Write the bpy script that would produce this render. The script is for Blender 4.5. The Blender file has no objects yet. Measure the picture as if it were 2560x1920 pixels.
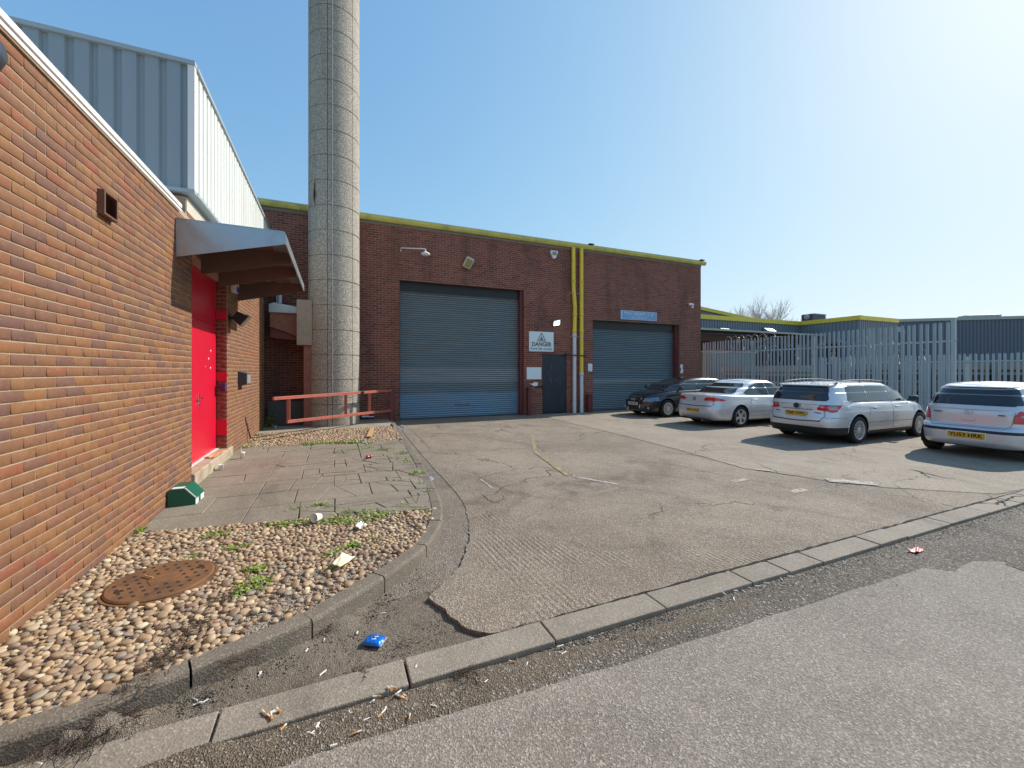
import bpy, bmesh, math, random
import numpy as np
from mathutils import Vector, Matrix
random.seed(7); rng = np.random.default_rng(7)
SC = bpy.context.scene
COL = SC.collection
PI = math.pi
# ---- survey of the site: the camera stands at the origin, 1.7 m up; X runs along the long facade, Y along the left wall
F = 1031.0; EYE = 1.7; YAW = math.radians(23.3); SN, CS = math.sin(YAW), math.cos(YAW)
def _k(u): return (u - 1280.0) / F
def onZ(u, v, z=0.0):
    d = (EYE - z) * F / (v - 925.0); k = _k(u)
    return Vector((d * (SN + CS * k), d * (CS - SN * k), z))
def onX(u, v, X):
    k = _k(u); d = X / (SN + CS * k)
    return Vector((X, d * (CS - SN * k), EYE + (925.0 - v) / F * d))
def onY(u, v, Y):
    k = _k(u); d = Y / (CS - SN * k)
    return Vector((d * (SN + CS * k), Y, EYE + (925.0 - v) / F * d))
def dz(u, v, z=0.0): return onZ(u * 1.1573, v * 1.1573, z)

# ---- objects
def tag(o, label=None, cat=None, group=None, kind=None):
    if label: o['label'] = label
    if cat: o['category'] = cat
    if group: o['group'] = group
    if kind: o['kind'] = kind
    return o
def thing(name, label, cat, loc=(0, 0, 0), rz=0.0, group=None):
    o = bpy.data.objects.new(name, None); COL.objects.link(o)
    o.location = loc; o.rotation_euler = (0, 0, rz)
    o.empty_display_size = 0.1
    return tag(o, label, cat, group)
def link_mesh(name, me, mat, parent=None, world=True):
    """world=True: the mesh is given in world coordinates and is made local to the parent"""
    o = bpy.data.objects.new(name, me); COL.objects.link(o)
    if mat is not None:
        for m in (mat if isinstance(mat, (list, tuple)) else [mat]): me.materials.append(m)
    if parent is not None:
        o.parent = parent
        if world:
            p = parent; M = Matrix.Identity(4)
            while p is not None:
                M = Matrix.LocRotScale(p.location, p.rotation_euler, p.scale) @ M; p = p.parent
            me.transform(M.inverted())
    return o
def np_mesh(name, V, Fc, smooth=False):
    me = bpy.data.meshes.new(name)
    V = np.asarray(V, dtype=np.float32); Fc = np.asarray(Fc, dtype=np.int32)
    k = Fc.shape[1]
    me.vertices.add(len(V)); me.vertices.foreach_set('co', V.ravel())
    me.loops.add(Fc.size); me.loops.foreach_set('vertex_index', Fc.ravel())
    me.polygons.add(len(Fc))
    me.polygons.foreach_set('loop_start', np.arange(0, Fc.size, k, dtype=np.int32))
    me.polygons.foreach_set('loop_total', np.full(len(Fc), k, dtype=np.int32))
    if smooth: me.polygons.foreach_set('use_smooth', np.ones(len(Fc), dtype=bool))
    me.update(calc_edges=True); me.validate()
    return me

class MB:
    def __init__(s): s.v = []; s.f = []; s.sm = []
    def add(s, V, Fs, smooth=False):
        b = len(s.v); s.v += [tuple(p) for p in V]
        for f in Fs: s.f.append(tuple(i + b for i in f)); s.sm.append(smooth)
        return s
    def box(s, a, b, M=None):
        x0, y0, z0 = a; x1, y1, z1 = b
        V = [Vector(p) for p in ((x0,y0,z0),(x1,y0,z0),(x1,y1,z0),(x0,y1,z0),(x0,y0,z1),(x1,y0,z1),(x1,y1,z1),(x0,y1,z1))]
        if M is not None: V = [M @ p for p in V]
        return s.add(V, [(3,2,1,0),(4,5,6,7),(0,1,5,4),(1,2,6,5),(2,3,7,6),(3,0,4,7)])
    def cbox(s, c, size, rz=0.0, R=None):
        M = Matrix.Translation(c) @ (R.to_4x4() if R is not None else Matrix.Rotation(rz, 4, 'Z'))
        h = Vector(size) / 2
        return s.box(-h, h, M)
    def bevbox(s, c, size, bev=0.01, rz=0.0, R=None, seg=2):
        bm = bmesh.new(); bmesh.ops.create_cube(bm, size=1.0)
        bmesh.ops.scale(bm, vec=size, verts=bm.verts)
        bmesh.ops.bevel(bm, geom=bm.edges[:], offset=bev, segments=seg, affect='EDGES', profile=0.5)
        M = Matrix.Translation(c) @ (R.to_4x4() if R is not None else Matrix.Rotation(rz, 4, 'Z'))
        bm.transform(M); s.bm(bm); bm.free(); return s
    def bm(s, bm, smooth=False):
        bm.verts.index_update()
        return s.add([v.co.copy() for v in bm.verts], [[v.index for v in f.verts] for f in bm.faces], smooth)
    def quad(s, a, b, c, d): return s.add([a, b, c, d], [(0, 1, 2, 3)])
    def prism(s, poly, axis, a, b):
        """poly: 2D points; axis 'z': (x,y) extruded in z; 'x': (y,z); 'y': (x,z)"""
        def P(p, t):
            return {'z': (p[0], p[1], t), 'x': (t, p[0], p[1]), 'y': (p[0], t, p[1])}[axis]
        n = len(poly); bm = bmesh.new()
        A = [bm.verts.new(P(p, a)) for p in poly]; B = [bm.verts.new(P(p, b)) for p in poly]
        bm.faces.new(A[::-1]); bm.faces.new(B)
        for i in range(n): bm.faces.new((A[i], A[(i+1) % n], B[(i+1) % n], B[i]))
        bmesh.ops.recalc_face_normals(bm, faces=bm.faces)
        s.bm(bm); bm.free(); return s
    def sheet(s, poly, z):
        bm = bmesh.new(); f = bm.faces.new([bm.verts.new((p[0], p[1], z)) for p in poly])
        bm.normal_update()
        if f.normal.z < 0: f.normal_flip()
        bmesh.ops.triangulate(bm, faces=bm.faces[:])
        s.bm(bm); bm.free(); return s
    def tube(s, pts, r, n=8, cap=True, smooth=True):
        pts = [Vector(p) for p in pts]; rr = r if isinstance(r, (list, tuple)) else [r] * len(pts)
        V = []; up = Vector((0, 0, 1)); prev = None
        for i, p in enumerate(pts):
            t = (pts[min(i+1, len(pts)-1)] - pts[max(i-1, 0)]).normalized()
            if prev is None:
                a = t.cross(up)
                if a.length < 1e-3: a = t.cross(Vector((1, 0, 0)))
            else: a = prev - t * prev.dot(t)
            if a.length < 1e-6: a = t.orthogonal()
            a.normalize(); b = t.cross(a); prev = a
            for k in range(n):
                q = 2 * PI * k / n; V.append(p + (a * math.cos(q) + b * math.sin(q)) * rr[i])
        Fs = []
        for i in range(len(pts) - 1):
            for k in range(n):
                Fs.append((i*n+k, i*n+(k+1) % n, (i+1)*n+(k+1) % n, (i+1)*n+k))
        s.add(V, Fs, smooth)
        if cap:
            s.add(V[:n], [tuple(range(n))[::-1]]); s.add(V[-n:], [tuple(range(n))])
        return s
    def lathe(s, prof, c=(0, 0, 0), axis='z', n=32, smooth=True, a0=0.0, a1=2*PI):
        """prof: list of (r, h)"""
        full = abs(a1 - a0 - 2 * PI) < 1e-6; m = n if full else n + 1
        V = []
        for r, h in prof:
            for k in range(m):
                q = a0 + (a1 - a0) * k / n; x, y = r * math.cos(q), r * math.sin(q)
                V.append(Vector(c) + Vector({'z': (x, y, h), 'y': (x, h, y), 'x': (h, x, y)}[axis]))
        Fs = []
        for i in range(len(prof) - 1):
            for k in range(n):
                k2 = (k + 1) % m
                Fs.append((i*m+k, i*m+k2, (i+1)*m+k2, (i+1)*m+k))
        return s.add(V, Fs, smooth)
    def build(s, name, mat, parent=None, world=True, bevel=0.0, fix=True):
        me = bpy.data.meshes.new(name); me.from_pydata([tuple(p) for p in s.v], [], s.f)
        me.polygons.foreach_set('use_smooth', s.sm); me.update()
        if fix:
            bm = bmesh.new(); bm.from_mesh(me); bmesh.ops.recalc_face_normals(bm, faces=bm.faces[:]); bm.to_mesh(me); bm.free()
        o = link_mesh(name, me, mat, parent, world)
        if bevel:
            m = o.modifiers.new('bevel', 'BEVEL'); m.width = bevel; m.segments = 2; m.limit_method = 'ANGLE'
        return o

def text_mesh(txt, size, extrude=0.002, spacing=1.0, bold=0.0):
    cu = bpy.data.curves.new('lettering', 'FONT'); cu.body = txt; cu.size = size; cu.extrude = extrude
    cu.align_x = 'CENTER'; cu.align_y = 'CENTER'; cu.space_character = spacing; cu.offset = bold; cu.resolution_u = 3
    o = bpy.data.objects.new('lettering', cu); COL.objects.link(o)
    me = bpy.data.meshes.new_from_object(o.evaluated_get(bpy.context.evaluated_depsgraph_get()))
    bpy.data.objects.remove(o); bpy.data.curves.remove(cu)
    me.materials.clear()
    return me
def text(name, txt, size, mat, parent, loc, rot, extrude=0.002, width=None, bold=0.0, spacing=1.0):
    me = text_mesh(txt, size, extrude, spacing, bold); xs = [v.co.x for v in me.vertices]; sx = width / (max(xs) - min(xs)) if width else 1.0
    M = Matrix.Translation(loc) @ rot.to_4x4() @ Matrix.Diagonal((sx, 1, 1, 1))
    me.transform(M)
    return link_mesh(name, me, mat, parent)
R_FACE_SOUTH = Matrix.Rotation(PI/2, 3, 'X')                                   # readable from -Y
R_FACE_EAST = Matrix.Rotation(PI/2, 3, 'Z') @ Matrix.Rotation(PI/2, 3, 'X')    # readable from +X

def copy_tree(o, parent=None):
    c = o.copy(); COL.objects.link(c); c.parent = parent
    for ch in list(o.children): copy_tree(ch, c)
    return c

# ---- material helper
class NT:
    def __init__(s, name):
        s.m = bpy.data.materials.new(name); s.m.use_nodes = True; s.t = s.m.node_tree
        s.b = s.t.nodes['Principled BSDF']; s.L = s.t.links.new
    def n(s, kind, **kw):
        x = s.t.nodes.new(kind)
        for k, v in kw.items(): setattr(x, k, v)
        return x
    def put(s, sock, v):
        if isinstance(v, bpy.types.NodeSocket): s.L(v, sock)
        elif v is not None:
            if sock.type == 'RGBA' and len(v) == 3: v = (*v, 1)
            sock.default_value = v
    def math(s, op, a, b=None, c=None, clamp=False):
        x = s.n('ShaderNodeMath', operation=op, use_clamp=clamp)
        s.put(x.inputs[0], a); s.put(x.inputs[1], b)
        if c is not None: s.put(x.inputs[2], c)
        return x.outputs[0]
    def mix(s, f, a, b, mode='MIX'):
        x = s.n('ShaderNodeMix', data_type='RGBA', blend_type=mode)
        s.put(x.inputs[0], f); s.put(x.inputs[6], a); s.put(x.inputs[7], b)
        return x.outputs[2]
    def mixf(s, f, a, b):
        x = s.n('ShaderNodeMix', data_type='FLOAT'); s.put(x.inputs[0], f); s.put(x.inputs[2], a); s.put(x.inputs[3], b)
        return x.outputs[0]
    def step(s, v, lo, hi):
        x = s.n('ShaderNodeMapRange', interpolation_type='SMOOTHSTEP'); s.put(x.inputs[0], v)
        x.inputs[1].default_value = lo; x.inputs[2].default_value = hi
        return x.outputs[0]
    def noise(s, vec, scale, detail=4, rough=0.55, dist=0.0):
        x = s.n('ShaderNodeTexNoise'); s.put(x.inputs['Vector'], vec)
        x.inputs['Scale'].default_value = scale; x.inputs['Detail'].default_value = detail
        x.inputs['Roughness'].default_value = rough; x.inputs['Distortion'].default_value = dist
        return x.outputs['Fac']
    def voro(s, vec, scale, feature='F1', rnd=1.0, out='Distance'):
        x = s.n('ShaderNodeTexVoronoi', feature=feature); s.put(x.inputs['Vector'], vec)
        x.inputs['Scale'].default_value = scale; x.inputs['Randomness'].default_value = rnd
        return x.outputs[out]
    def ramp(s, f, stops, interp='LINEAR'):
        x = s.n('ShaderNodeValToRGB'); s.put(x.inputs[0], f); cr = x.color_ramp; cr.interpolation = interp
        while len(cr.elements) < len(stops): cr.elements.new(0.5)
        for e, (p, c) in zip(cr.elements, stops): e.position = p; e.color = (*c, 1)
        return x.outputs[0]
    def pos(s): return s.n('ShaderNodeNewGeometry').outputs['Position']
    def obj(s): return s.n('ShaderNodeTexCoord').outputs['Object']
    def sep(s, v):
        x = s.n('ShaderNodeSeparateXYZ'); s.put(x.inputs[0], v); return x.outputs
    def comb(s, x, y, z):
        n = s.n('ShaderNodeCombineXYZ')
        for i, v in enumerate((x, y, z)): s.put(n.inputs[i], v)
        return n.outputs[0]
    def vmul(s, v, sc):
        n = s.n('ShaderNodeVectorMath', operation='MULTIPLY'); s.put(n.inputs[0], v); n.inputs[1].default_value = sc
        return n.outputs[0]
    def bump(s, h, strength=0.5, dist=0.01):
        n = s.n('ShaderNodeBump'); s.put(n.inputs['Height'], h)
        n.inputs['Strength'].default_value = strength; n.inputs['Distance'].default_value = dist
        s.L(n.outputs[0], s.b.inputs['Normal'])
    def set(s, col=None, rough=None, metal=None, **kw):
        s.put(s.b.inputs['Base Color'], col); s.put(s.b.inputs['Roughness'], rough)
        if metal is not None: s.put(s.b.inputs['Metallic'], metal)
        for k, v in kw.items(): s.put(s.b.inputs[k.replace('_', ' ')], v)
        return s.m
def mul(c, k): return tuple(x * k for x in c)

def M(name, col, rough=0.6, metal=0.0, var=0.2, vs=3.0, bump=0.0, bs=60.0, dirt=None, dirt_amt=0.5, ds=1.5, streak=False, **kw):
    t = NT(name); p = t.obj()
    if streak: p2 = t.vmul(p, (1, 1, 0.12))
    else: p2 = p
    f = t.noise(p2, vs, 5, 0.6)
    c = t.mix(f, mul(col, 1 - var), tuple(min(1, x * (1 + var)) for x in col))
    if dirt is not None:
        g = t.step(t.noise(p2, ds, 6, 0.65, 0.4), 0.62 - dirt_amt * 0.25, 0.72)
        c = t.mix(t.math('MULTIPLY', g, dirt_amt), c, dirt)
    r = t.math('ADD', rough, t.math('MULTIPLY', t.math('SUBTRACT', f, 0.5), 0.25), clamp=True)
    if bump: t.bump(t.noise(p, bs, 5, 0.6), 0.6, bump)
    return t.set(c, r, metal, **kw)

def brick_mat(name, palette, mortar, rough=0.8, patch=None, grime=None, red_col=None, jit=0.0016, speck=True, mdepth=0.008, zoff=0.0):
    t = NT(name); g = t.n('ShaderNodeNewGeometry'); P = t.sep(g.outputs['Position']); Nn = t.sep(g.outputs['True Normal'])
    isx = t.math('GREATER_THAN', t.math('ABSOLUTE', Nn[0]), 0.5)
    pos = g.outputs['Position']
    h = t.mixf(isx, P[0], P[1])
    zz = t.math('DIVIDE', t.math('ADD', P[2], zoff), 0.075)
    row = t.math('FLOOR', zz); fz = t.math('SUBTRACT', zz, row)
    sh = t.math('MULTIPLY', t.math('MODULO', t.math('ABSOLUTE', row), 2.0), 0.5)
    rj = t.n('ShaderNodeTexWhiteNoise', noise_dimensions='1D'); t.put(rj.inputs['W'], row)
    sh = t.math('ADD', sh, t.math('MULTIPLY', rj.outputs['Value'], 0.12))
    hx = t.math('ADD', t.math('DIVIDE', h, 0.225), sh)
    colm = t.math('FLOOR', hx); fx = t.math('SUBTRACT', hx, colm)
    wn = t.n('ShaderNodeTexWhiteNoise', noise_dimensions='3D'); t.put(wn.inputs['Vector'], t.comb(colm, row, 3.0))
    rnd = wn.outputs['Value']; wc = t.sep(wn.outputs['Color'])
    dx = t.math('MULTIPLY', t.math('MINIMUM', fx, t.math('SUBTRACT', 1.0, fx)), 0.225)
    dzz = t.math('MULTIPLY', t.math('MINIMUM', fz, t.math('SUBTRACT', 1.0, fz)), 0.075)
    d = t.math('MINIMUM', dx, dzz)
    d = t.math('ADD', d, t.math('MULTIPLY', t.math('SUBTRACT', t.noise(pos, 45, 3), 0.5), jit * 2))
    mask = t.step(d, 0.0038, 0.0062)
    big = t.noise(pos, 0.55, 3, 0.6)
    sel = t.math('ADD', t.math('MULTIPLY', rnd, 0.72), t.math('MULTIPLY', t.math('SUBTRACT', big, 0.3), 0.7), clamp=True)
    c = t.ramp(sel, palette)
    inner = t.noise(pos, 22, 5, 0.65)
    c = t.mix(0.55, c, t.mix(inner, (0.25, 0.25, 0.25), (0.85, 0.8, 0.78)), 'OVERLAY')
    c = t.mix(t.math('MULTIPLY', wc[1], 0.35), c, mul(palette[0][1], 0.8))
    if speck:
        sp = t.step(t.voro(pos, 75, out='Distance'), 0.22, 0.12)
        spm = t.math('MULTIPLY', sp, t.step(t.noise(pos, 14, 2), 0.52, 0.62))
        c = t.mix(t.math('MULTIPLY', spm, 0.65), c, (0.62, 0.50, 0.36))
    if patch:
        pc, lo, hi, sc = patch
        c = t.mix(t.math('MULTIPLY', t.step(t.noise(pos, sc, 4, 0.6, 0.3), lo, hi), 0.6), c, pc)
    mort = t.mix(t.noise(pos, 9, 4), mul(mortar, 0.7), mortar)
    if grime:   # old soot: vertical runs with a shape of their own
        gp = t.comb(t.math('MULTIPLY', P[0], 1.0), P[1], t.math('MULTIPLY', P[2], 0.22))
        gm = t.step(t.noise(gp, 1.3, 5, 0.65, 0.5), 0.45, 0.75)
        mort = t.mix(t.math('MULTIPLY', gm, 0.75), mort, grime)
        c = t.mix(t.math('MULTIPLY', gm, 0.45), c, grime)
    out = t.mix(mask, mort, c)
    hgt = t.math('ADD', t.math('MULTIPLY', mask, t.math('ADD', 0.8, t.math('MULTIPLY', wc[2], 0.25))),
                 t.math('MULTIPLY', inner, 0.22))
    t.bump(hgt, 1.0, mdepth)
    return t.set(out, rough)
# ---------------------------------------------------------------- materials
BR_LEFT = brick_mat('brown brick', [(0.0, (0.125, 0.066, 0.052)), (0.20, (0.165, 0.083, 0.056)), (0.36, (0.20, 0.092, 0.048)), (0.50, (0.235, 0.108, 0.045)), (0.66, (0.27, 0.128, 0.046)),
                    (0.82, (0.245, 0.100, 0.042)), (1.0, (0.275, 0.072, 0.036))], (0.34, 0.245, 0.155), zoff=0.0)
def brick_island(name, stops, red=None):
    t = NT(name); g = t.n('ShaderNodeNewGeometry'); r = g.outputs['Random Per Island']; p = g.outputs['Position']
    drift = t.noise(p, 0.7, 3, 0.6)
    sel = t.math('ADD', t.math('MULTIPLY', r, 0.80), t.math('MULTIPLY', t.math('SUBTRACT', drift, 0.35), 0.65), clamp=True)
    c = t.ramp(sel, stops)
    r2 = t.n('ShaderNodeTexWhiteNoise', noise_dimensions='1D'); t.put(r2.inputs['W'], t.math('MULTIPLY', r, 917.0))
    c = t.mix(t.math('MULTIPLY', t.math('POWER', r2.outputs['Value'], 2.0), 0.25), c, (0.115, 0.064, 0.056))
    inner = t.noise(p, 16, 6, 0.7)
    c = t.mix(0.65, c, t.mix(inner, (0.2, 0.2, 0.21), (0.86, 0.8, 0.76)), 'OVERLAY')
    cloud = t.step(t.noise(t.vmul(p, (1, 1, 2.4)), 5.5, 4, 0.6, 0.3), 0.52, 0.68)
    c = t.mix(t.math('MULTIPLY', cloud, 0.45), c, (0.135, 0.070, 0.058))
    sp = t.math('MULTIPLY', t.step(t.voro(p, 85), 0.24, 0.10), t.step(t.noise(p, 11, 3), 0.50, 0.60))
    c = t.mix(t.math('MULTIPLY', sp, 0.6), c, (0.55, 0.44, 0.31))
    low = t.math('MULTIPLY', t.step(t.noise(t.vmul(p, (1, 1, .35)), 1.1, 5, 0.65, 0.5), 0.52, 0.72), 0.35)
    c = t.mix(low, c, (0.12, 0.075, 0.048))
    t.bump(t.math('ADD', t.noise(p, 130, 4, 0.7), t.math('MULTIPLY', inner, 1.5)), 0.8, 0.0022)
    return t.set(c, 0.78)
BRICK_L = brick_island('brown brick', [(0.0, (0.120, 0.062, 0.050)), (0.12, (0.145, 0.070, 0.050)), (0.28, (0.175, 0.080, 0.043)), (0.48, (0.204, 0.093, 0.038)), (0.66, (0.226, 0.107, 0.038)), (0.84, (0.212, 0.082, 0.036)), (1.0, (0.222, 0.064, 0.035))])
BRICK_RED = brick_island('red stained brick', [(0.0, (0.12, 0.02, 0.016)), (0.5, (0.22, 0.05, 0.03)), (1.0, (0.20, 0.03, 0.022))])
MORTAR_L = M('lime mortar', (0.36, 0.265, 0.175), 0.95, var=0.25, vs=3.5, bump=0.002, bs=160, dirt=(0.20, 0.145, 0.095), dirt_amt=0.6, ds=2.5)
BR_MAIN = brick_mat('red brick', [(0.0, (0.10, 0.032, 0.021)), (0.3, (0.19, 0.056, 0.034)), (0.6, (0.26, 0.078, 0.043)), (1.0, (0.22, 0.080, 0.058))],
                    (0.52, 0.35, 0.27), grime=(0.06, 0.032, 0.028), speck=False, jit=0.0018, mdepth=0.006)
BR_RED = brick_mat('red painted brick', [(0.0, (0.11, 0.035, 0.025)), (0.5, (0.20, 0.07, 0.04)), (1.0, (0.15, 0.05, 0.035))], (0.16, 0.05, 0.035), speck=False)

def ground_mat(name, c1, c2, stain, fine=1.0, grooves=False, speck=0.35, bump=0.006, rough=0.9, crack=0.0, stain_amt=0.6, polish=False, agg=110):
    t = NT(name); p = t.pos(); s = t.sep(p)
    a = t.noise(p, 0.45, 6, 0.62, 0.6); b = t.noise(p, 2.3, 6, 0.7); f = t.noise(p, 55, 4, 0.7)
    c = t.mix(t.step(t.math('ADD', t.math('MULTIPLY', a, 0.6), t.math('MULTIPLY', b, 0.4)), 0.36, 0.64), c1, c2)
    st = t.step(t.noise(t.vmul(p, (1.0, 0.55, 1)), 0.9, 7, 0.72, 1.2), 0.52, 0.70)
    c = t.mix(t.math('MULTIPLY', st, stain_amt), c, stain)
    st2 = t.step(t.noise(p, 6.0, 6, 0.75, 0.8), 0.60, 0.72)
    c = t.mix(t.math('MULTIPLY', st2, stain_amt * 0.5), c, mul(stain, 0.75))
    vv = t.voro(p, agg, out='Color'); va = t.sep(vv)[0]
    c = t.mix(speck, c, t.mix(va, (0.18, 0.18, 0.18), (0.95, 0.93, 0.9)), 'OVERLAY')
    lite = t.math('MULTIPLY', t.step(va, 0.88, 0.95), speck * 0.9)
    c = t.mix(lite, c, (0.50, 0.47, 0.43))
    h = t.math('ADD', t.math('MULTIPLY', f, 0.7), t.math('MULTIPLY', t.voro(p, agg), 0.9))
    h = t.math('ADD', h, t.math('MULTIPLY', t.noise(p, 9, 4, 0.6), 1.2))
    if crack:
        w = t.n('ShaderNodeVectorMath', operation='ADD'); t.put(w.inputs[0], p)
        nn = t.n('ShaderNodeTexNoise'); t.put(nn.inputs['Vector'], p); nn.inputs['Scale'].default_value = 2.5; nn.inputs['Detail'].default_value = 6
        t.L(t.vmul(nn.outputs['Color'], (0.7, 0.7, 0)), w.inputs[1])
        e = t.voro(w.outputs[0], 0.42, 'DISTANCE_TO_EDGE')
        m = t.math('MULTIPLY', t.step(e, 0.006, 0.0015), t.step(t.noise(p, 0.5, 3), 0.46, 0.56))
        c = t.mix(t.math('MULTIPLY', m, crack), c, (0.03, 0.027, 0.024)); h = t.math('SUBTRACT', h, t.math('MULTIPLY', m, 2.5))
    if grooves:
        by = t.math('DIVIDE', t.math('SUBTRACT', s[1], t.math('ADD', 4.9, t.math('MULTIPLY', s[0], 0.06))), 0.75)
        bm_ = t.math('MULTIPLY', t.step(t.math('ABSOLUTE', by), 1.0, 0.2), t.step(s[0], 6.5, 4.0))
        bm_ = t.math('MULTIPLY', bm_, t.step(t.noise(p, 1.8, 6, 0.72, 0.6), 0.40, 0.62))
        c = t.mix(t.math('MULTIPLY', bm_, 0.62), c, stain)
        oil = t.step(t.voro(t.comb(s[0], s[1], 0), 0.55), 0.20, 0.05)
        c = t.mix(t.math('MULTIPLY', oil, t.math('MULTIPLY', t.step(t.noise(p, 3.5, 5, 0.7), 0.42, 0.58), 0.55)), c, mul(stain, 0.7))
        lt = t.step(t.noise(t.vmul(p, (0.5, 1.6, 1)), 1.4, 6, 0.75, 0.5), 0.60, 0.74)
        c = t.mix(t.math('MULTIPLY', lt, 0.35), c, (0.40, 0.36, 0.30))
    if grooves:   # hand-brushed ridges in the concrete, worn away in places
        q = t.math('ADD', s[0], t.math('MULTIPLY', s[1], 0.05))
        q = t.math('ADD', q, t.math('MULTIPLY', t.noise(p, 1.3, 2), 0.035))
        gr = t.math('SINE', t.math('MULTIPLY', q, 2 * PI / 0.050))
        gm = t.math('MULTIPLY', t.step(t.noise(p, 0.9, 4, 0.6, 0.4), 0.50, 0.62), t.step(s[1], 6.2, 4.4))
        gm = t.math('MULTIPLY', gm, t.step(t.noise(p, 14, 3), 0.35, 0.55))
        h = t.math('ADD', h, t.math('MULTIPLY', t.math('MULTIPLY', gr, gm), 0.5))
    t.bump(h, 1.0, bump * fine)
    return t.set(c, rough if not polish else t.mixf(b, rough - 0.2, rough))
YARD = ground_mat('yard concrete', (0.185, 0.148, 0.110), (0.275, 0.227, 0.172), (0.095, 0.076, 0.057), grooves=True, crack=0.4, bump=0.0062, speck=0.5, stain_amt=0.7)
PARK = ground_mat('parking concrete', (0.235, 0.195, 0.150), (0.30, 0.252, 0.195), (0.125, 0.104, 0.083), crack=0.4, bump=0.004, speck=0.35, stain_amt=0.45)
ROAD = ground_mat('worn asphalt', (0.195, 0.168, 0.138), (0.255, 0.222, 0.185), (0.13, 0.110, 0.090), bump=0.0036, speck=0.45, crack=0.0, stain_amt=0.5, agg=125)
STRIP = ground_mat('dark tarmac', (0.10, 0.084, 0.066), (0.15, 0.128, 0.102), (0.055, 0.045, 0.035), bump=0.010, speck=0.6, stain_amt=0.5, agg=90)
GUTTER = ground_mat('dirty gutter', (0.145, 0.118, 0.088), (0.205, 0.170, 0.130), (0.07, 0.056, 0.042), bump=0.008, speck=0.35, stain_amt=0.8, agg=190)
KERB = ground_mat('kerb concrete', (0.135, 0.112, 0.086), (0.185, 0.155, 0.120), (0.08, 0.065, 0.050), bump=0.0022, speck=0.22, stain_amt=0.6)
KERB2 = ground_mat('flush kerb concrete', (0.205, 0.175, 0.138), (0.29, 0.25, 0.20), (0.095, 0.078, 0.060), bump=0.0022, speck=0.22, stain_amt=0.6)
SLAB = ground_mat('paving concrete', (0.185, 0.158, 0.120), (0.25, 0.216, 0.165), (0.11, 0.093, 0.070), bump=0.0025, speck=0.25, stain_amt=0.55)
SOIL = ground_mat('joint soil', (0.07, 0.056, 0.042), (0.11, 0.088, 0.066), (0.028, 0.022, 0.018), bump=0.01, speck=0.5)
BEDM = ground_mat('bed mortar', (0.17, 0.135, 0.10), (0.34, 0.29, 0.225), (0.085, 0.062, 0.042), bump=0.012, speck=0.6, stain_amt=0.8, agg=90)
EARTH = ground_mat('far ground', (0.17, 0.155, 0.135), (0.22, 0.2, 0.17), (0.11, 0.1, 0.085), bump=0.004, speck=0.2)
GUTTER2 = ground_mat('dusty gutter', (0.165, 0.138, 0.108), (0.23, 0.195, 0.155), (0.08, 0.066, 0.052), bump=0.008, speck=0.5, stain_amt=0.6, agg=120)
def peb_mat():
    t = NT('pebble'); g = t.n('ShaderNodeNewGeometry'); r = g.outputs['Random Per Island']; p = g.outputs['Position']
    c = t.ramp(r, [(0.0, (0.17, 0.112, 0.078)), (0.18, (0.31, 0.208, 0.125)), (0.36, (0.43, 0.31, 0.185)), (0.50, (0.26, 0.175, 0.12)), (0.62, (0.49, 0.365, 0.225)),
                   (0.74, (0.37, 0.235, 0.125)), (0.85, (0.21, 0.18, 0.155)), (0.92, (0.56, 0.46, 0.31)), (1.0, (0.33, 0.23, 0.155))])
    c = t.mix(0.5, c, t.mix(t.noise(p, 30, 5, 0.7), (0.28, 0.28, 0.28), (0.78, 0.76, 0.72)), 'OVERLAY')
    c = t.mix(t.math('MULTIPLY', t.step(t.noise(p, 1.6, 5, 0.7, 0.4), 0.58, 0.68), 0.35), c, (0.09, 0.055, 0.035))
    t.bump(t.noise(p, 110, 4), 0.5, 0.002)
    return t.set(c, 0.62)
PEB = peb_mat()
CRACK = M('crack', (0.022, 0.019, 0.016), 1.0)
YEL_PAINT = None
def worn_paint(name, col, under, lo=0.42, hi=0.60):
    t = NT(name); p = t.pos(); m = t.math('MULTIPLY', t.step(t.noise(p, 7, 6, 0.8), lo - .06, hi - .06), t.step(t.noise(p, 45, 4, 0.8), 0.40, 0.56))
    t.bump(t.noise(p, 60, 4), 0.8, 0.003)
    return t.set(t.mix(m, under, col), 0.85)
LINE_YEL = worn_paint('worn yellow paint', (0.50, 0.36, 0.10), (0.20, 0.165, 0.125), 0.50, 0.66)
LINE_WHT = worn_paint('worn white paint', (0.5, 0.47, 0.42), (0.20, 0.165, 0.13), 0.45, 0.6)

def agg_mat():
    t = NT('exposed aggregate'); p = t.pos(); 
    v = t.voro(p, 42, out='Color'); va = t.sep(v)[0]; d = t.voro(p, 42)
    c = t.ramp(va, [(0, (0.27, 0.245, 0.205)), (0.3, (0.48, 0.44, 0.37)), (0.6, (0.62, 0.57, 0.48)), (0.85, (0.74, 0.69, 0.59)), (1, (0.48, 0.41, 0.32))])
    c = t.mix(t.step(d, 0.25, 0.55), c, (0.27, 0.245, 0.20))
    st = t.step(t.noise(t.vmul(p, (1, 1, 0.25)), 1.1, 5, 0.65, 0.4), 0.5, 0.75)
    c = t.mix(t.math('MULTIPLY', st, 0.4), c, (0.09, 0.078, 0.062))
    t.bump(t.math('SUBTRACT', 1.0, d), 0.8, 0.008)
    return t.set(c, 0.85)
AGG = agg_mat()
CONC = M('cast concrete', (0.33, 0.28, 0.21), 0.9, var=0.3, vs=9, bump=0.006, bs=70, dirt=(0.15, 0.125, 0.09), dirt_amt=0.5, ds=3)
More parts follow.
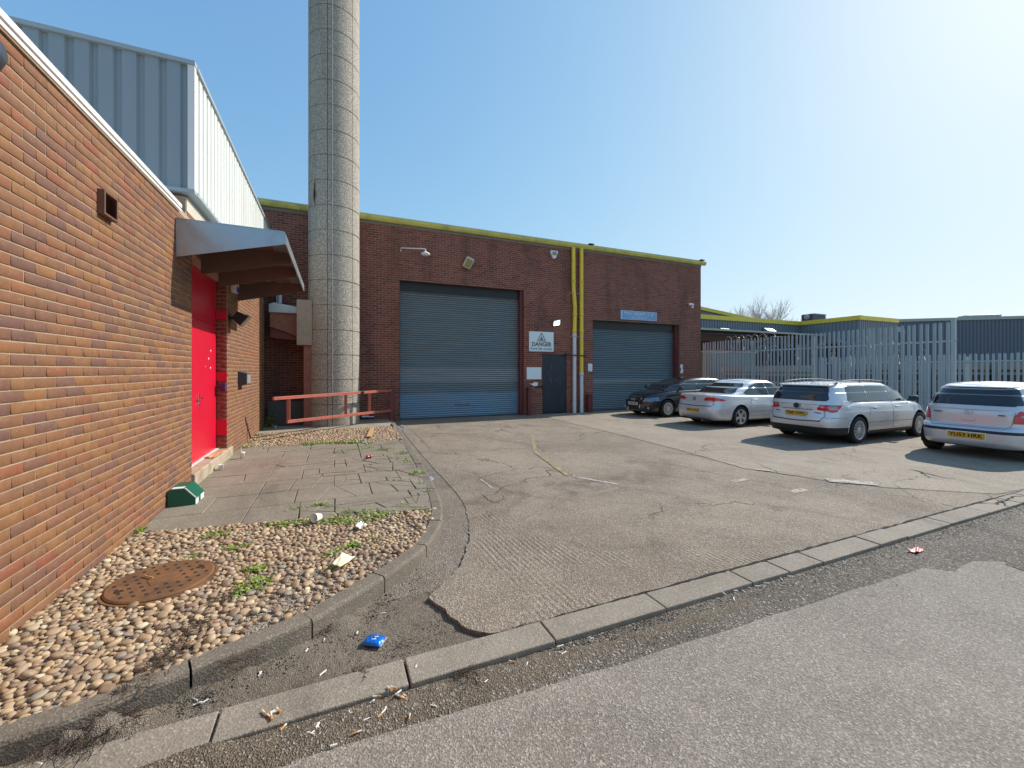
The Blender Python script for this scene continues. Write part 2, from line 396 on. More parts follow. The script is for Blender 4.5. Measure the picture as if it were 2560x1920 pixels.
CONC2 = M('threshold concrete', (0.40, 0.33, 0.24), 0.9, var=0.3, vs=14, bump=0.006, bs=80, dirt=(0.16, 0.12, 0.085), dirt_amt=0.7, ds=4)
JOINT = M('joint mortar', (0.10, 0.085, 0.068), 0.9)
WIRE = M('galvanised wire', (0.55, 0.55, 0.52), 0.45, 0.6)
def paint(name, col, rough=0.5, **kw): return M(name, col, rough, var=kw.pop('var', 0.1), **kw)
RED = paint('red door paint', (0.58, 0.006, 0.032), 0.34, var=0.06, vs=1.2, bump=0.002, bs=14, dirt=(0.30, 0.012, 0.018), dirt_amt=0.22, ds=3.0)
RED_D = paint('old red paint', (0.42, 0.02, 0.025), 0.5, var=0.25, vs=9, dirt=(0.10, 0.02, 0.016), dirt_amt=0.5, ds=5)
BARRIER = M('faded red oxide paint', (0.42, 0.105, 0.070), 0.55, var=0.25, vs=5, dirt=(0.20, 0.045, 0.035), dirt_amt=0.7, ds=5, bump=0.001, bs=90)
GALV = M('galvanised sheet', (0.40, 0.46, 0.50), 0.34, 0.75, var=0.14, vs=4.5, dirt=(0.30, 0.26, 0.24), dirt_amt=0.5, ds=2.2)
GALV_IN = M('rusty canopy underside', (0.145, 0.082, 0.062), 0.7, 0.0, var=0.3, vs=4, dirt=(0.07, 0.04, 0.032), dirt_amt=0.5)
CLAD_W = M('white cladding', (0.72, 0.74, 0.70), 0.42, var=0.06, vs=2, dirt=(0.50, 0.50, 0.44), dirt_amt=0.35, ds=1.2, streak=True)
CLAD_SHADED = M('shaded white cladding', (0.26, 0.31, 0.345), 0.5, var=0.08, vs=2, dirt=(0.2, 0.24, 0.26), dirt_amt=0.3, streak=True)  # white cladding again, the end face's shade put into its colour
CLAD_FAR = M('far blue grey cladding', (0.18, 0.21, 0.235), 0.55, var=0.1)
CLAD_DARK = M('dark slate cladding', (0.125, 0.140, 0.170), 0.6, var=0.1, streak=True)
FLASH = M('white flashing', (0.74, 0.72, 0.70), 0.4, var=0.05)
SOFFIT = M('cream soffit board', (0.52, 0.47, 0.38), 0.6, var=0.1)
YELLOW = M('yellow paint', (0.80, 0.60, 0.05), 0.42, var=0.12, vs=2.5, dirt=(0.42, 0.35, 0.05), dirt_amt=0.5, ds=3)
GUT = M('mossy yellow gutter', (0.60, 0.53, 0.12), 0.5, var=0.2, vs=2, dirt=(0.32, 0.31, 0.12), dirt_amt=0.7, ds=2.2)
PVC = M('grey white pipe', (0.62, 0.64, 0.66), 0.4, var=0.08, dirt=(0.42, 0.40, 0.38), dirt_amt=0.5, ds=5)
def shutter_mat(name, base, low, z1, z2):
    t = NT(name); p = t.pos(); s = t.sep(p)
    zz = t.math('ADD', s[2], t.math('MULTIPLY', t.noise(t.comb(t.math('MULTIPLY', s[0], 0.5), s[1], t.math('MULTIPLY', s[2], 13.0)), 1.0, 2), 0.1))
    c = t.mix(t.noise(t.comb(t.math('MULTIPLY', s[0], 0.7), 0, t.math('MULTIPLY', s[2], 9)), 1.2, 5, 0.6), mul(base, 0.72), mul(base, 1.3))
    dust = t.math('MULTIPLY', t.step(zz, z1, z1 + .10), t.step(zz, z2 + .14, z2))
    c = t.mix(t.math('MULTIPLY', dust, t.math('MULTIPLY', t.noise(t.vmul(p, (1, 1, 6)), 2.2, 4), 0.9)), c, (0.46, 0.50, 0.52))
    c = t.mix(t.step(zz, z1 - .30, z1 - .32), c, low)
    c = t.mix(t.math('MULTIPLY', t.step(t.noise(t.vmul(p, (1, 1, 2)), 5, 6, 0.75), 0.62, 0.72), 0.35), c, mul(base, 0.4))
    return t.set(c, 0.42, 0.35)
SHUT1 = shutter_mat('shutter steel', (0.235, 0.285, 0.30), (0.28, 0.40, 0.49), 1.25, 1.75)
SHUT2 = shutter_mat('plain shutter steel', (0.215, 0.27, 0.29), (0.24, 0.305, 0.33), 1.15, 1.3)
DOORBLK = M('dark blue door paint', (0.012, 0.018, 0.032), 0.4, var=0.35, vs=6, streak=True, dirt=(0.05, 0.06, 0.08), dirt_amt=0.35, ds=9)
STEEL_RED = M('dark red steel paint', (0.15, 0.030, 0.028), 0.5, var=0.25, vs=7, dirt=(0.06, 0.02, 0.02), dirt_amt=0.6, ds=4)
BLACK = M('black plastic', (0.012, 0.012, 0.013), 0.45, var=0.2)
DARKGREY = M('dark grey metal', (0.05, 0.052, 0.056), 0.5, var=0.2)
WHITEP = M('white plastic', (0.74, 0.74, 0.72), 0.4, var=0.05)
SIGNW = M('white sign board', (0.70, 0.78, 0.80), 0.5, var=0.04)
SIGNB = M('faded blue sign board', (0.20, 0.38, 0.60), 0.5, var=0.12, vs=6)
SIGNL = M('faded sign lettering', (0.48, 0.62, 0.78), 0.5)
OLIVE = M('faded olive lettering', (0.115, 0.115, 0.085), 0.6, var=0.25, vs=30)
NAVY = M('navy sign line', (0.03, 0.045, 0.10), 0.6)
GREENL = M('pale green lettering', (0.16, 0.27, 0.20), 0.6, var=0.25, vs=30)
GREENISH = M('yellow green sign patch', (0.42, 0.50, 0.20), 0.6, var=0.3, vs=25)
GREEN = M('green bait box plastic', (0.005, 0.105, 0.062), 0.35, var=0.12)
LABELW = M('white sticker', (0.78, 0.80, 0.78), 0.4)
RUST = M('rusty cast iron', (0.205, 0.092, 0.034), 0.8, var=0.4, vs=9, bump=0.004, bs=80, dirt=(0.085, 0.045, 0.024), dirt_amt=1.0, ds=4)
RUSTPIT = M('dark pit', (0.022, 0.014, 0.009), 0.9)
RENDER_RED = M('flaking red render', (0.24, 0.095, 0.065), 0.8, var=0.4, vs=7, dirt=(0.30, 0.19, 0.13), dirt_amt=0.6, ds=9, bump=0.006, bs=40)
LEAD = M('lead flashing', (0.36, 0.44, 0.46), 0.42, 0.5, var=0.2, vs=5)
VENTBR = M('brown vent plastic', (0.155, 0.072, 0.048), 0.5, var=0.15)
WOOD = M('bare timber', (0.50, 0.31, 0.14), 0.7, var=0.2, vs=14)
PALLET = M('weathered pallet timber', (0.17, 0.145, 0.11), 0.85, var=0.3, vs=3)
PALLET2 = M('pale stillage boards', (0.26, 0.235, 0.185), 0.85, var=0.15, vs=3)
TEALCAB = M('teal cabinet paint', (0.075, 0.165, 0.175), 0.5, var=0.15)
PALE_GALV = M('weathered galvanised steel', (0.38, 0.45, 0.48), 0.5, 0.15, var=0.14, vs=2.0, dirt=(0.42, 0.47, 0.48), dirt_amt=0.4)
PAPER = M('white paper', (0.82, 0.80, 0.76), 0.7, var=0.04)
PAPERY = worn_paint('yellow stained card', (0.76, 0.66, 0.24), (0.80, 0.79, 0.72), 0.46, 0.6)
CARD = M('greasy food wrapper', (0.55, 0.33, 0.16), 0.6, var=0.3, vs=30)
REDCAN = M('red can', (0.45, 0.02, 0.035), 0.25, 0.5, var=0.15, vs=30)
PINKW = M('red white wrapper', (0.70, 0.22, 0.20), 0.5, var=0.5, vs=25)
BLUEBAG = M('blue crisp packet', (0.012, 0.16, 0.62), 0.22, 0.35, var=0.35, vs=28)
SILV = M('silver foil', (0.68, 0.66, 0.70), 0.25, 0.6)
PALEB = M('pale packet mark', (0.50, 0.66, 0.80), 0.4)
BUTT_W = M('cigarette paper', (0.74, 0.71, 0.64), 0.8, var=0.08)
BUTT_O = M('cork tip', (0.55, 0.26, 0.06), 0.8, var=0.15)
TWIG = M('dead twigs', (0.085, 0.06, 0.042), 0.9, var=0.4, vs=12)
BARK = M('pale bark', (0.46, 0.42, 0.37), 0.9, var=0.25)
def leaf(name, c1, c2):
    t = NT(name); g = t.n('ShaderNodeNewGeometry'); c = t.mix(g.outputs['Random Per Island'], c1, c2)
    return t.set(c, 0.55, Subsurface_Weight=0.0)
LEAF = leaf('weed leaf', (0.08, 0.16, 0.014), (0.26, 0.38, 0.045))
LEAFY = leaf('yellow weed leaf', (0.20, 0.21, 0.03), (0.38, 0.34, 0.05))
MOSS = M('roof capping', (0.40, 0.40, 0.33), 0.7, var=0.2)
def emis():
    t = NT('lit lamp'); return t.set((1, 1, 1), 0.4, Emission_Color=(0.92, 0.97, 1, 1), Emission_Strength=6.0)
LIT = emis()
LENS = M('lamp glass', (0.34, 0.33, 0.26), 0.15, 0.2, var=0.25, vs=25)
# cars
def carpaint(name, col, metal, rough, coat=1.0, flake=True):
    t = NT(name); p = t.obj()
    c = t.mix(t.noise(p, 3.0, 4), mul(col, 0.94), tuple(min(1, x * 1.05) for x in col))
    low = t.step(t.sep(p)[2], 0.62, 0.22)
    c = t.mix(t.math('MULTIPLY', low, t.math('MULTIPLY', t.noise(p, 9, 5, 0.7), 0.55)), c, (0.20, 0.17, 0.135))
    r = t.math('ADD', rough, t.math('MULTIPLY', t.noise(p, 6, 5, 0.6), 0.10))
    return t.set(c, r, metal, Coat_Weight=coat, Coat_Roughness=0.06)
SILVER = carpaint('silver car paint', (0.68, 0.695, 0.71), 0.4, 0.32)
SILVERB = carpaint('cool silver car paint', (0.64, 0.655, 0.68), 0.4, 0.34)
BLACKC = carpaint('black car paint', (0.006, 0.007, 0.010), 0.0, 0.18)
TRIM = M('black rubber trim', (0.014, 0.014, 0.015), 0.6)
UNDER = M('underbody black', (0.008, 0.008, 0.008), 0.9)
TYRE = M('tyre rubber', (0.014, 0.014, 0.014), 0.8, var=0.25, bump=0.002, bs=60)
ALLOY = M('alloy wheel', (0.56, 0.57, 0.58), 0.32, 0.6, var=0.06)
CHROME = M('chrome', (0.75, 0.76, 0.78), 0.12, 1.0, var=0.03)
def glassm(name, col, rough=0.04):
    t = NT(name); return t.set(col, rough, 0.0, IOR=1.5, Coat_Weight=0.6, Coat_Roughness=0.02)
GLASS = glassm('dark car glass', (0.018, 0.022, 0.026))
GLASS_B = glassm('tinted blue glass', (0.035, 0.055, 0.07))
LAMPR = M('red lamp lens', (0.60, 0.012, 0.022), 0.16, var=0.3, vs=18, Coat_Weight=0.8)
LAMPW = M('clear lamp lens', (0.42, 0.42, 0.44), 0.16, 0.35, var=0.3, vs=25, Coat_Weight=0.8)
LAMPI = M('pinkish lamp lens', (0.42, 0.30, 0.31), 0.2, 0.3, var=0.3, vs=25, Coat_Weight=0.8)
LAMPC = M('headlamp lens', (0.16, 0.19, 0.24), 0.1, 0.5, var=0.6, vs=22, Coat_Weight=1.0)
PLATEY = M('yellow number plate', (0.70, 0.40, 0.025), 0.45, var=0.1)
PLATEW = M('white number plate', (0.62, 0.64, 0.62), 0.45, var=0.06)
# ---------------------------------------------------------------- ground
PAVE = 0.10
def jag(pts, step=0.12, amp=0.012, closed=False, seed=1):
    r = random.Random(seed); out = []
    n = len(pts) if closed else len(pts) - 1
    for i in range(n):
        a, b = Vector(pts[i][:2]), Vector(pts[(i+1) % len(pts)][:2]); L = (b - a).length; k = max(1, int(L / step))
        nrm = Vector((-(b-a).y, (b-a).x)).normalized() if L > 0 else Vector((0, 0))
        for j in range(k):
            p = a.lerp(b, j / k)
            if j or i: p = p + nrm * r.uniform(-amp, amp)
            out.append((p.x, p.y))
    if not closed: out.append((pts[-1][0], pts[-1][1]))
    return out
def catmull(pts, n=8):
    P = [Vector(p) for p in pts]; P = [P[0] * 2 - P[1]] + P + [P[-1] * 2 - P[-2]]; out = []
    for i in range(1, len(P) - 2):
        for j in range(n):
            t = j / n; a, b, c, d = P[i-1:i+3]
            out.append(0.5 * ((2*b) + (c-a)*t + (2*a-5*b+4*c-d)*t*t + (3*b-a-3*c+d)*t**3))
    out.append(P[-2]); return out
# ground sheet to the horizon
o = MB().sheet([(-400, -400), (400, -400), (400, 400), (-400, 400)], -0.07).build('ground', EARTH); tag(o, kind='structure')
o = MB().sheet([(-40, -30), (70, -30), (70, 2.02)] + [], -0.03) if False else None
# road, dark strip beside the kerb, kerb blocks
road_edge = jag([(-30, 2.05), (-0.6, 2.06), (0.06, 2.05), (0.42, 2.03), (1.3, 1.98), (2.33, 1.95), (4.2, 1.90), (4.72, 1.88), (4.85, 1.74), (5.3, 1.78), (5.6, 1.62), (6.4, 1.60), (9, 1.70), (60, 1.8)], 0.22, 0.010, seed=3)
o = MB().sheet([(-30, -30), (60, -30)] + road_edge[::-1], -0.024).build('road', ROAD); tag(o, kind='structure')
o = MB().sheet([(-30, 1.3), (60, 1.3), (60, 2.4), (-30, 2.4)], -0.031).build('road_edge_strip', STRIP); tag(o, kind='structure')
mb = MB(); x = -2.325; r = random.Random(5)
while x < 40:
    L = 0.9 if x < 2.1 else r.choice([0.45, 0.5, 0.9, 0.5]); z = r.uniform(-0.002, 0.005) if x > -.6 else -.013
    bm = bmesh.new(); bmesh.ops.create_cube(bm, size=1.0)
    bmesh.ops.scale(bm, vec=(L - 0.012, 0.218, 0.2), verts=bm.verts)
    bmesh.ops.bevel(bm, geom=bm.edges[:], offset=0.007, segments=2, affect='EDGES', profile=0.5)
    bmesh.ops.transform(bm, matrix=Matrix.Translation((x + L/2, 2.375 + r.uniform(-.004, .004), z - 0.098)) @ Matrix.Rotation(r.uniform(-.006, .006), 4, 'Z') @ Matrix.Rotation(r.uniform(-.004,.004), 4, 'X'), verts=bm.verts)
    mb.bm(bm); bm.free(); x += L
o = mb.build('channel_kerb', KERB2); tag(o, kind='structure')

# pavement kerb
kerb_pts = [(-3.4, 2.40), (-2.2, 2.44), (-1.33, 2.51), (-0.90, 2.62), (-0.24, 2.87), (0.05, 3.07), (0.43, 3.38), (0.74, 3.72), (0.98, 4.15), (1.14, 4.66),
            (1.25, 5.4), (1.34, 6.4), (1.42, 7.6), (1.53, 9.6), (1.63, 11.6), (1.73, 13.5), (1.74, 13.9)]
kp = catmull([Vector((x, y, 0)) for x, y in kerb_pts], 14)
def seg_len(P): return [0] + list(np.cumsum([(P[i+1]-P[i]).length for i in range(len(P)-1)]))
KS = seg_len(kp)
def kerb_at(s):
    i = max(0, min(len(kp) - 2, int(np.searchsorted(KS, s)) - 1)); t = (s - KS[i]) / max(1e-6, KS[i+1] - KS[i])
    p = kp[i].lerp(kp[i+1], t); d = (kp[min(i+2, len(kp)-1)] - kp[max(i-1, 0)]).normalized()
    return p, Vector((-d.y, d.x, 0))
mb = MB(); s = 0.0; r = random.Random(11)
sec = [(0.0, -0.08), (0.0, 0.078), (0.006, 0.094), (0.022, 0.104), (0.120, 0.106), (0.126, 0.100), (0.126, -0.08)]
while s < KS[-1] - 0.05:
    mid = kerb_at(s)[0]; L = 0.62 if 2.5 < mid.y < 5.6 else 0.91
    e = min(s + L, KS[-1]); k = max(2, int((e - s) / 0.08)); dzk = r.uniform(-0.006, 0.003); V = []
    tilt = r.uniform(-0.006, 0.006)
    for i in range(k + 1):
        ss = s + 0.006 + (e - s - 0.012) * i / k; p, nr = kerb_at(ss)
        for j, (w, z) in enumerate(sec):
            w2 = w + (r.uniform(-.0025, .0025) if j in (1, 2, 3) else 0)
            z2 = z + dzk + tilt * (i / k - .5) + (r.uniform(-.003, .0015) if j in (2, 3) else 0)
            V.append(p + nr * w2 + Vector((0, 0, z2)))
    m = len(sec); Fs = []
    for i in range(k):
        for j in range(m - 1): Fs.append((i*m+j, i*m+j+1, (i+1)*m+j+1, (i+1)*m+j))
    Fs.append(tuple(range(m))); Fs.append(tuple(range(k*m, k*m+m))[::-1])
    mb.add(V, Fs); s = e
o = mb.build('kerb', KERB); tag(o, kind='structure')
kerb_in = [kerb_at(s)[0] + kerb_at(s)[1] * 0.11 for s in np.linspace(0, KS[-1], 60)]

# yard with a lifted, broken edge along the dirty gutter
P = lambda u, v, z=0.0: tuple(onZ(u, v, z)[:2])
yard_edge = [P(u, v) for u, v in ((1008,1080),(1053,1135),(1095,1182),(1144,1235),(1163,1266),(1173,1304),(1173,1342),(1160,1399),(1133,1433),(1072,1494),
                                  (1091,1507),(1122,1532),(1142,1552),(1173,1571),(1200,1581),(1227,1583))]
yard_edge = [(1.98, 14.9), (1.98, 13.6)] + yard_edge + [(1.0, 2.487)]
ye = jag(yard_edge, 0.05, 0.012, seed=9)
edge2 = jag([(1.0, 2.487), (20, 2.487)], 0.07, 0.007, seed=4)[1:]
mb = MB(); poly = ye + edge2 + [(60, 2.487), (60, 40), (1.98, 40)]
mb.prism(poly, 'z', -0.055, 0.0)
yard = mb.build('yard', YARD); tag(yard, kind='structure')
o = MB().sheet([(0.9, 4.55), (2.3, 4.55), (2.3, 14.9), (1.0, 14.9)], -0.007).build('gutter', GUTTER2); tag(o, kind='structure')
o = MB().sheet([(-4, 2.42), (60, 2.42), (60, 3.2), (3.0, 3.5), (2.6, 13.9), (2.6, 14.9), (1.2, 14.9), (1.2, 4.0), (-4, 4.0)], -0.030).build('gutter', GUTTER); tag(o, kind='structure')
park_line = [P(u, v) for u, v in ((1355,1041),(1570,1092),(1700,1126),(1858,1171),(1998,1191),(2052,1201),(2210,1219),(2492,1236))]
park_line = [(6.98, 14.6)] + park_line + [(9.2, 2.50)]
o = MB().sheet(jag(park_line, 0.15, 0.010, seed=2) + [(60, 2.50), (60, 40), (6.98, 40)], 0.004).build('parking_area', PARK); tag(o, kind='structure')

# cracks and joints: thin dark ribbons lying in the surface
def ribbon(mb, pts, w, z, seed=0, step=0.05, amp=0.014, vary=0.5):
    r = random.Random(seed); q = jag(pts, step, amp, seed=seed); V = []; n = len(q)
    for i, p in enumerate(q):
        a, b = q[max(0, i-1)], q[min(n-1, i+1)]; d = Vector((b[0]-a[0], b[1]-a[1])).normalized()
        ww = w * 0.62 * (1 + r.uniform(-vary, vary)) * 0.5 * min(1.0, 0.25 + 3 * min(i, n-1-i) / n)
        V += [(p[0] - d.y * ww, p[1] + d.x * ww, z), (p[0] + d.y * ww, p[1] - d.x * ww, z)]
    mb.add(V, [(2*i, 2*i+1, 2*i+3, 2*i+2) for i in range(n - 1)])
mb = MB()
ribbon(mb, park_line, 0.014, 0.008, 1)
def crop(ox, oy, sc, pts): return [P(ox + x / sc, oy + y / sc) for x, y in pts]
C4 = lambda pts: crop(1200, 1000, 3.16, pts)
C5 = lambda pts: crop(1800, 1100, 2.0237, pts)
for i, (pts, w) in enumerate([(C4([(0,740),(60,790),(110,810),(160,805),(185,780),(180,755)]), .014), (C4([(440,405),(560,412)]), .02), (C4([(735,465),(790,470)]), .03),
        (C5([(960,150),(1100,185),(1180,200)]), .05), (C5([(1000,160),(1060,190),(1130,205)]), .03), (C5([(1280,320),(1400,325),(1480,290),(1538,285)]), .035),
        (C5([(1340,275),(1400,300),(1460,340),(1538,365)]), .02), (C5([(500,90),(560,100),(640,120)]), .02), (C5([(740,110),(820,120)]), .03),
        (C5([(860,210),(1000,300),(1120,340)]), .01), (C5([(170,110),(300,170),(420,190)]), .03), ([(2.0,13.3),(1.98,11.2),(1.92,9.4),(1.86,8.2)], .012),
        ([(1.79, 7.6), (2.1, 6.4), (2.25, 5.2)], .008), ([(2.9, 10.5), (3.5, 9.8), (3.9, 9.7)], .008)]):
    ribbon(mb, pts, w, 0.0085 if i in (3,4,5,6,7,8,9) else 0.0045, 20 + i, 0.06, 0.02)
ribbon(mb, [(1.0, 2.489), (9.2, 2.489)], .030, 0.0062, 78, 0.05, 0.006, 0.7); ribbon(mb, [(9.2, 2.495), (22, 2.495)], .03, 0.0085, 77, 0.06, 0.006, 0.7)
mb.build('crack', CRACK, yard)
mb = MB()
for i, (pts, w) in enumerate([(C5([(700,765),(830,780)]), .006), (C5([(860,690),(930,745)]), .006)]):
    ribbon(mb, pts, w, -0.0195, 50 + i, 0.03, 0.01)
rd = bpy.data.objects['road']; mb.build('crack', CRACK, rd)
# tarmac patch at the right of the road
o = MB().sheet(jag([P(2510,1398,-.02), P(2560,1392,-.02), P(2640,1410,-.02), P(2640,1445,-.02), P(2560,1428,-.02), P(2520,1412,-.02)], 0.05, 0.015, True, 8), -0.0200).build('tarmac_patch', STRIP); tag(o, kind='structure')

# painted lines
def band(mb, a, b, w, z):
    a, b = Vector(a), Vector(b); d = (b - a).normalized(); n = Vector((-d.y, d.x)) * w / 2
    mb.quad((*(a + n), z), (*(b + n), z), (*(b - n), z), (*(a - n), z))
mb = MB(); A, B, Cc = P(1328, 1085), P(1339, 1131), P(1420, 1190)
band(mb, A, B, 0.085, 0.0045); band(mb, B, Cc, 0.085, 0.0090)
mb.build('yellow_line', LINE_YEL, yard)
mb = MB(); band(mb, P(1430, 1191), P(1545, 1211), 0.07, 0.0045); band(mb, P(1200, 1197), P(1232, 1222), 0.03, 0.0045)
band(mb, P(1832, 1204), P(1868, 1198), 0.10, 0.0045)
band(mb, C5([(540,205)])[0], C5([(790,225)])[0], 0.22, 0.0125); band(mb, C5([(180,150)])[0], C5([(270,160)])[0], 0.12, 0.0125); band(mb, C5([(360,265)])[0], C5([(430,250)])[0], 0.12, 0.0045)
mb.build('white_mark', LINE_WHT, yard)

# ---------------------------------------------------------------- pavement: soil bed, slabs, pebble beds
XW = -1.80
kin = [(p.x, p.y) for p in kerb_in]
o = MB().prism([(XW - 2.0, 2.52)] + [q for q in kin if q[0] > XW - 1.9] + [(1.6, 14.6), (-6, 14.6), (-6, 13.0), (XW - 2.0, 13.0)], 'z', -0.06, PAVE - 0.022).build('pavement_base', SOIL); tag(o, kind='structure')
nearA, nearB = dz(300, 1150, PAVE), dz(940, 1098, PAVE)      # near edge of the slabs
farA, farB = dz(525, 966, PAVE), dz(856, 951, PAVE)
bedF0, bedF1 = dz(570, 936, PAVE), dz(838, 921, PAVE)
def clip(poly, a, b, keep_left=True):
    out = []; n = len(poly)
    def side(p): return ((b[0]-a[0]) * (p[1]-a[1]) - (b[1]-a[1]) * (p[0]-a[0])) * (1 if keep_left else -1)
    for i in range(n):
        p, q = poly[i], poly[(i+1) % n]; sp, sq = side(p), side(q)
        if sp >= 0: out.append(p)
        if sp * sq < 0:
            t = sp / (sp - sq); out.append((p[0] + (q[0]-p[0]) * t, p[1] + (q[1]-p[1]) * t))
    return out
def area(p): return 0.5 * abs(sum(p[i][0]*p[(i+1) % len(p)][1] - p[(i+1) % len(p)][0]*p[i][1] for i in range(len(p))))
def clip_kerb(p):
    for i in range(len(kin) - 1):
        if len(p) < 3: return p
        p = clip(p, kin[i], kin[i+1], True)
    return p
def shrink(poly, d):
    c = Vector((sum(p[0] for p in poly), sum(p[1] for p in poly))) / len(poly); out = []
    for p in poly:
        v = Vector(p) - c; L = v.length
        q = c + v * max(0.0, (L - d) / L) if L > 1e-6 else c
        out.append((q.x, q.y))
    return out
r = random.Random(21); mb = MB()
def split(poly, n):
    if n <= 0 or area(poly) < 0.03: return [poly]
    c = Vector((sum(p[0] for p in poly), sum(p[1] for p in poly))) / len(poly)
    c += Vector((r.uniform(-.12, .12), r.uniform(-.1, .1))); an = r.choice([0.05, 1.5, r.uniform(0, PI), r.uniform(0, PI)]) + r.uniform(-.2, .2)
    a = (c.x, c.y); b = (c.x + math.cos(an), c.y + math.sin(an))
    return [q for s_ in (True, False) for q in split(clip(poly, a, b, s_), n - 1 - (r.random() < .3)) if len(q) > 2]
y = 2.6; row = 0; XA = XW + 0.0
while y < 13:
    hgt = 0.60; x0 = XA - 0.0 + (0.45 if row % 2 else 0.0) - 0.9
    while x0 < 1.8:
        w = 0.9; q = [(max(x0, XA), y), (x0 + w, y), (x0 + w, y + hgt), (max(x0, XA), y + hgt)]
        if x0 + w > XA + .05:
            q = clip(q, tuple(nearA[:2]), tuple(nearB[:2]), True)
            if len(q) > 2: q = clip(q, tuple(farA[:2]), tuple(farB[:2]), False)
            if len(q) > 2: q = clip_kerb(q)
            if len(q) > 2 and area(q) > 0.01:
                br = (x0 + w / 2 - (-1.35)) / 1.2
                n = 0 if r.random() > br * 1.3 else r.choice([2, 3, 4, 4])
                for pc in split(q, n):
                    if len(pc) < 3 or area(pc) < 0.004: continue
                    pc = shrink(pc, 0.0045 + (0.0045 * r.random() if n else 0)); zt = PAVE + r.uniform(-.003, .003); tx, ty = r.uniform(-.006, .006), r.uniform(-.006, .006)
                    cx = sum(p[0] for p in pc) / len(pc); cy = sum(p[1] for p in pc) / len(pc)
                    nV = len(pc); ins = shrink(pc, 0.008)
                    V = [(p[0], p[1], zt - .05) for p in pc] + [(p[0], p[1], zt - .006 + (p[0]-cx)*tx + (p[1]-cy)*ty) for p in pc] + [(p[0], p[1], zt + (p[0]-cx)*tx + (p[1]-cy)*ty) for p in ins]
                    Fs = [(i, (i+1) % nV, nV + (i+1) % nV, nV + i) for i in range(nV)] + [(nV + i, nV + (i+1) % nV, 2*nV + (i+1) % nV, 2*nV + i) for i in range(nV)] + [tuple(range(2*nV, 3*nV))]
                    mb.add(V, Fs)
        x0 += w
    y += hgt; row += 1
o = mb.build('pavement', SLAB); tag(o, kind='structure')

# mortar that carries the pebbles
def bed(poly, name, z):
    o = MB().sheet(poly, z).build(name, BEDM); tag(o, kind='structure'); return o
kn = [q for q in kin if XW - 2.0 < q[0] and q[1] < nearB.y + 0.15]
near_poly = [(XW - 2.0, 2.5)] + kn + [(nearB.x + .05, nearB.y + 0.0), (nearA.x, nearA.y), (XW, nearA.y - .01), (XW - .3, nearA.y), (XW - 2.0, nearA.y)]
near_poly = [(-3.2, 2.5)] + [q for q in kin if -3.1 < q[0] and q[1] < nearB.y] + [(nearB.x, nearB.y), (nearA.x, nearA.y), (XW - .02, nearA.y), (XW - 0.02, 3.0), (-3.2, 3.0)]
bed([(p[0], p[1]) for p in near_poly], 'pebble_bed_mortar', PAVE - 0.012)
kf = [q for q in kin if bedF1.y > q[1] > farB.y]
far_poly = [(farA.x, farA.y), (farB.x, farB.y)] + kf + [(bedF1.x, bedF1.y), (bedF0.x, bedF0.y), (XW, bedF0.y), (XW, farA.y)]
bed(far_poly, 'pebble_bed_mortar', PAVE - 0.012)
# concrete apron round the chimney foot
o = MB().prism([(XW, bedF0.y + .01), (bedF0.x, bedF0.y + .01), (bedF1.x, bedF1.y + .01), (1.62, 13.0), (1.62, 14.3), (-6, 14.3), (-6, 13.35), (XW, 13.35)], 'z', -0.05, PAVE + 0.004).build('concrete_apron', CONC); tag(o, kind='structure')

def in_poly(X, Y, poly):
    inside = np.zeros(len(X), bool); n = len(poly)
    for i in range(n):
        x1, y1 = poly[i][:2]; x2, y2 = poly[(i+1) % n][:2]
        c = ((y1 > Y) != (y2 > Y)) & (X < (x2 - x1) * (Y - y1) / ((y2 - y1) + 1e-12) + x1)
        inside ^= c
    return inside
def ico(sub):
    bm = bmesh.new(); bmesh.ops.create_icosphere(bm, subdivisions=sub, radius=1.0)
    V = np.array([v.co[:] for v in bm.verts]); Fc = np.array([[v.index for v in f.verts] for f in bm.faces]); bm.free(); return V, Fc
def scatter(poly, rmin, rmax, tries, seed, excl=lambda x, y: False, keep=lambda x, y: 1.0, gap=0.86):
    g = np.random.default_rng(seed); xs = [p[0] for p in poly]; ys = [p[1] for p in poly]
    X = g.uniform(min(xs), max(xs), tries); Y = g.uniform(min(ys), max(ys), tries); Rr = rmin + (rmax - rmin) * g.random(tries) ** 1.6
    ok = in_poly(X, Y, poly); Rr[tries//2:] = np.minimum(Rr[tries//2:], rmin + (rmax - rmin) * .25)
    cell = rmax * 2; grid = {}; out = []
    for x, y, rr, k in zip(X, Y, Rr, ok):
        if not k or excl(x, y) or g.random() > keep(x, y): continue
        cx, cy = int(x // cell), int(y // cell); good = True
        for i in (-1, 0, 1):
            for j in (-1, 0, 1):
                for (a, b, c) in grid.get((cx+i, cy+j), ()):
                    if (a-x)**2 + (b-y)**2 < ((c + rr) * gap)**2: good = False; break
                if not good: break
            if not good: break
        if good: grid.setdefault((cx, cy), []).append((x, y, rr)); out.append((x, y, rr))
    return out
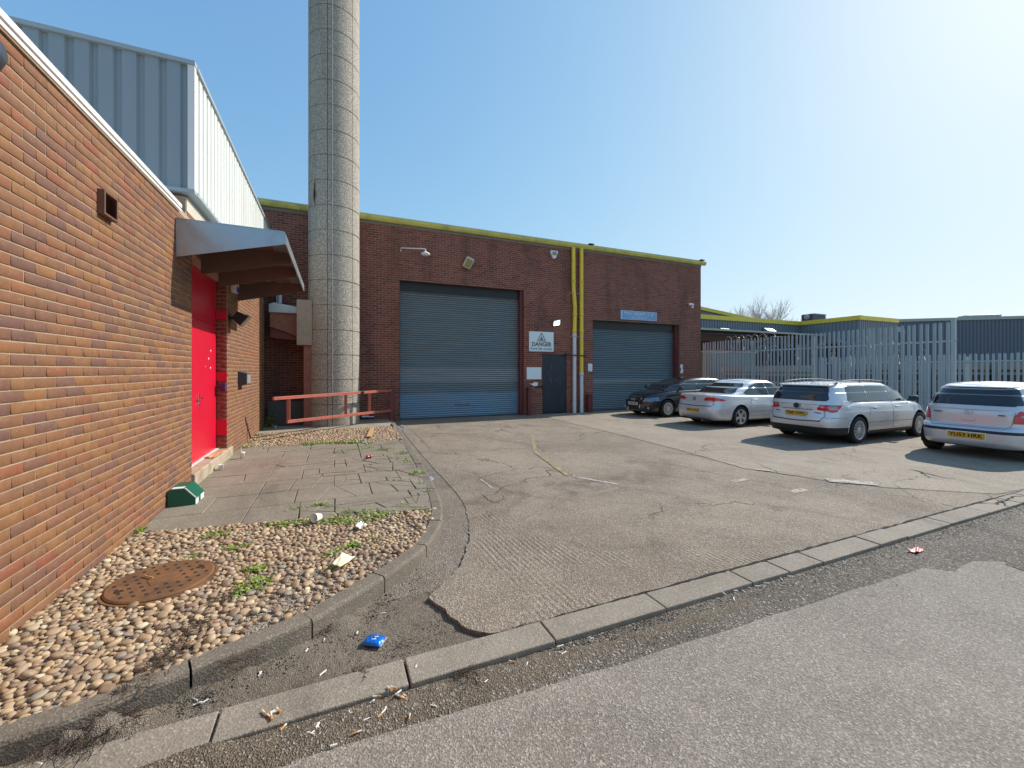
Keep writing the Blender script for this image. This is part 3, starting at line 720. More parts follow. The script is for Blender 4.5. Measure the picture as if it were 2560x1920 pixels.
def stones(name, pts, sub, z, mat, seed, flat=0.55, elong=(1.0, 1.45), bury=0.3, angle=None, lump=0.10):
    g = np.random.default_rng(seed); V0, F0 = ico(sub); nV = len(V0); VV = []; FF = []
    for i, (x, y, rr) in enumerate(pts):
        e = g.uniform(*elong); a = (angle if angle is not None else 0) + g.normal(0, 0.7)
        sx, sy, sz = rr * math.sqrt(e) * 1.04, rr / math.sqrt(e) * 1.04, rr * g.uniform(flat * .8, flat * 1.3)
        Q = V0 * (1 + lump * np.sin(V0[:, [1, 2, 0]] * g.uniform(1.5, 3, 3) + g.uniform(0, 6, 3)))
        Q = np.sign(Q) * np.abs(Q) ** g.uniform(0.82, 1.0)
        Q = Q * (sx, sy, sz); ty, tx = g.normal(0, .22, 2)
        Rx = np.array([[1, 0, 0], [0, math.cos(tx), -math.sin(tx)], [0, math.sin(tx), math.cos(tx)]]); Ry = np.array([[math.cos(ty), 0, math.sin(ty)], [0, 1, 0], [-math.sin(ty), 0, math.cos(ty)]])
        Rz = np.array([[math.cos(a), -math.sin(a), 0], [math.sin(a), math.cos(a), 0], [0, 0, 1]])
        Q = Q @ Rx.T @ Ry.T @ Rz.T + (x, y, z + sz * (1 - bury) * .9)
        VV.append(Q); FF.append(F0 + i * nV)
    me = np_mesh(name, np.concatenate(VV), np.concatenate(FF), True)
    return link_mesh(name, me, mat)
MH = onZ(405, 1449, PAVE + 0.012); MR = 0.325
def excl(x, y): return (x - MH.x)**2 + (y - MH.y)**2 < (MR + 0.02)**2
bareC = [P(700, 1500, PAVE), P(770, 1440, PAVE), P(640, 1560, PAVE), P(950, 1400, PAVE), P(1040, 1310, PAVE), P(830, 1465, PAVE), P(790, 1500, PAVE), P(860, 1500, PAVE), P(900, 1450, PAVE)]
def keep(x, y):
    d = min(math.hypot(x - a, y - b) for a, b in bareC)
    e = min(math.hypot(x - a, y - b) for a, b in kin if -3 < a)
    k = 1.0
    if d < 0.15: k = 0.04
    elif d < 0.2: k = 0.4
    if e < 0.06: k *= 0.25
    return k
pts = scatter(near_poly, 0.0155, 0.033, 150000, 3, excl, keep, gap=0.855)
hi = [p for p in pts if p[1] < 3.6]; lo = [p for p in pts if p[1] >= 3.6]
o = stones('pebbles', hi, 3, PAVE - .014, PEB, 5, angle=0.6, bury=.22); tag(o, 'brown and buff rounded pebbles set in mortar around the rusty cover', 'pebbles', kind='stuff')
o2 = stones('pebbles', lo, 2, PAVE - .014, PEB, 6, angle=0.6); tag(o2, 'rounded pebbles set in mortar next to the cracked slabs', 'pebbles', kind='stuff')
pts = scatter(far_poly, 0.022, 0.036, 40000, 8, gap=0.9)
o = stones('pebbles', pts, 2, PAVE - .014, PEB, 9, angle=0.2); tag(o, 'strip of buff pebbles in front of the round chimney foot', 'pebbles', kind='stuff')

# grit, mud crumbs and twigs along the gutter and the kerb step
def in_strip(n, seed, f):
    g = np.random.default_rng(seed); out = []
    while len(out) < n:
        p = f(g)
        if p is not None: out.append(p)
    return out
def f1(g):
    s = g.uniform(0.8, KS[-1] * (g.random() ** 1.6 * 0.85 + .12)); p, nr = kerb_at(s); w = -abs(g.normal(0, 0.10)) - 0.005; q = p + nr * w
    return (q.x, q.y, g.uniform(.002, .006) * (2.0 if g.random() < .05 else 1))
def f2(g):
    x = g.uniform(-1.6, 2.2) if g.random() < .7 else g.uniform(2.2, 9); return (x, 2.26 - abs(g.normal(0, .09)), g.uniform(.002, .0065))
def f3(g):
    x, y = g.uniform(-1.4, 1.0), g.uniform(2.49, 3.3)
    if y < 2.5 + max(0, x + .3) * 1.3: return (x, y, g.uniform(.0018, .0045))
    return None
def f4(g):
    a, b = bareC[g.integers(len(bareC))]; return (a + g.normal(0, .10), b + g.normal(0, .09), g.uniform(.003, .009))
def inkerb(p): return True
G = in_strip(3600, 1, f1); o = stones('grit', G, 1, -0.028, GUTTER, 12, flat=.7, bury=.3)
tag(o, 'dark grit and crumbs of mud lying along the curved kerb', 'grit', kind='stuff')
G = in_strip(3800, 2, f2); o = stones('grit', G, 1, -0.032, STRIP, 13, flat=.7, bury=.5)
tag(o, 'grit washed against the straight flush kerb of the road', 'grit', kind='stuff')
G = in_strip(1800, 3, f3); o = stones('grit', G, 1, -0.028, GUTTER, 14, flat=.7, bury=.5)
tag(o, 'mud crumbs in the corner between the two kerbs', 'grit', kind='stuff')
G = in_strip(900, 4, f4); G = [g_ for g_ in G if in_poly(np.array([g_[0]]), np.array([g_[1]]), near_poly)[0]]
o = stones('grit', G, 1, PAVE - .012, BEDM, 15, flat=.7, bury=.4); tag(o, 'pale mortar crumbs where pebbles have come loose', 'grit', kind='stuff')
# mud sheets with ragged outlines
def blob(cx, cy, rx, ry, seed, n=46):
    g = random.Random(seed); ph = [g.uniform(0, 6) for _ in range(4)]; out = []
    for i in range(n):
        a = 2 * PI * i / n; k = 1 + .18 * math.sin(2*a + ph[0]) + .12 * math.sin(5*a + ph[1]) + .08 * math.sin(9*a + ph[2]) + g.uniform(-.05, .05)
        out.append((cx + rx * k * math.cos(a), cy + ry * k * math.sin(a)))
    return out
MUD = ground_mat('dried mud', (0.125, 0.098, 0.068), (0.165, 0.132, 0.095), (0.07, 0.055, 0.04), bump=0.010, speck=0.5, agg=120)
from mathutils import noise as mnoise
def heightfield(name, x0, x1, y0, y1, st, f, mat):
    nx, ny = int((x1 - x0) / st), int((y1 - y0) / st); V = []
    for i in range(nx + 1):
        for j in range(ny + 1):
            x, y = x0 + (x1 - x0) * i / nx, y0 + (y1 - y0) * j / ny; V.append((x, y, f(x, y)))
    idx = np.arange((nx + 1) * (ny + 1)).reshape(nx + 1, ny + 1)
    Fq = np.stack([idx[:-1, :-1].ravel(), idx[1:, :-1].ravel(), idx[1:, 1:].ravel(), idx[:-1, 1:].ravel()], -1)
    o = link_mesh(name, np_mesh(name, V, Fq, True), mat); return tag(o, kind='structure')
def fbm(x, y, s, o=4): return mnoise.fractal(Vector((x * s, y * s, s)), 0.6, 2.1, o)
def mudz(x, y):
    edge = min(1, (x + 1.95) / .5) * min(1, max(0, (3.0 - x)) / 1.8)
    c = 2.17 - .02 * x; w = .13 + .05 * fbm(x, 0, 1.3) - .03 * max(0, x)
    k = max(0.0, 1 - ((y - c) / w) ** 2) if w > 0.01 else 0
    return -.032 + edge * (.012 * k + .0085 * k * (1 + fbm(x, y, 9))) + .003 * fbm(x, y, 30, 3) + .022 * math.exp(-((x + .56) ** 2 + (y - 2.34) ** 2) / .022)
def cornz(x, y):
    e = min((Vector((x, y)) - Vector(q)).length for q in kin[::1] if -2.6 < q[0] < 1.4) - .11
    return -.027 + .006 * fbm(x, y, 5) + .004 * fbm(x, y, 22, 3) + .018 * math.exp(-(e / .035) ** 2) * (1 + fbm(x, y, 6)) + .095 * math.exp(-((x + 1.02) ** 2 / .022 + (y - 2.53) ** 2 / .006)) * (1 + .6 * fbm(x, y, 14)) + .035 * math.exp(-((x - .06) ** 2 + (y - 3.00) ** 2) / .006)
heightfield('mud', -2.6, 3.2, 1.9, 2.285, .014, mudz, MUD)
heightfield('mud', -2.6, .93, 2.28, 3.25, .016, lambda x, y: cornz(x, y) if y > 2.485 else (-.0165 + .011 * fbm(x, y, 3.5) + .004 * fbm(x, y, 25, 3) if x < -.5 else -.09), GUTTER)
heightfield('gutter', .3, 2.2, 3.2, 4.6, .02, lambda x, y: -.027 + .021 * min(1, max(0, (y - 3.2) / 1.2)) + .004 * fbm(x, y, 6) * min(1, max(0, (4.6 - y) / .3)) + .002 * fbm(x, y, 30, 3) * min(1, max(0, (4.6 - y) / .3)), GUTTER2)
mb = MB()
for i, (x, y, rx, ry) in enumerate([] and [(-.15, 2.12, .55, .12), (.55, 2.15, .5, .10), (1.45, 2.17, .45, .06), (-1.1, 2.15, .5, .13), (.15, 1.98, .25, .05)]):
    mb.sheet(blob(x, y, rx, ry, i), -0.0225 + i * 0.0006)

# dead twigs
mb = MB(); r = random.Random(31)
def twigs(c, n, sp, L, z):
    for _ in range(n):
        a = r.uniform(0, 2*PI); p = Vector((c[0] + r.gauss(0, sp), c[1] + r.gauss(0, sp), z + r.uniform(.002, .02))); pts_ = [p]
        for _k in range(3):
            a += r.uniform(-.6, .6); p = p + Vector((math.cos(a), math.sin(a), r.uniform(-.2, .35))) * L * r.uniform(.15, .4); p.z = max(p.z, z + .002); pts_.append(p)
        mb.tube(pts_, r.uniform(.0008, .0022), 4, False)
for (u, v, n, sp, L) in ((262, 1822, 420, .055, .09), (215, 1850, 120, .07, .10), (800, 1575, 130, .04, .05), (1010, 1610, 30, .03, .04), (1160, 1690, 60, .04, .06), (900, 1690, 40, .04, .04)):
    q = onZ(u, v, -.02); twigs(q, n, sp, L, -.015 if u > 300 else .01)
for (u, v) in ((440, 1620), (480, 1570), (400, 1660), (330, 1720), (560, 1500), (600, 1655)):
    q = onZ(u, v, PAVE); twigs(q, 60, .045, .06, PAVE)
o = mb.build('dead_twigs', TWIG, fix=False); tag(o, 'brown dead twigs and roots caught along the kerb', 'twigs', kind='stuff')

# green weeds
def blades(mb, c, n, sp, L, z, spx=None):
    for _ in range(n):
        a = r.uniform(0, 2*PI); p = Vector((c[0] + r.gauss(0, spx or sp), c[1] + r.gauss(0, sp), z)); l = L * r.uniform(.5, 1.2); w = l * r.uniform(.10, .2)
        d = Vector((math.cos(a), math.sin(a), 0)); s_ = Vector((-d.y, d.x, 0)) * w; up = r.uniform(.3, 1.0)
        m = p + d * l * .5 + Vector((0, 0, l * up * .6)); e = p + d * l + Vector((0, 0, l * up * r.uniform(.3, .9)))
        mb.add([p - s_*.4, p + s_*.4, m + s_, m - s_, e], [(0, 1, 2, 3), (3, 2, 4)])
mb = MB()
def CW(pts): return [(400 + x / 2.633, 1000 + y / 2.633, n, sp, L) for x, y, n, sp, L in pts]
for (u, v, n, sp, L) in CW([(365,890,60,.04,.05), (820,820,110,.05,.05), (940,808,80,.05,.04), (1110,795,110,.05,.04), (1220,795,110,.05,.04), (1330,805,90,.06,.04), (1430,760,90,.05,.04),
        (1240,740,50,.04,.04), (1050,690,70,.03,.04), (1120,700,30,.03,.03), (900,715,40,.03,.04), (1360,740,60,.05,.04), (1510,745,70,.06,.04), (520,975,45,.035,.045), (1265,960,60,.025,.05),
        (1140,1010,35,.03,.04), (625,1120,70,.03,.045), (640,1205,90,.035,.05), (560,1270,45,.035,.045), (1430,920,30,.03,.03), (220,1030,30,.02,.03), (1120,1120,20,.015,.04),
        (1000,290,130,.08,.07), (1140,283,110,.07,.06), (1250,283,150,.09,.07), (1370,285,70,.05,.06), (1150,345,30,.04,.05), (1270,325,50,.08,.04), (1480,325,70,.07,.05), (1600,350,60,.06,.05), (1520,385,60,.1,.04),
        (1370,315,40,.05,.04), (1640,410,40,.05,.04), (1700,485,60,.05,.05), (1390,470,30,.04,.04), (1550,465,30,.04,.04), (1250,415,20,.04,.03), (1240,480,25,.04,.03), (1720,550,30,.03,.03), (1770,600,50,.03,.03),
        (1610,690,30,.03,.03), (1560,530,25,.04,.03), (1270,640,20,.04,.02), (620,235,80,.06,.07), (660,200,70,.06,.08), (580,275,50,.05,.05), (550,315,40,.04,.05), (1690,720,40,.05,.03), (1770,735,40,.03,.03)]):
    blades(mb, onZ(u, v, PAVE), int(n * 1.3), sp, L, PAVE - .004, sp * 1.5)
blades(mb, onZ(340, 1330, PAVE), 80, .03, .06, PAVE)
o = mb.build('weeds', LEAF, fix=False); tag(o, 'green weeds growing in the slab joints and between pebbles', 'weeds', kind='stuff')
mb = MB(); q = onZ(308, 1352, PAVE); blades(mb, q, 60, .02, .05, PAVE)
for k in range(160):
    b = onZ(667, 1068, PAVE); b.x += .1; blades(mb, (b.x + r.gauss(0, .06), b.y + r.gauss(0, .06)), 1, .01, .10, PAVE + r.uniform(0, .28))
o = mb.build('weeds', LEAFY, fix=False); tag(o, 'yellow green weeds at the foot of the brown brick wall', 'weeds', kind='stuff')
# ---------------------------------------------------------------- helpers for walls
def wall_grid(mb, axis, pos, a0, a1, z0, z1, holes, depth, facing):
    """a wall face with rectangular openings (h0,h1,z0,z1) and reveals of the given depth.
    axis 'y': face at Y=pos running along X, facing -Y; axis 'x': face at X=pos running along Y, facing +X"""
    A = sorted({a0, a1, *[h[0] for h in holes], *[h[1] for h in holes]}); Z = sorted({z0, z1, *[h[2] for h in holes], *[h[3] for h in holes]})
    P3 = (lambda a, z, d: (a, pos + d, z)) if axis == 'y' else (lambda a, z, d: (pos - d, a, z))
    for i in range(len(A) - 1):
        for j in range(len(Z) - 1):
            am, zm = (A[i] + A[i+1]) / 2, (Z[j] + Z[j+1]) / 2
            if any(h[0] < am < h[1] and h[2] < zm < h[3] for h in holes): continue
            q = [P3(A[i], Z[j], 0), P3(A[i+1], Z[j], 0), P3(A[i+1], Z[j+1], 0), P3(A[i], Z[j+1], 0)]
            mb.quad(*q)
    for h in holes:
        c = [(h[0], h[2]), (h[1], h[2]), (h[1], h[3]), (h[0], h[3])]
        for i in range(4):
            p, q = c[i], c[(i+1) % 4]
            mb.quad(P3(*p, 0), P3(*q, 0), P3(*q, depth), P3(*p, depth))
def corrugated(mb, axis, pos, a0, a1, z0, z1, pitch, depth, rib=0.35, out=-1):
    """trapezoidal sheet; flats stand proud"""
    n = max(1, round((a1 - a0) / pitch)); p = (a1 - a0) / n; prof = []
    for i in range(n):
        s = a0 + i * p
        prof += [(s, 0), (s + p * (1 - rib) * .96, 0), (s + p * (1 - rib * .78), depth), (s + p * .96, depth)]
    prof.append((a1, 0))
    P3 = (lambda a, z, d: (a, pos + d, z)) if axis == 'y' else (lambda a, z, d: (pos - d, a, z))
    for i in range(len(prof) - 1):
        mb.quad(P3(prof[i][0], z0, prof[i][1]), P3(prof[i+1][0], z0, prof[i+1][1]), P3(prof[i+1][0], z1, prof[i+1][1]), P3(prof[i][0], z1, prof[i][1]))
# ================================================================= left building
LB = thing('brick_building', 'brown brick building on the left with white ribbed cladding above', 'building', (XW, 6, 0))
DY0, DY1, DZ1 = 6.93, 8.98, 3.30; RC = 0.175
ZL = onX(447, 513, XW).z                     # top of the low parapet
YF = 6.43; YC = onX(461, 300, XW).y          # end of flashing; corner of the cladding
ZC0, ZC1 = 4.07, 5.70; YE = 13.30
mb = MB()
wall_grid(mb, 'x', XW, -6, YF + .25, -.1, ZL - .02, [], 0, 1)
wall_grid(mb, 'x', XW, YF + .25, YE, -.1, 3.98, [(DY0, DY1, 0.27, DZ1)], RC, 1)
mb.quad((XW, YE, -.1), (XW - 4, YE, -.1), (XW - 4, YE, 3.98), (XW, YE, 3.98))
mb.quad((XW, YF + .25, ZL - .02), (XW - .3, YF + .25, ZL - .02), (XW - .3, YF + .25, 3.98), (XW, YF + .25, 3.98))
mb.quad((XW, -6, ZL-.02), (XW, YF+.25, ZL-.02), (XW - .3, YF+.25, ZL-.02), (XW - .3, -6, ZL-.02))
wall = mb.build('wall', MORTAR_L, LB, fix=False)
# real bricks standing proud of recessed joints
def bricks(a0, a1, z0, z1, hole, plane, axis, seed, skip=0.0):
    g = random.Random(seed); V = []; Fs = []; J = .0048; n = 0
    row = int(math.floor(z0 / .075))
    while row * .075 < z1:
        zb_, zt_ = max(z0, row * .075) + J, min(z1, row * .075 + .075) - J
        off = (.1125 if row % 2 else 0) + g.uniform(-.006, .006); k = math.floor((a0 - off) / .225)
        while k * .225 + off < a1:
            s0, s1 = max(a0, k * .225 + off), min(a1, k * .225 + off + .225); k += 1
            spans = [(s0, s1)]
            if hole and zt_ > hole[2] and zb_ < hole[3]:
                if s1 <= hole[0] or s0 >= hole[1]: pass
                else:
                    spans = [(s0, hole[0])] if s0 < hole[0] else []
                    if s1 > hole[1]: spans.append((hole[1], s1))
            for (p, q) in spans:
                if q - p < .025 or zt_ - zb_ < .015: continue
                p += J + g.uniform(-.0012, .0012); q -= J + g.uniform(-.0012, .0012); zl, zh = zb_ + g.uniform(-.0012, .0012), zt_ + g.uniform(-.0012, .0012)
                d = .0058 + g.uniform(-.0014, .0014); t1, t2 = g.uniform(-.0013, .0013), g.uniform(-.0013, .0013); c = .0028; b = len(V)
                for (a, z) in ((p, zl), (q, zl), (q, zh), (p, zh)): V.append((a, z, -.002))
                for i, (a, z) in enumerate(((p, zl), (q, zl), (q, zh), (p, zh))): V.append((a, z, d - c + (t1 if i in (1, 2) else 0) + (t2 if i > 1 else 0)))
                for i, (a, z) in enumerate(((p + c, zl + c), (q - c, zl + c), (q - c, zh - c), (p + c, zh - c))): V.append((a, z, d + (t1 if i in (1, 2) else 0) + (t2 if i > 1 else 0)))
                for i in range(4): j = (i + 1) % 4; Fs += [(b+i, b+j, b+4+j, b+4+i), (b+4+i, b+4+j, b+8+j, b+8+i)]
                Fs.append((b+8, b+9, b+10, b+11))
        row += 1
    W_ = [((plane + d, a, z) if axis == 'x' else (a, plane - d, z)) for a, z, d in V]
    return np_mesh('bricks', np.array(W_), np.array(Fs))
me = bricks(-.5, YE, -.1, 3.98, (DY0, DY1, 0.27, DZ1), XW, 'x', 4)
bm = bmesh.new(); bm.from_mesh(me); bmesh.ops.delete(bm, geom=[v for v in bm.verts if v.co.z > ZL - .04 and v.co.y < YF + .24], context='VERTS'); bmesh.ops.recalc_face_normals(bm, faces=bm.faces[:]); bm.to_mesh(me); bm.free()
link_mesh('brickwork', me, BRICK_L, LB)
me = bricks(XW - RC, XW - .002, .27, DZ1, None, DY1, 'y', 5); bm = bmesh.new(); bm.from_mesh(me); bmesh.ops.recalc_face_normals(bm, faces=bm.faces[:]); bm.to_mesh(me); bm.free(); link_mesh('brickwork', me, BRICK_RED, LB)
# inner dark behind the door, roof slab
mb = MB(); mb.box((XW - 6, -6, -.1), (XW - .3, YE - .02, 3.62)); mb.build('core', SOFFIT, LB)
mb = MB(); mb.box((XW - .34, -6, ZL - .035), (XW + .035, YF, ZL + .012)); mb.box((XW + .02, -6, ZL - .085), (XW + .035, YF, ZL - .0551))
mb.build('flashing', FLASH, LB, bevel=0.004)
mb = MB(); mb.box((XW - .02, YF + .26, 3.80), (XW + .012, 13.2, 3.975)); mb.build('soffit_board', SOFFIT, LB)
# recess behind the soffit + underside of the overhanging cladding
XO = XW + 0.10
XC = XO
YC = 6.64
mb = MB(); corrugated(mb, 'x', XC, YC + .07, 13.85, ZC0, ZC1, 0.2, 0.03, 0.34)
mb.build('side_cladding', CLAD_W, LB, fix=False)
mb = MB(); corrugated(mb, 'y', YC, XC - 7.0, XC - .06, ZC0, ZC1, 0.222, 0.035, 0.36)
mb.build('end_cladding', CLAD_SHADED, LB, fix=False)
mb = MB()
mb.box((XC - 7, YC - .03, ZC1), (XC + .02, YC + .08, ZC1 + .055)); mb.box((XC - .08, YC + .0801, ZC1), (XC + .03, 13.87, ZC1 + .045))
mb.box((XC - 7, YC - .025, ZC0 - .05), (XC + .015, YC + .1, ZC0 - .001)); mb.box((XC - .10, YC + .1001, ZC0 - .045), (XC + .022, 13.87, ZC0 - .001))
mb.build('capping', M('grey capping', (0.34, 0.40, 0.43), 0.45), LB)
mb = MB(); mb.box((XC - .062, YC - .012, ZC0), (XC + .012, YC + .07, ZC1 - .001)); mb.build('corner_trim', FLASH, LB)
mb = MB(); mb.box((XC - 7, YC + .2, ZC0 - .04), (XC - .1, 13.84, ZC1 - .04)); mb.build('roof_box', SOFFIT, LB)
mb = MB(); mb.box((XC - 6.9, 13.70, ZC0), (XC - .05, 13.86, ZC1 - .003)); mb.build('rear_panel', CLAD_SHADED, LB)
# door, threshold, reveals
XD = XW - RC
door = MB(); door.box((XD - .05, DY0 + .002, 2.50), (XD, DY1 - .002, DZ1 - .002)); door.build('door_head_panel', RED, LB)
for k in (0, 1):
    y0 = DY0 + .004 + k * 1.022; mb = MB(); mb.box((XD - .045, y0, .285), (XD + (.012 if k == 0 else .008), y0 + 1.016, 2.494))
    lf = mb.build('door', RED, LB, bevel=0.004)
    if k == 0:
        mb = MB(); mb.bevbox((XD + .02, y0 + .955, 1.22), (.02, .045, .19), .006); mb.tube([(XD + .03, y0 + .955, 1.26), (XD + .07, y0 + .955, 1.26), (XD + .07, y0 + .84, 1.262)], .009)
        mb.tube([(XD + .03, y0 + .955, 1.18), (XD + .045, y0 + .955, 1.18)], .012); mb.build('handle', CHROME, lf)
    else:
        for (u, v) in ((527, 877.5), (522, 897), (526.5, 920), (514, 916)):
            mb = MB(); q = onX(u, v, XD + .0095); rr = .02 if u > 520 else .008
            mb.lathe([(0, .002), (rr, .002), (rr, 0)], (XD + .0085, q.y, q.z), 'x', 10); mb.build('sticker', LABELW, lf)
for z0, z1 in ((.52, .80), (1.50, 1.66), (2.62, 2.78)):
    mb = MB(); mb.box((XW - RC + .01, DY1 - .014, z0), (XW - .004, DY1 + .004, z1)); mb.build('hinge_plate', RED, LB)
mb = MB(); mb.bevbox((XW - .05, DY1 - .05, 1.40), (.085, .085, .13), .012)
o = mb.build('keypad', M('purple keypad', (0.06, 0.02, 0.11), .4), LB)
mb = MB(); mb.prism([(XW - .30, 0.0), (XW + .045, 0.0), (XW + .045, .255), (XW + .03, .27), (XW - .30, .275)], 'y', DY0 - .012, DY1 + .26)
st = mb.build('threshold', CONC2, LB, bevel=0.008)
mb = MB(); mb.box((XD + .001, DY0 + .01, .2755), (XD + .05, DY1 - .01, .286)); mb.build('sill_strip', FLASH, LB)
# canopy
CY0, CY1 = 6.28, 9.90; XCn = -.66
cn = thing('entrance_canopy', 'folded galvanised metal canopy over the red door', 'canopy', (XW, (CY0 + CY1) / 2, 3.4))
zt = 3.56; XCn2 = -.60
mb = MB(); mb.prism([(XW + .010, 3.09), (XCn2 - .012, 3.385), (XCn2 - .002, 3.42), (XCn2 - .01, zt - .035), (XCn2 - .05, zt - .006), (XW + .010, zt + .012)], 'y', CY0, CY0 + .012)
mb.build('side_panel', GALV, cn)
mb = MB(); mb.prism([(XW + .002, zt), (XCn2 - .06, zt - .012), (XCn2 - .04, zt - .002), (XW + .002, zt + .014)], 'y', CY0 - .004, CY1 + .004)
mb.prism([(XCn2 - .06, zt - .012), (XCn2 - .014, zt - .045), (XCn2 - .008, 3.38), (XCn2 + .006, 3.38), (XCn2 + .004, zt - .04), (XCn2 - .012, zt - .012), (XCn2 - .04, zt - .002)], 'y', CY0 - .004, CY1 + .004)
mb.build('roof_sheet', GALV, cn)
for i, y in enumerate((7.35, 8.35, 9.885)):
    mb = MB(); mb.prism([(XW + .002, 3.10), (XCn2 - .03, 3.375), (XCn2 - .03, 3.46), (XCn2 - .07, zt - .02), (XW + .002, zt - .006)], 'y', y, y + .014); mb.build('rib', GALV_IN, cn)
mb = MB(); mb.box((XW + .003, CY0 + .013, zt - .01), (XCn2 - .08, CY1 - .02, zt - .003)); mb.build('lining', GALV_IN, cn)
# fittings on the left wall
q0, q1 = onX(241, 515, XW), onX(280, 515, XW); zc0, zc1 = onX(255, 548, XW).z, onX(255, 485, XW).z
zc0, zc1 = 3.06, 3.33
vt = thing('wall_vent', 'small square brown louvred vent high on the brown brick wall', 'vent', (XW, q0.y, zc0))
y0, y1 = q0.y - .005, q1.y - .03; zc0 = onX(280, 552, XW + .03).z; zc1 = onX(280, 493, XW + .03).z
mb = MB(); mb.box((XW, y0, zc0), (XW + .055, y0 + .018, zc1)); mb.box((XW, y1 - .018, zc0), (XW + .055, y1, zc1)); mb.box((XW, y0 + .0181, zc0), (XW + .055, y1 - .0181, zc0 + .018)); mb.box((XW, y0 + .0181, zc1 - .018), (XW + .055, y1 - .0181, zc1))
mb.build('frame', VENTBR, vt, bevel=0.003)
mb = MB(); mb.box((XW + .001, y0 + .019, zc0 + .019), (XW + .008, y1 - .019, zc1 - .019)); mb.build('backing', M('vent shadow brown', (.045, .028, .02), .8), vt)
mb = MB(); z = zc0 + .03
while z < zc1 - .03:
    mb.add([(XW + .050, y0 + .0185, z - .005), (XW + .050, y1 - .0185, z - .005), (XW + .030, y1 - .0185, z + .005), (XW + .030, y0 + .0185, z + .005)], [(0, 1, 2, 3)]); z += .013
mb.build('louvres', VENTBR, vt, fix=False)
q = onX(-40, 120, XW); lp = thing('round_wall_lamp', 'dark round lamp at the left edge of the brown brick wall', 'lamp', q)
mb = MB(); mb.lathe([(0, .07), (.06, .065), (.09, .04), (.10, 0)], q, 'x', 28); mb.build('cover', M('dark lamp cover', (.045, .05, .06), .35), lp)
mb = MB(); mb.lathe([(.101, 0), (.112, 0), (.112, .02), (.101, .024)], q, 'x', 28); mb.build('base_ring', DARKGREY, lp)
# floodlight
q = onX(592, 796, XW + .12); fl = thing('floodlight', 'dark floodlight on the brick wall just past the red door', 'floodlight', (XW, q.y, q.z))
mb = MB(); mb.box((XW, q.y - .10, q.z - .05), (XW + .03, q.y - .02, q.z + .05)); mb.tube([(XW + .03, q.y - .06, q.z), (XW + .10, q.y - .06, q.z - .01)], .02); mb.build('bracket', BLACK, fl)
Rm = Matrix.Rotation(math.radians(38), 3, 'Y') ; c = Vector((XW + .19, q.y - .02, q.z))
mb = MB(); mb.prism([(-.10, -.07), (.09, -.12), (.09, .12), (-.10, .07)], 'y', -.13, .13)
for i, v in enumerate(mb.v): mb.v[i] = tuple(Rm @ Vector(v) + c)
mb.build('housing', BLACK, fl, bevel=0.006)
mb = MB(); mb.box((.0905, -.115, -.105), (.098, .115, .105))
for i, v in enumerate(mb.v): mb.v[i] = tuple(Rm @ Vector(v) + c)
mb.build('lens', LENS, fl)
# steel ashtray box
y0, y1 = onX(594, 950, XW).y, onX(614, 950, XW).y; za, zb = onX(600, 966, XW + .07).z, onX(594, 928, XW + .07).z
y1 = y0 + .42
bx = thing('wall_box', 'grey metal box on the brick wall below the floodlight', 'box', (XW, y0, za))
mb = MB(); mb.prism([(XW, za), (XW + .16, za + .03), (XW + .16, zb - .05), (XW, zb)], 'y', y0, y1); mb.build('case', DARKGREY, bx, bevel=0.006)
mb = MB(); mb.box((XW + .1605, y0 + .02, za + .05), (XW + .165, y1 - .02, zb - .07)); mb.build('front_plate', M('brushed plate', (.5, .5, .48), .35, .5, var=.4, vs=30), bx)
# alarm box under the canopy
q = onX(588, 715, XW + .05); ab = thing('alarm_box', 'blue and white alarm box tucked under the far end of the canopy', 'alarm', (XW, q.y, q.z))
mb = MB(); mb.prism([(q.y - .12, q.z - .13), (q.y + .12, q.z - .13), (q.y + .15, q.z + .15), (q.y - .15, q.z + .15)], 'x', XW, XW + .09); mb.build('case', WHITEP, ab, bevel=0.01)
mb = MB(); mb.box((XW + .0905, q.y - .10, q.z - .125), (XW + .096, q.y + .10, q.z - .02)); mb.build('blue_panel', M('alarm blue', (.02, .05, .3), .4), ab)

# ================================================================= chimney
CX, CYy, CR = 0.0, 13.38, 0.70
ch = thing('chimney', 'tall round chimney clad in exposed aggregate panels', 'chimney', (CX, CYy, PAVE))
mb = MB(); H = 24.0; pit = 0.705
zj = [PAVE + .62 + k * pit for k in range(-1, 36)]
prof = [(CR - .02, 0.0)]
z = 0.0
for k, zz in enumerate(zj):
    if zz < .05: continue
    prof += [(CR, max(z, 0.0) + .014), (CR, zz - .014), (CR - .02, zz - .009), (CR - .02, zz + .006)]; z = zz
mb.lathe(prof, (CX, CYy, 0), 'z', 128, smooth=False)
mb.build('shaft', AGG, ch, fix=False)
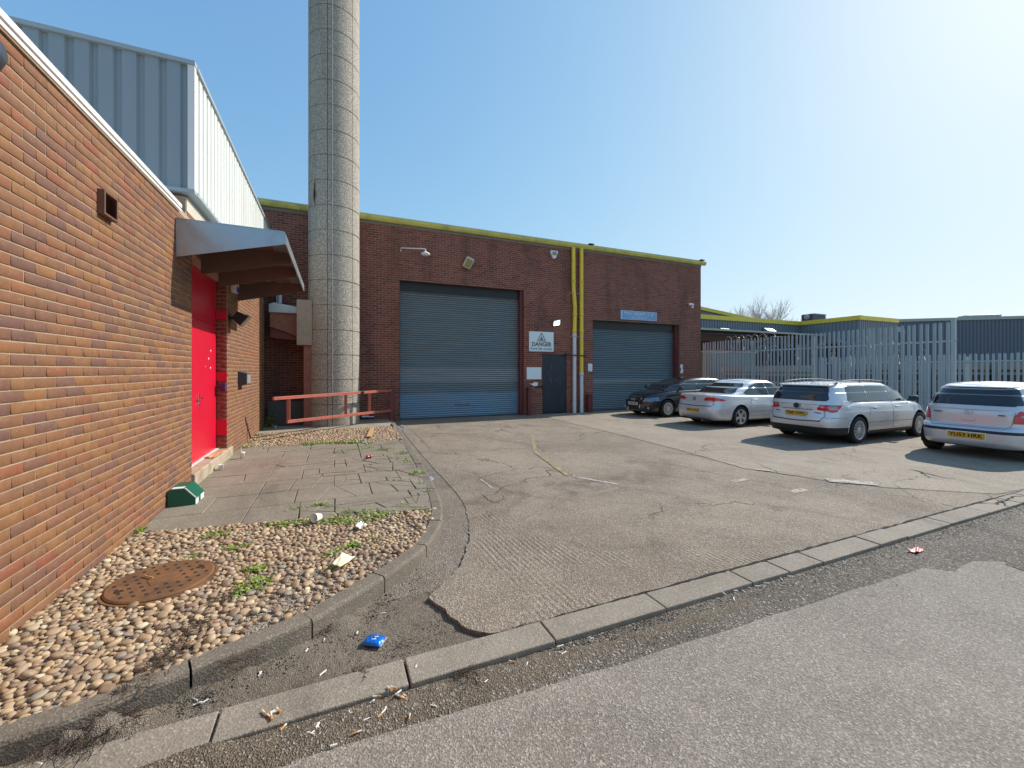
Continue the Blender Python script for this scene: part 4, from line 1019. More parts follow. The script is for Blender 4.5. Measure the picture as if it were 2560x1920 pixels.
# vertical joints as thin strips of mortar, one lightning conductor
def on_chimney(u):   # angle on the shaft seen at pixel column u
    k = _k(u); dx, dy = SN + CS * k, CS - SN * k; L = math.hypot(dx, dy); dx /= L; dy /= L
    b = dx * CX + dy * CYy; c = CX*CX + CYy*CYy - CR*CR; t = b - math.sqrt(max(0, b*b - c))
    return math.atan2(dy * t - CYy, dx * t - CX)
for a in (on_chimney(881), on_chimney(881) - math.radians(58), on_chimney(831) , on_chimney(775) , on_chimney(881) + math.radians(60)):
    mb = MB(); w_ = .009 / CR
    mb.add([(CX + (CR + .0015) * math.cos(a + s_), CYy + (CR + .0015) * math.sin(a + s_), z) for z in (.1, H - 1) for s_ in (-w_, w_)], [(0, 1, 3, 2)])
    mb.build('vertical_joint', JOINT, ch, fix=False)
a = on_chimney(831); mb = MB()
mb.tube([(CX + (CR + .016) * math.cos(a + .0), CYy + (CR + .016) * math.sin(a), z) for z in (1.05, 3, 8, 16, H)], .010, 6); mb.build('lightning_conductor', M('dull conductor strip', (.34, .34, .33), .7), ch)
# long spall with a dark hole
mb = MB(); a0 = on_chimney(787); zc = EYE + (925 - 487) / F * 11.8; pts = []
for t in range(9):
    q = t / 8; z = zc - .42 + .84 * q; wob = [.0, .02, .035, .05, .06, .03, .035, .02, 0][t]
    pts.append((z, wob))
V = []
for z, wob in pts:
    for s_ in (-1, 1): aa = a0 + s_ * wob / CR + .01 * math.sin(z * 9); V.append((CX + (CR + .006) * math.cos(aa), CYy + (CR + .006) * math.sin(aa), z))
mb.add(V, [(2*i, 2*i+1, 2*i+3, 2*i+2) for i in range(8)]); mb.build('spall', RUSTPIT, ch, fix=False)
mb = MB()
mb.tube([(CX + (CR + .014) * math.cos(a0 - w_ / CR * 1.0 + .01), CYy + (CR + .014) * math.sin(a0 - w_ / CR), z) for z, w_ in pts], .016, 6)
mb.tube([(CX + (CR + .010) * math.cos(a0 + w_ / CR * 1.0), CYy + (CR + .010) * math.sin(a0 + w_ / CR), z) for z, w_ in pts], .010, 6)
mb.build('spall_edge', CONC, ch)
# box and pier at the left of the shaft
q0, q1 = onY(741.5, 748, 12.95), onY(780.5, 863, 12.95)
mb = MB(); mb.box((q0.x, 12.95, q1.z), (q1.x, 13.6, q0.z)); mb.build('flue_box', CONC, ch, bevel=0.01)
mb = MB(); mb.box((q0.x + .17, 13.02, PAVE - .05), (q1.x, 13.5, q1.z - .002)); mb.build('pier', RENDER_RED, ch, bevel=0.01)
# flue
fz = lambda v, u=700: onY(u, v, 13.3).z
fu = thing('flue_duct', 'flaking red flue with a metal cover between brick wall and chimney', 'duct', (-1.3, 13.3, 2.5))
xa, xb = onY(674, 800, 13.25).x, q0.x - .002
mb = MB(); mb.prism([(xa, fz(818)), (xa + .35, fz(828)), (xb, fz(842)), (xb, fz(782)), (xa, fz(782))], 'y', 13.25, 13.65); mb.build('duct', RENDER_RED, fu, bevel=0.01)
mb = MB(); mb.prism([(xa - .02, fz(783)), (xb, fz(783)), (xb, fz(766)), (xa + .25, fz(760)), (xa + .1, fz(758)), (xa - .02, fz(763))], 'y', 13.18, 13.7); mb.build('cover', LEAD, fu, bevel=0.015)
mb = MB(); mb.prism([(xa - .0, fz(844)), (xb, fz(850)), (xb, fz(842) - .003), (xa + .35, fz(828) - .003), (xa, fz(818) - .003)], 'y', 13.35, 13.6); mb.build('lower_lining', STEEL_RED, fu)
mb = MB(); mb.tube([(onY(697, 700, 13.5).x, 13.8, fz(752)), (onY(697, 700, 13.5).x, 13.8, 5.2)], .055, 12)
mb.tube([(onY(689, 700, 13.5).x, 13.8, fz(755)), (onY(687, 700, 13.5).x, 13.8, 5.2)], .012, 6); o = mb.build('vent_pipe', PVC); tag(o, 'pale vertical pipe rising behind the flue, below the canopy', 'pipe')

FADED = M('faded marking', (.12, .15, .17), .6)
# ================================================================= main building
YM = 14.1; XR = onY(1752, 800, YM).x; ZR = EYE + .3552 * YM
MBd = thing('brick_warehouse', 'long red brick warehouse with two roller shutters and yellow gutter', 'building', (8, YM, 0))
S1 = [onY(999, 699, YM), onY(1310, 725, YM)]; S2 = [onY(1482, 798, YM), onY(1698, 812, YM)]
s1x0, s1x1, s1z = S1[0].x, S1[1].x, (S1[0].z + S1[1].z) / 2
s2x0, s2x1, s2z = S2[0].x, S2[1].x, (S2[0].z + S2[1].z) / 2
d0, d1 = onY(1355.7, 885, YM), onY(1416.5, 885, YM)
SPLIT = onY(1461, 800, YM).x
mb = MB(); wall_grid(mb, 'y', YM, -7, XR, -.1, ZR - .10, [(s1x0, s1x1, -.1, s1z), (s2x0, s2x1, -.1, s2z), (d0.x, d1.x, -.1, d0.z)], .35, 1)
mb.quad((XR, YM, -.1), (XR, YM + 24, -.1), (XR, YM + 24, ZR - .1), (XR, YM, ZR - .1))
mb.build('wall', BR_MAIN, MBd, fix=False)
mb = MB(); mb.box((-7, YM + .5, -.1), (XR - .05, YM + 24, ZR - .25)); mb.build('core', DARKGREY, MBd)
mb = MB(); mb.box((-7, YM - .02, ZR - .0), (XR + .12, YM + 24, ZR + .06)); mb.build('roof', MOSS, MBd)
mb = MB()   # half round gutter with brackets
gx0, gx1 = -7, XR + .18
mb.prism([(YM - .16, ZR - .015), (YM - .16, ZR - .10), (YM - .12, ZR - .165), (YM - .06, ZR - .175), (YM - .003, ZR - .15), (YM - .003, ZR - .015)], 'x', gx0, gx1)
mb.build('gutter', GUT, MBd)
mb = MB(); mb.box((-7, YM - .012, ZR - .24), (XR + .02, YM - .001, ZR - .16)); mb.build('fascia', M('grey fascia', (.20, .22, .20), .6), MBd)
for x in list(np.arange(-1, XR, 1.5)):
    mb = MB(); mb.box((x, YM - .17, ZR - .18), (x + .03, YM - .004, ZR - .012)); mb.build('gutter_bracket', GUT, MBd)
for x in (onY(1476, 610, YM).x, XR + .02):
    mb = MB(); mb.bevbox((x, YM - .05, ZR + .07), (.22, .16, .06), .02); mb.build('roof_clip', DARKGREY, MBd)
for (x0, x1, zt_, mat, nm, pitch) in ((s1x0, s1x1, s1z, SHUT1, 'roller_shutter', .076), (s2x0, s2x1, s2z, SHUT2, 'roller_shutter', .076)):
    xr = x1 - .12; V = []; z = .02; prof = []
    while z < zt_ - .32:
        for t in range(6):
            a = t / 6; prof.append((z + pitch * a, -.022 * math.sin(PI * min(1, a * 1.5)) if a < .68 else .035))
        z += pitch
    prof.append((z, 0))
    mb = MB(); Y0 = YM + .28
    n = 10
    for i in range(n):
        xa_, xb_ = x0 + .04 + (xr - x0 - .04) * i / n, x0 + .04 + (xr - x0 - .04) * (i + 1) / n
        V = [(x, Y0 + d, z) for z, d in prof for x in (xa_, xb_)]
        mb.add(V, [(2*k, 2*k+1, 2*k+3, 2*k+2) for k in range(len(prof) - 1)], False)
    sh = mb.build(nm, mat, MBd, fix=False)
    tag(sh, 'tall left shutter with a dusty pale band' if mat is SHUT1 else 'smaller right shutter behind the parked cars')
    mb = MB(); mb.box((x0 + .04, Y0 - .03, -.02), (xr, Y0 + .02, .055)); mb.build('bottom_rail', DARKGREY, sh)
    mb = MB(); mb.box((x0 + .001, YM + .16, 0), (x0 + .042, YM + .34, zt_ - .001)); mb.build('guide', STEEL_RED, sh)
    mb = MB(); mb.box((xr, YM + .10, 0), (x1 - .001, YM + .34, zt_ - .001)); mb.build('guide', STEEL_RED, sh)
    mb = MB(); mb.box((x0 + .05, YM + .22, zt_ - .34), (xr - .005, YM + .34, zt_ - .002)); mb.build('hood', BLACK, sh)
    mb = MB(); mb.box((x0 - .02, YM - .006, zt_ - .002), (x1 + .02, YM + .06, zt_ + .018)); mb.build('lintel', M('lintel steel', (.26, .17, .11), .6), MBd)
mb = MB()
q = onY(1124, 0, YM + .255)   # lettering plate near the foot of the left shutter
for k in range(5):
    mb = MB(); x = onY(1138 + k * 8, 995, YM + .25).x; mb.box((x, YM + .2545, .42), (x + .06 + .03 * (k % 2), YM + .2575, .48)); mb.build('faded_marking', FADED, bpy.data.objects['roller_shutter'])
# service door
SCR = M('door scratch', (.16, .19, .22), .6)
mb = MB(); mb.box((d0.x + .03, YM + .03, .03), (d1.x - .02, YM + .08, d0.z - .03)); sd_ = mb.build('service_door', DOORBLK, MBd, bevel=0.004)
mb = MB(); mb.box((d0.x + .001, YM + .01, 0), (d0.x + .029, YM + .12, d0.z - .001)); mb.box((d0.x + .0291, YM + .01, d0.z - .029), (d1.x - .001, YM + .12, d0.z - .001)); mb.build('door_frame', BLACK, MBd)
mb = MB(); mb.box((d0.x - .30, YM - .03, 1.02), (d0.x + .12, YM - .004, 1.09)); mb.box((d0.x - .02, YM - .05, .96), (d0.x + .06, YM - .031, 1.12)); mb.build('hasp', BLACK, sd_)
r = random.Random(3)
for k in range(6): x = d0.x + r.uniform(.25, .9); z = r.uniform(.5, 1.7); mb = MB(); mb.box((x, YM + .0265, z), (x + .008, YM + .0295, z + r.uniform(.1, .45))); mb.build('scratch', SCR, sd_)
# pipes
def pipe(u_top, u_bot, v_chg, label, bend):
    x0 = onY(u_top, 620, YM - .09).x; x1 = onY(u_bot, 1025, YM - .09).x; zc_ = onY(u_bot, v_chg, YM - .09).z
    r_ = .078; pt = thing('drainpipe', label, 'pipe', (x0, YM - .09, 0), group='yellow and white drainpipes by the service door')
    zs = [ZR - .17, 4.9, 4.2, 3.2, zc_] if bend else [ZR - .17, zc_]
    xs = ([x0, x0 + .005, x0 + .07, x1 + .01, x1 + .01] if bend else [x0, x0])
    mb = MB(); mb.tube([(x, YM - .09, z) for x, z in zip(xs, zs)], r_, 16); 
    mb.build('upper_pipe', YELLOW, pt)
    for z in (5.2, 3.9, 3.25):
        mb = MB(); xx = float(np.interp(z, zs[::-1], xs[::-1])); mb.lathe([(r_, -.05), (r_ + .011, -.05), (r_ + .011, .05), (r_, .05)], (xx, YM - .09, z), 'z', 16); mb.build('collar', YELLOW, pt)
    mb = MB(); mb.tube([(xs[-1], YM - .09, zc_ - .002), (x1 - .0, YM - .10, .0)], r_ * .96, 16); mb.lathe([(r_, .0), (r_ + .010, .0), (r_ + .010, -.13), (r_, -.13)], (xs[-1], YM - .09, zc_ - .004), 'z', 16)
    mb.build('lower_pipe', PVC, pt)
    for z in (4.75, 3.02):
        xx = float(np.interp(z, zs[::-1], xs[::-1])); mb = MB(); mb.box((xx - .14, YM - .02, z - .015), (xx + .10, YM - .002, z + .015)); mb.lathe([(r_, -.014), (r_ + .006, -.014), (r_ + .006, .014), (r_, .014)], (xx, YM - .09, z), 'z', 16); mb.build('bracket', WIRE, pt)
pipe(1433.5, 1435.5, 834, 'left drainpipe by the service door, yellow above and long white below', True)
pipe(1453.5, 1453.5, 931, 'right drainpipe by the shutter, yellow nearly to its foot', False)
mb = MB(); za = onY(1440, 888.5, YM - .2).z; xa_, xb_ = onY(1418, 888, YM - .18).x, onY(1469, 889, YM - .18).x
mb.tube([(xa_, YM - .03, za + .02), (xa_ + .12, YM - .18, za + .01), ((xa_ + xb_) / 2, YM - .19, za), (xb_ - .1, YM - .18, za - .01), (xb_, YM - .03, za - .03)], .022, 8)
mb.tube([(xa_ - .02, YM - .02, za + .1), (xa_ + .04, YM - .08, za + .06), (xa_ - .03, YM - .05, za - .06), (xa_ + .05, YM - .06, za)], .016, 6)
o = mb.build('black_cable', BLACK); tag(o, 'black cable strapped across both drainpipes', 'cable')
# steel guard posts
for (u0, u1, v0, lab) in ((1319.5, 1328, 968, 'dark red steel guard post left of the blue service door'), (1469, 1480, 985, 'dark red steel guard post left of the small shutter')):
    a_, b_ = onY(u0, v0, YM - .16), onY(u1, v0, YM - .16); gp = thing('guard_post', lab, 'post', (a_.x, YM - .16, 0), group='guard posts beside the shutters')
    mb = MB(); mb.box((a_.x, YM - .20, -.02), (b_.x, YM - .06, a_.z)); mb.build('post', STEEL_RED, gp, bevel=0.006)
    mb = MB(); mb.tube([(a_.x + .05, YM - .215, a_.z - .10), (a_.x + .05, YM - .001, a_.z - .10)], .02); mb.build('bolt', BLACK, gp)
# signs
def board(name, u0, v0, u1, v1, lab, cat, mat, Y=YM - .012, th=.02, frame=None):
    a_, b_ = onY(u0, v0, Y - th), onY(u1, v0, Y - th); c_ = onY(u0, v1, Y - th)
    t = thing(name, lab, cat, ((a_.x + b_.x) / 2, Y, c_.z)); mb = MB(); mb.box((a_.x, Y - th, c_.z), (b_.x, Y + .008, a_.z)); mb.build('board', mat, t, bevel=0.003)
    return t, a_.x, b_.x, c_.z, a_.z, Y - th
t, xa_, xb_, za, zb, yf = board('warning_sign', 1323, 828, 1384, 878, 'white DANGER fork lift trucks sign above the service door', 'sign', SIGNW)
xm = (xa_ + xb_) / 2; Wd, Hh = xb_ - xa_, zb - za
text('lettering', 'DANGER', Hh * .29, OLIVE, t, (xm, yf - .003, za + Hh * .355), R_FACE_SOUTH, .002, width=Wd * .80, bold=.006)
text('small_lettering', 'Fork lift trucks', Hh * .185, GREENL, t, (xm, yf - .003, za + Hh * .13), R_FACE_SOUTH, .002, width=Wd * .88, bold=.004, spacing=1.15)
mb = MB(); T = [(xm, za + Hh * .93), (xm - Hh * .235, za + Hh * .53), (xm + Hh * .235, za + Hh * .53)]
for i in range(3):
    p, q = T[i], T[(i+1) % 3]; mb.tube([(p[0], yf - .002, p[1]), (q[0], yf - .002, q[1])], .012, 6)
mb.build('triangle', NAVY, t)
mb = MB(); mb.prism([(xm - .10, za + Hh*.565), (xm + .11, za + Hh*.565), (xm + .03, za + Hh*.66), (xm, za + Hh*.80), (xm - .05, za + Hh*.66)], 'y', yf - .0035, yf - .0005); mb.build('triangle_patch', GREENISH, t)
mb = MB(); yy = yf - .006; zz = za + Hh * .585
mb.box((xm - .07, yy, zz + .02), (xm + .03, yf - .004, zz + .055)); mb.box((xm - .005, yy, zz + .055), (xm + .015, yf - .004, zz + .13)); mb.box((xm + .036, yy, zz), (xm + .046, yf - .004, zz + .10)); mb.box((xm + .046, yy, zz), (xm + .10, yf - .004, zz + .01))
mb.lathe([(0, 0), (.02, 0), (.02, .003)], (xm - .05, yy, zz + .012), 'y', 10); mb.lathe([(0, 0), (.02, 0), (.02, .003)], (xm + .015, yy, zz + .012), 'y', 10)
mb.build('fork_lift_symbol', OLIVE, t)
t, xa_, xb_, za, zb, yf = board('height_sign', 1552, 775, 1642, 797.5, 'faded blue MAX. HEIGHT sign over the small shutter', 'sign', SIGNB)
xm = (xa_ + xb_) / 2; Hh = zb - za; Wd = xb_ - xa_
text('lettering', 'MAX. HEIGHT 11\' 6"', Hh * .46, SIGNL, t, (xm, yf - .003, za + Hh * .66), R_FACE_SOUTH, .002, width=Wd * .82, bold=.006)
text('small_lettering', 'MAX. WIDTH 14\'', Hh * .30, SIGNL, t, (xm, yf - .003, za + Hh * .24), R_FACE_SOUTH, .002, width=Wd * .42, bold=.004)
mb = MB(); bw = .025
mb.box((xa_ + .002, yf - .004, za + .002), (xb_ - .002, yf - .0005, za + bw)); mb.box((xa_ + .002, yf - .004, zb - bw), (xb_ - .002, yf - .0005, zb - .002)); mb.box((xa_ + .002, yf - .004, za + bw + .0005), (xa_ + .06, yf - .0005, zb - bw - .0005)); mb.box((xb_ - bw, yf - .004, za + bw + .0005), (xb_ - .002, yf - .0005, zb - bw - .0005))
mb.build('border', SIGNL, t)
board('notice_board', 1317, 918, 1353.5, 948.5, 'blank white notice panel left of the service door', 'sign', SIGNW)
board('notice_plate', 1470.5, 909, 1481, 928.5, 'small white upright plate beside the small shutter', 'sign', SIGNW)
mb = MB(); a_ = onY(1336, 962, YM - .006)
mb.prism([(a_.x - .20, a_.z + .05), (a_.x - .05, a_.z + .05), (a_.x - .04, a_.z + .10), (a_.x + .14, a_.z + .09), (a_.x + .13, a_.z - .06), (a_.x - .02, a_.z - .05)], 'y', YM - .012, YM - .004)
o = mb.build('torn_notice', PAPER); tag(o, 'torn scrap of white paper under the blank notice panel', 'paper')
mb = MB(); a_ = onY(1704, 922, YM - .006); h = .20
mb.prism([(a_.x - .07, a_.z + h), (a_.x + .08, a_.z + h), (a_.x + .05, a_.z + .03), (a_.x + .10, a_.z - .05), (a_.x + .07, a_.z - h), (a_.x - .08, a_.z - h), (a_.x - .07, a_.z - .12), (a_.x - .02, a_.z), (a_.x - .09, a_.z + .08)], 'y', YM - .012, YM - .004)
o = mb.build('torn_notice', PAPER); tag(o, 'peeling white sticker right of the small shutter', 'paper')
# lamps and boxes on the facade
q = onY(1171, 657, YM - .12); t = thing('bulkhead_lamp', 'yellowed lamp unit on the brickwork above the tall shutter', 'lamp', (q.x, YM, q.z))
Rm = Matrix.Rotation(math.radians(22), 3, 'Y') @ Matrix.Rotation(math.radians(25), 3, 'X')
mb = MB(); mb.bevbox(q, (.30, .14, .40), .05, R=Rm, seg=3); mb.build('housing', M('cream lamp body', (.52, .46, .36), .5), t)
mb = MB(); mb.bevbox(q + Rm @ Vector((0, -.075, 0)), (.20, .05, .28), .03, R=Rm, seg=3); mb.build('lens', M('yellowed lens', (.30, .26, .09), .3), t)
mb = MB(); mb.tube([(q.x - .05, YM - .002, q.z), q], .04, 8); mb.build('bracket', BLACK, t)
a_, b_ = onY(1002, 624, YM - .02), onY(1062, 622, YM - .6)
t = thing('swan_neck_lamp', 'white swan neck lamp on an arm at the upper left of the facade', 'lamp', a_)
p1 = Vector((a_.x, YM - .05, a_.z + .05)); p2 = Vector(onY(1061, 622, YM - .35))
mb = MB(); mb.tube([(a_.x, YM - .003, a_.z - .05), (a_.x, YM - .05, a_.z - .04), p1, p2, p2 + Vector((.03, -.01, -.02)), p2 + Vector((.035, -.01, -.10))], .018, 8); mb.build('arm', WHITEP, t)
mb = MB(); mb.lathe([(.03, .05), (.07, .02), (.14, -.02), (.15, -.05), (.10, -.09), (0, -.10)], p2 + Vector((.035, -.01, -.13)), 'z', 20); mb.build('shade', WHITEP, t)
a_, b_ = onY(1375, 636, YM - .05), onY(1395, 636, YM - .05); xm = (a_.x + b_.x) / 2; zt_, zb_ = onY(1385, 627, YM - .05).z, onY(1385, 647, YM - .05).z; hw = (b_.x - a_.x) / 2
t = thing('alarm_box', 'white bell box high on the wall left of the drainpipes', 'alarm', (xm, YM, zb_))
mb = MB(); mb.prism([(xm - hw, zt_ - .03), (xm - hw * .75, zt_), (xm + hw * .75, zt_), (xm + hw, zt_ - .03), (xm + hw * .35, zb_ + .02), (xm, zb_), (xm - hw * .35, zb_ + .02)], 'y', YM - .09, YM - .001); mb.build('case', WHITEP, t, bevel=0.012)
mb = MB(); mb.bevbox((xm, YM - .095, (zt_ + zb_) / 2 + .04), (hw * 1.0, .02, .12), .02); mb.build('badge', M('grey badge', (.22, .26, .28), .4), t)
q = onY(1392, 807, YM - .12); t = thing('led_floodlight', 'small lit white floodlight above the DANGER sign', 'floodlight', (q.x, YM, q.z))
Rm = Matrix.Rotation(math.radians(-14), 3, 'Y') @ Matrix.Rotation(math.radians(30), 3, 'X')
mb = MB(); mb.bevbox(q, (.30, .06, .22), .012, R=Rm); mb.build('housing', WHITEP, t)
mb = MB(); mb.bevbox(q + Rm @ Vector((-.02, -.034, 0)), (.24, .012, .17), .004, R=Rm); mb.build('lit_panel', LIT, t)
mb = MB(); mb.tube([(q.x + .05, YM - .002, q.z), q + Vector((0, .03, 0))], .02, 6); mb.build('bracket', BLACK, t)
q = onY(1729, 764, YM - .18); t = thing('security_camera', 'small white camera near the right end of the brick facade', 'camera', (q.x, YM, q.z))
mb = MB(); mb.tube([(q.x - .08, YM - .002, q.z + .02), (q.x - .06, YM - .10, q.z + .04), (q.x, YM - .14, q.z + .04)], .022, 8); mb.build('arm', DARKGREY, t)
mb = MB(); mb.tube([(q.x - .10, YM - .12, q.z + .06), (q.x + .08, YM - .22, q.z + .03)], .05, 12); mb.build('body', WHITEP, t)
mb = MB(); mb.lathe([(0, -.06), (.045, -.04), (.055, 0), (.045, .03)], (q.x + .06, YM - .17, q.z - .06), 'z', 14); mb.build('sensor', WHITEP, t)

# red barrier gate
bl, br_ = Vector((-1.19, 9.97, 0)), None
BL, BR = Vector((-1.27, 10.65, 0)), Vector((1.66, 13.62, 0))
bg_ = thing('barrier_gate', 'tapered red steel barrier gate in front of the chimney foot', 'gate', (BR.x, BR.y, PAVE))
dv = (BR - BL).normalized(); ang = math.atan2(dv.y, dv.x); Lb = (BR - BL).length
def rail(p, q, th, hgt, nm, mat=BARRIER):
    p, q = Vector(p), Vector(q); d = (q - p); R = d.to_track_quat('X', 'Z').to_matrix(); mb = MB(); mb.bevbox((p + q) / 2, (d.length, th, hgt), .006, R=R); return mb.build(nm, mat, bg_)
def at_(s, z): return BL + dv * s + Vector((0, 0, z))
ztl, ztr = 1.055, 1.045; 
zl = lambda s: 0.50 - .09 * s / Lb
rail(at_(0, ztl), at_(Lb - .0, ztr), .06, .075, 'top_rail'); rail(at_(.36, zl(.36)), at_(Lb - .03, zl(Lb)), .055, .075, 'bottom_rail')
for s_ in (.40, 2.22, 3.16): rail(at_(s_, zl(s_) + .037), at_(s_, ztl - .04), .05, .075 if s_ > 2 else .075, 'upright')
rail(at_(Lb + .02, PAVE - .02), at_(Lb + .02, 1.10), .09, .10, 'hinge_post', STEEL_RED); rail(at_(Lb + .14, PAVE - .02), at_(Lb + .14, 1.06), .09, .10, 'hinge_post', STEEL_RED)
mb = MB(); c_ = at_(2.86, 1.055)
mb.tube([c_ + Vector((0, 0, .05)), c_ + Vector((.0, -.04, .0)), c_ + Vector((0, 0, -.05)), c_ + Vector((0, .04, 0)), c_ + Vector((0, 0, .05))], .012, 6)
mb.bevbox(c_ + Vector((.02, -.05, -.01)), (.09, .03, .10), .01, rz=ang)
mb.tube([c_ + Vector((-.02, -.03, -.04)), at_(2.55, .96), at_(2.30, .93)], .008, 6); mb.build('padlock', BLACK, bg_)

# things stored behind the barrier
mb = MB(); q = onY(715, 1020, 13.55); mb.prism([(q.x - .45, PAVE + .0), (q.x + .52, PAVE), (q.x + .50, .78), (q.x - .43, .83)], 'y', 13.42, 13.46)
o = mb.build('leaning_panel', M('dusty sheet', (.05, .052, .052), .6, var=.5, vs=6)); tag(o, 'dusty grey sheet standing in the dark gap behind the barrier', 'panel')
mb = MB(); q = onZ(690, 1040, PAVE); mb.tube([(q.x - .05, 12.9, PAVE), (q.x + .02, 12.95, .95)], .03, 8); o = mb.build('prop_pole', DARKGREY); tag(o, 'thin dark pole standing at the corner of the brick wall', 'pole')
# ---------------------------------------------------------------- cars
def pchip(x, y):
    x = np.array(x, float); y = np.array(y, float); h = np.diff(x); d = np.diff(y) / h; m = np.zeros_like(y)
    for i in range(1, len(x) - 1):
        if d[i-1] * d[i] > 0: m[i] = 2 / (1 / d[i-1] + 1 / d[i])
    m[0], m[-1] = d[0], d[-1]
    def f(q):
        q = np.clip(np.asarray(q, float), x[0], x[-1]); i = np.clip(np.searchsorted(x, q) - 1, 0, len(h) - 1); t = (q - x[i]) / h[i]
        return (2*t**3-3*t**2+1)*y[i] + (t**3-2*t**2+t)*h[i]*m[i] + (-2*t**3+3*t**2)*y[i+1] + (t**3-t**2)*h[i]*m[i+1]
    return f
def outline(xr, xf, w, nr, nf, K):
    """half outline rear centre -> side -> front centre, evenly spaced"""
    th = np.linspace(0, PI, 2400); xm = (xr + xf) / 2; a = (xf - xr) / 2
    c, s = np.cos(th), np.sin(th); n = np.where(c > 0, nr, nf)
    x = xm - np.sign(c) * a * np.abs(c) ** (2 / n); y = w * np.abs(s) ** (2 / n)
    L = np.concatenate([[0], np.cumsum(np.hypot(np.diff(x), np.diff(y)))]); t = np.linspace(0, L[-1], K)
    return np.interp(t, L, x), np.interp(t, L, y)
class Car:
    """rear bumper at x=0, nose at x=L, wheels on z=0"""
    def __init__(s, name, label, L, S, loc, rz, group=None):
        s.L = L; s.S = S
        s.root = thing(name, label, 'car', (loc[0], loc[1], 0), rz, group); s.root.scale = (S, S, S)
        s.parts = {}
    def grid(s, keys, K, M, belt):
        """keys: t, xr, xf, w, nr, nf, A, B  (z = A + B*belt(x))"""
        k = np.array(keys, float); f = [pchip(k[:, 0], k[:, i]) for i in range(1, 8)]
        X = np.zeros((M, K)); Y = X.copy(); Z = X.copy()
        for j, t in enumerate(np.linspace(k[0, 0], k[-1, 0], M)):
            xr, xf, w, nr, nf, A, B = [float(g(t)) for g in f]
            x, y = outline(xr, xf, w, nr, nf, K); X[j], Y[j], Z[j] = x, y, A + B * belt(x)
        return X, Y, Z
    def cap(s, X, Y, Z, crown, M, p=2.4):
        q = np.linspace(1, 0, M)[:, None]
        x = np.repeat(X[None], M, 0); y = Y[None] * q; z = Z[None] + crown(X)[None] * (1 - q ** p)
        return x, y, z
    def emit(s, X, Y, Z, classify, zone):
        M, K = X.shape; V = np.stack([X, Y, Z], -1)
        idx = np.arange(M * K).reshape(M, K)
        a, b, c, d = idx[:-1, :-1].ravel(), idx[:-1, 1:].ravel(), idx[1:, 1:].ravel(), idx[1:, :-1].ravel()
        Fq = np.stack([a, b, c, d], -1); P = V.reshape(-1, 3)
        cen = P[Fq].mean(1); n = np.cross(P[Fq[:, 2]] - P[Fq[:, 0]], P[Fq[:, 3]] - P[Fq[:, 1]]); n /= np.linalg.norm(n, axis=1, keepdims=True) + 1e-12
        tuv = np.repeat(np.linspace(0, 1, M - 1)[:, None], K - 1, 1).ravel()
        lab = classify(cen[:, 0], cen[:, 1], cen[:, 2], np.abs(n), tuv, zone)
        for side in (1, -1):
            Ps = P * (1, side, 1)
            for l in np.unique(lab):
                if l == '': continue
                if l.endswith('*'): nm = l[:-1] + ('+' if side > 0 else '-')
                else: nm = l
                m = Fq[lab == l]; m = m if side < 0 else m[:, ::-1]
                s.parts.setdefault(nm, []).append((Ps, m))
    def finish(s, mats, labels={}):
        out = {}
        for nm, lst in s.parts.items():
            VV, FF, off = [], [], 0
            for P, m in lst:
                u, inv = np.unique(m.ravel(), return_inverse=True); VV.append(P[u]); FF.append(inv.reshape(m.shape) + off); off += len(u)
            V = np.concatenate(VV); Fc = np.concatenate(FF)
            key = np.round(V * 4000).astype(np.int64); _, first, inv = np.unique(key, axis=0, return_index=True, return_inverse=True); inv = inv.ravel()
            V = V[first]; Fc = inv[Fc]; base = nm.rstrip('+-')
            me = np_mesh(base, V, Fc, True)
            o = link_mesh(base, me, mats[base], s.root, False); out[nm] = o
            if base in labels: o['label'] = labels[base]
        s.out = out; s.body_pts = None
        return out
    def local(s, mb, name, mat, parent=None, **kw):
        return mb.build(name, mat, parent or s.root, world=False, **kw)
    def surf(s, key='low'):
        return s.G[key]
    def project_side(s, x, z, side=-1):
        X, Y, Z = s.G['all']; m = Y > s.wmin
        i = np.argmin((X[m] - x) ** 2 + (Z[m] - z) ** 2); return np.array([x, side * (Y[m][i]), z])
    def project_rear(s, y, z, front=False):
        X, Y, Z = s.G['all']; m = (X > s.L / 2) if front else (X < s.L / 2)
        m = m & (np.abs(Y - abs(y)) < .05) & (np.abs(Z - z) < .03)
        if not m.any(): m = np.abs(Z - z) < .05
        x = X[m].max() if front else X[m].min()
        return np.array([x, y, z])
    def seam(s, pts, kind, side=-1, r=.003, off=.0005, mat=None, name='panel_gap'):
        P = []
        for i in range(len(pts) - 1):
            a, b = np.array(pts[i]), np.array(pts[i+1]); n = max(2, int(np.linalg.norm(b - a) / .03))
            for t in np.linspace(0, 1, n, endpoint=False): P.append(a + (b - a) * t)
        P.append(np.array(pts[-1])); Q = []
        for p in P:
            q = s.project_side(p[0], p[1], side) if kind == 'side' else s.project_rear(p[0], p[1], kind == 'front')
            if kind == 'side': q[1] += side * off
            elif kind == 'front': q[0] += off
            else: q[0] -= off
            Q.append(q)
        Q = np.array(Q); c = 1 if kind == 'side' else 0
        if len(Q) > 4: Q[1:-1, c] = (Q[:-2, c] + Q[1:-1, c] + Q[2:, c]) / 3
        s.gaps.tube([Vector(q) for q in Q], r, 4, False, False) if mat is None else None
        return [Vector(q) for q in Q]
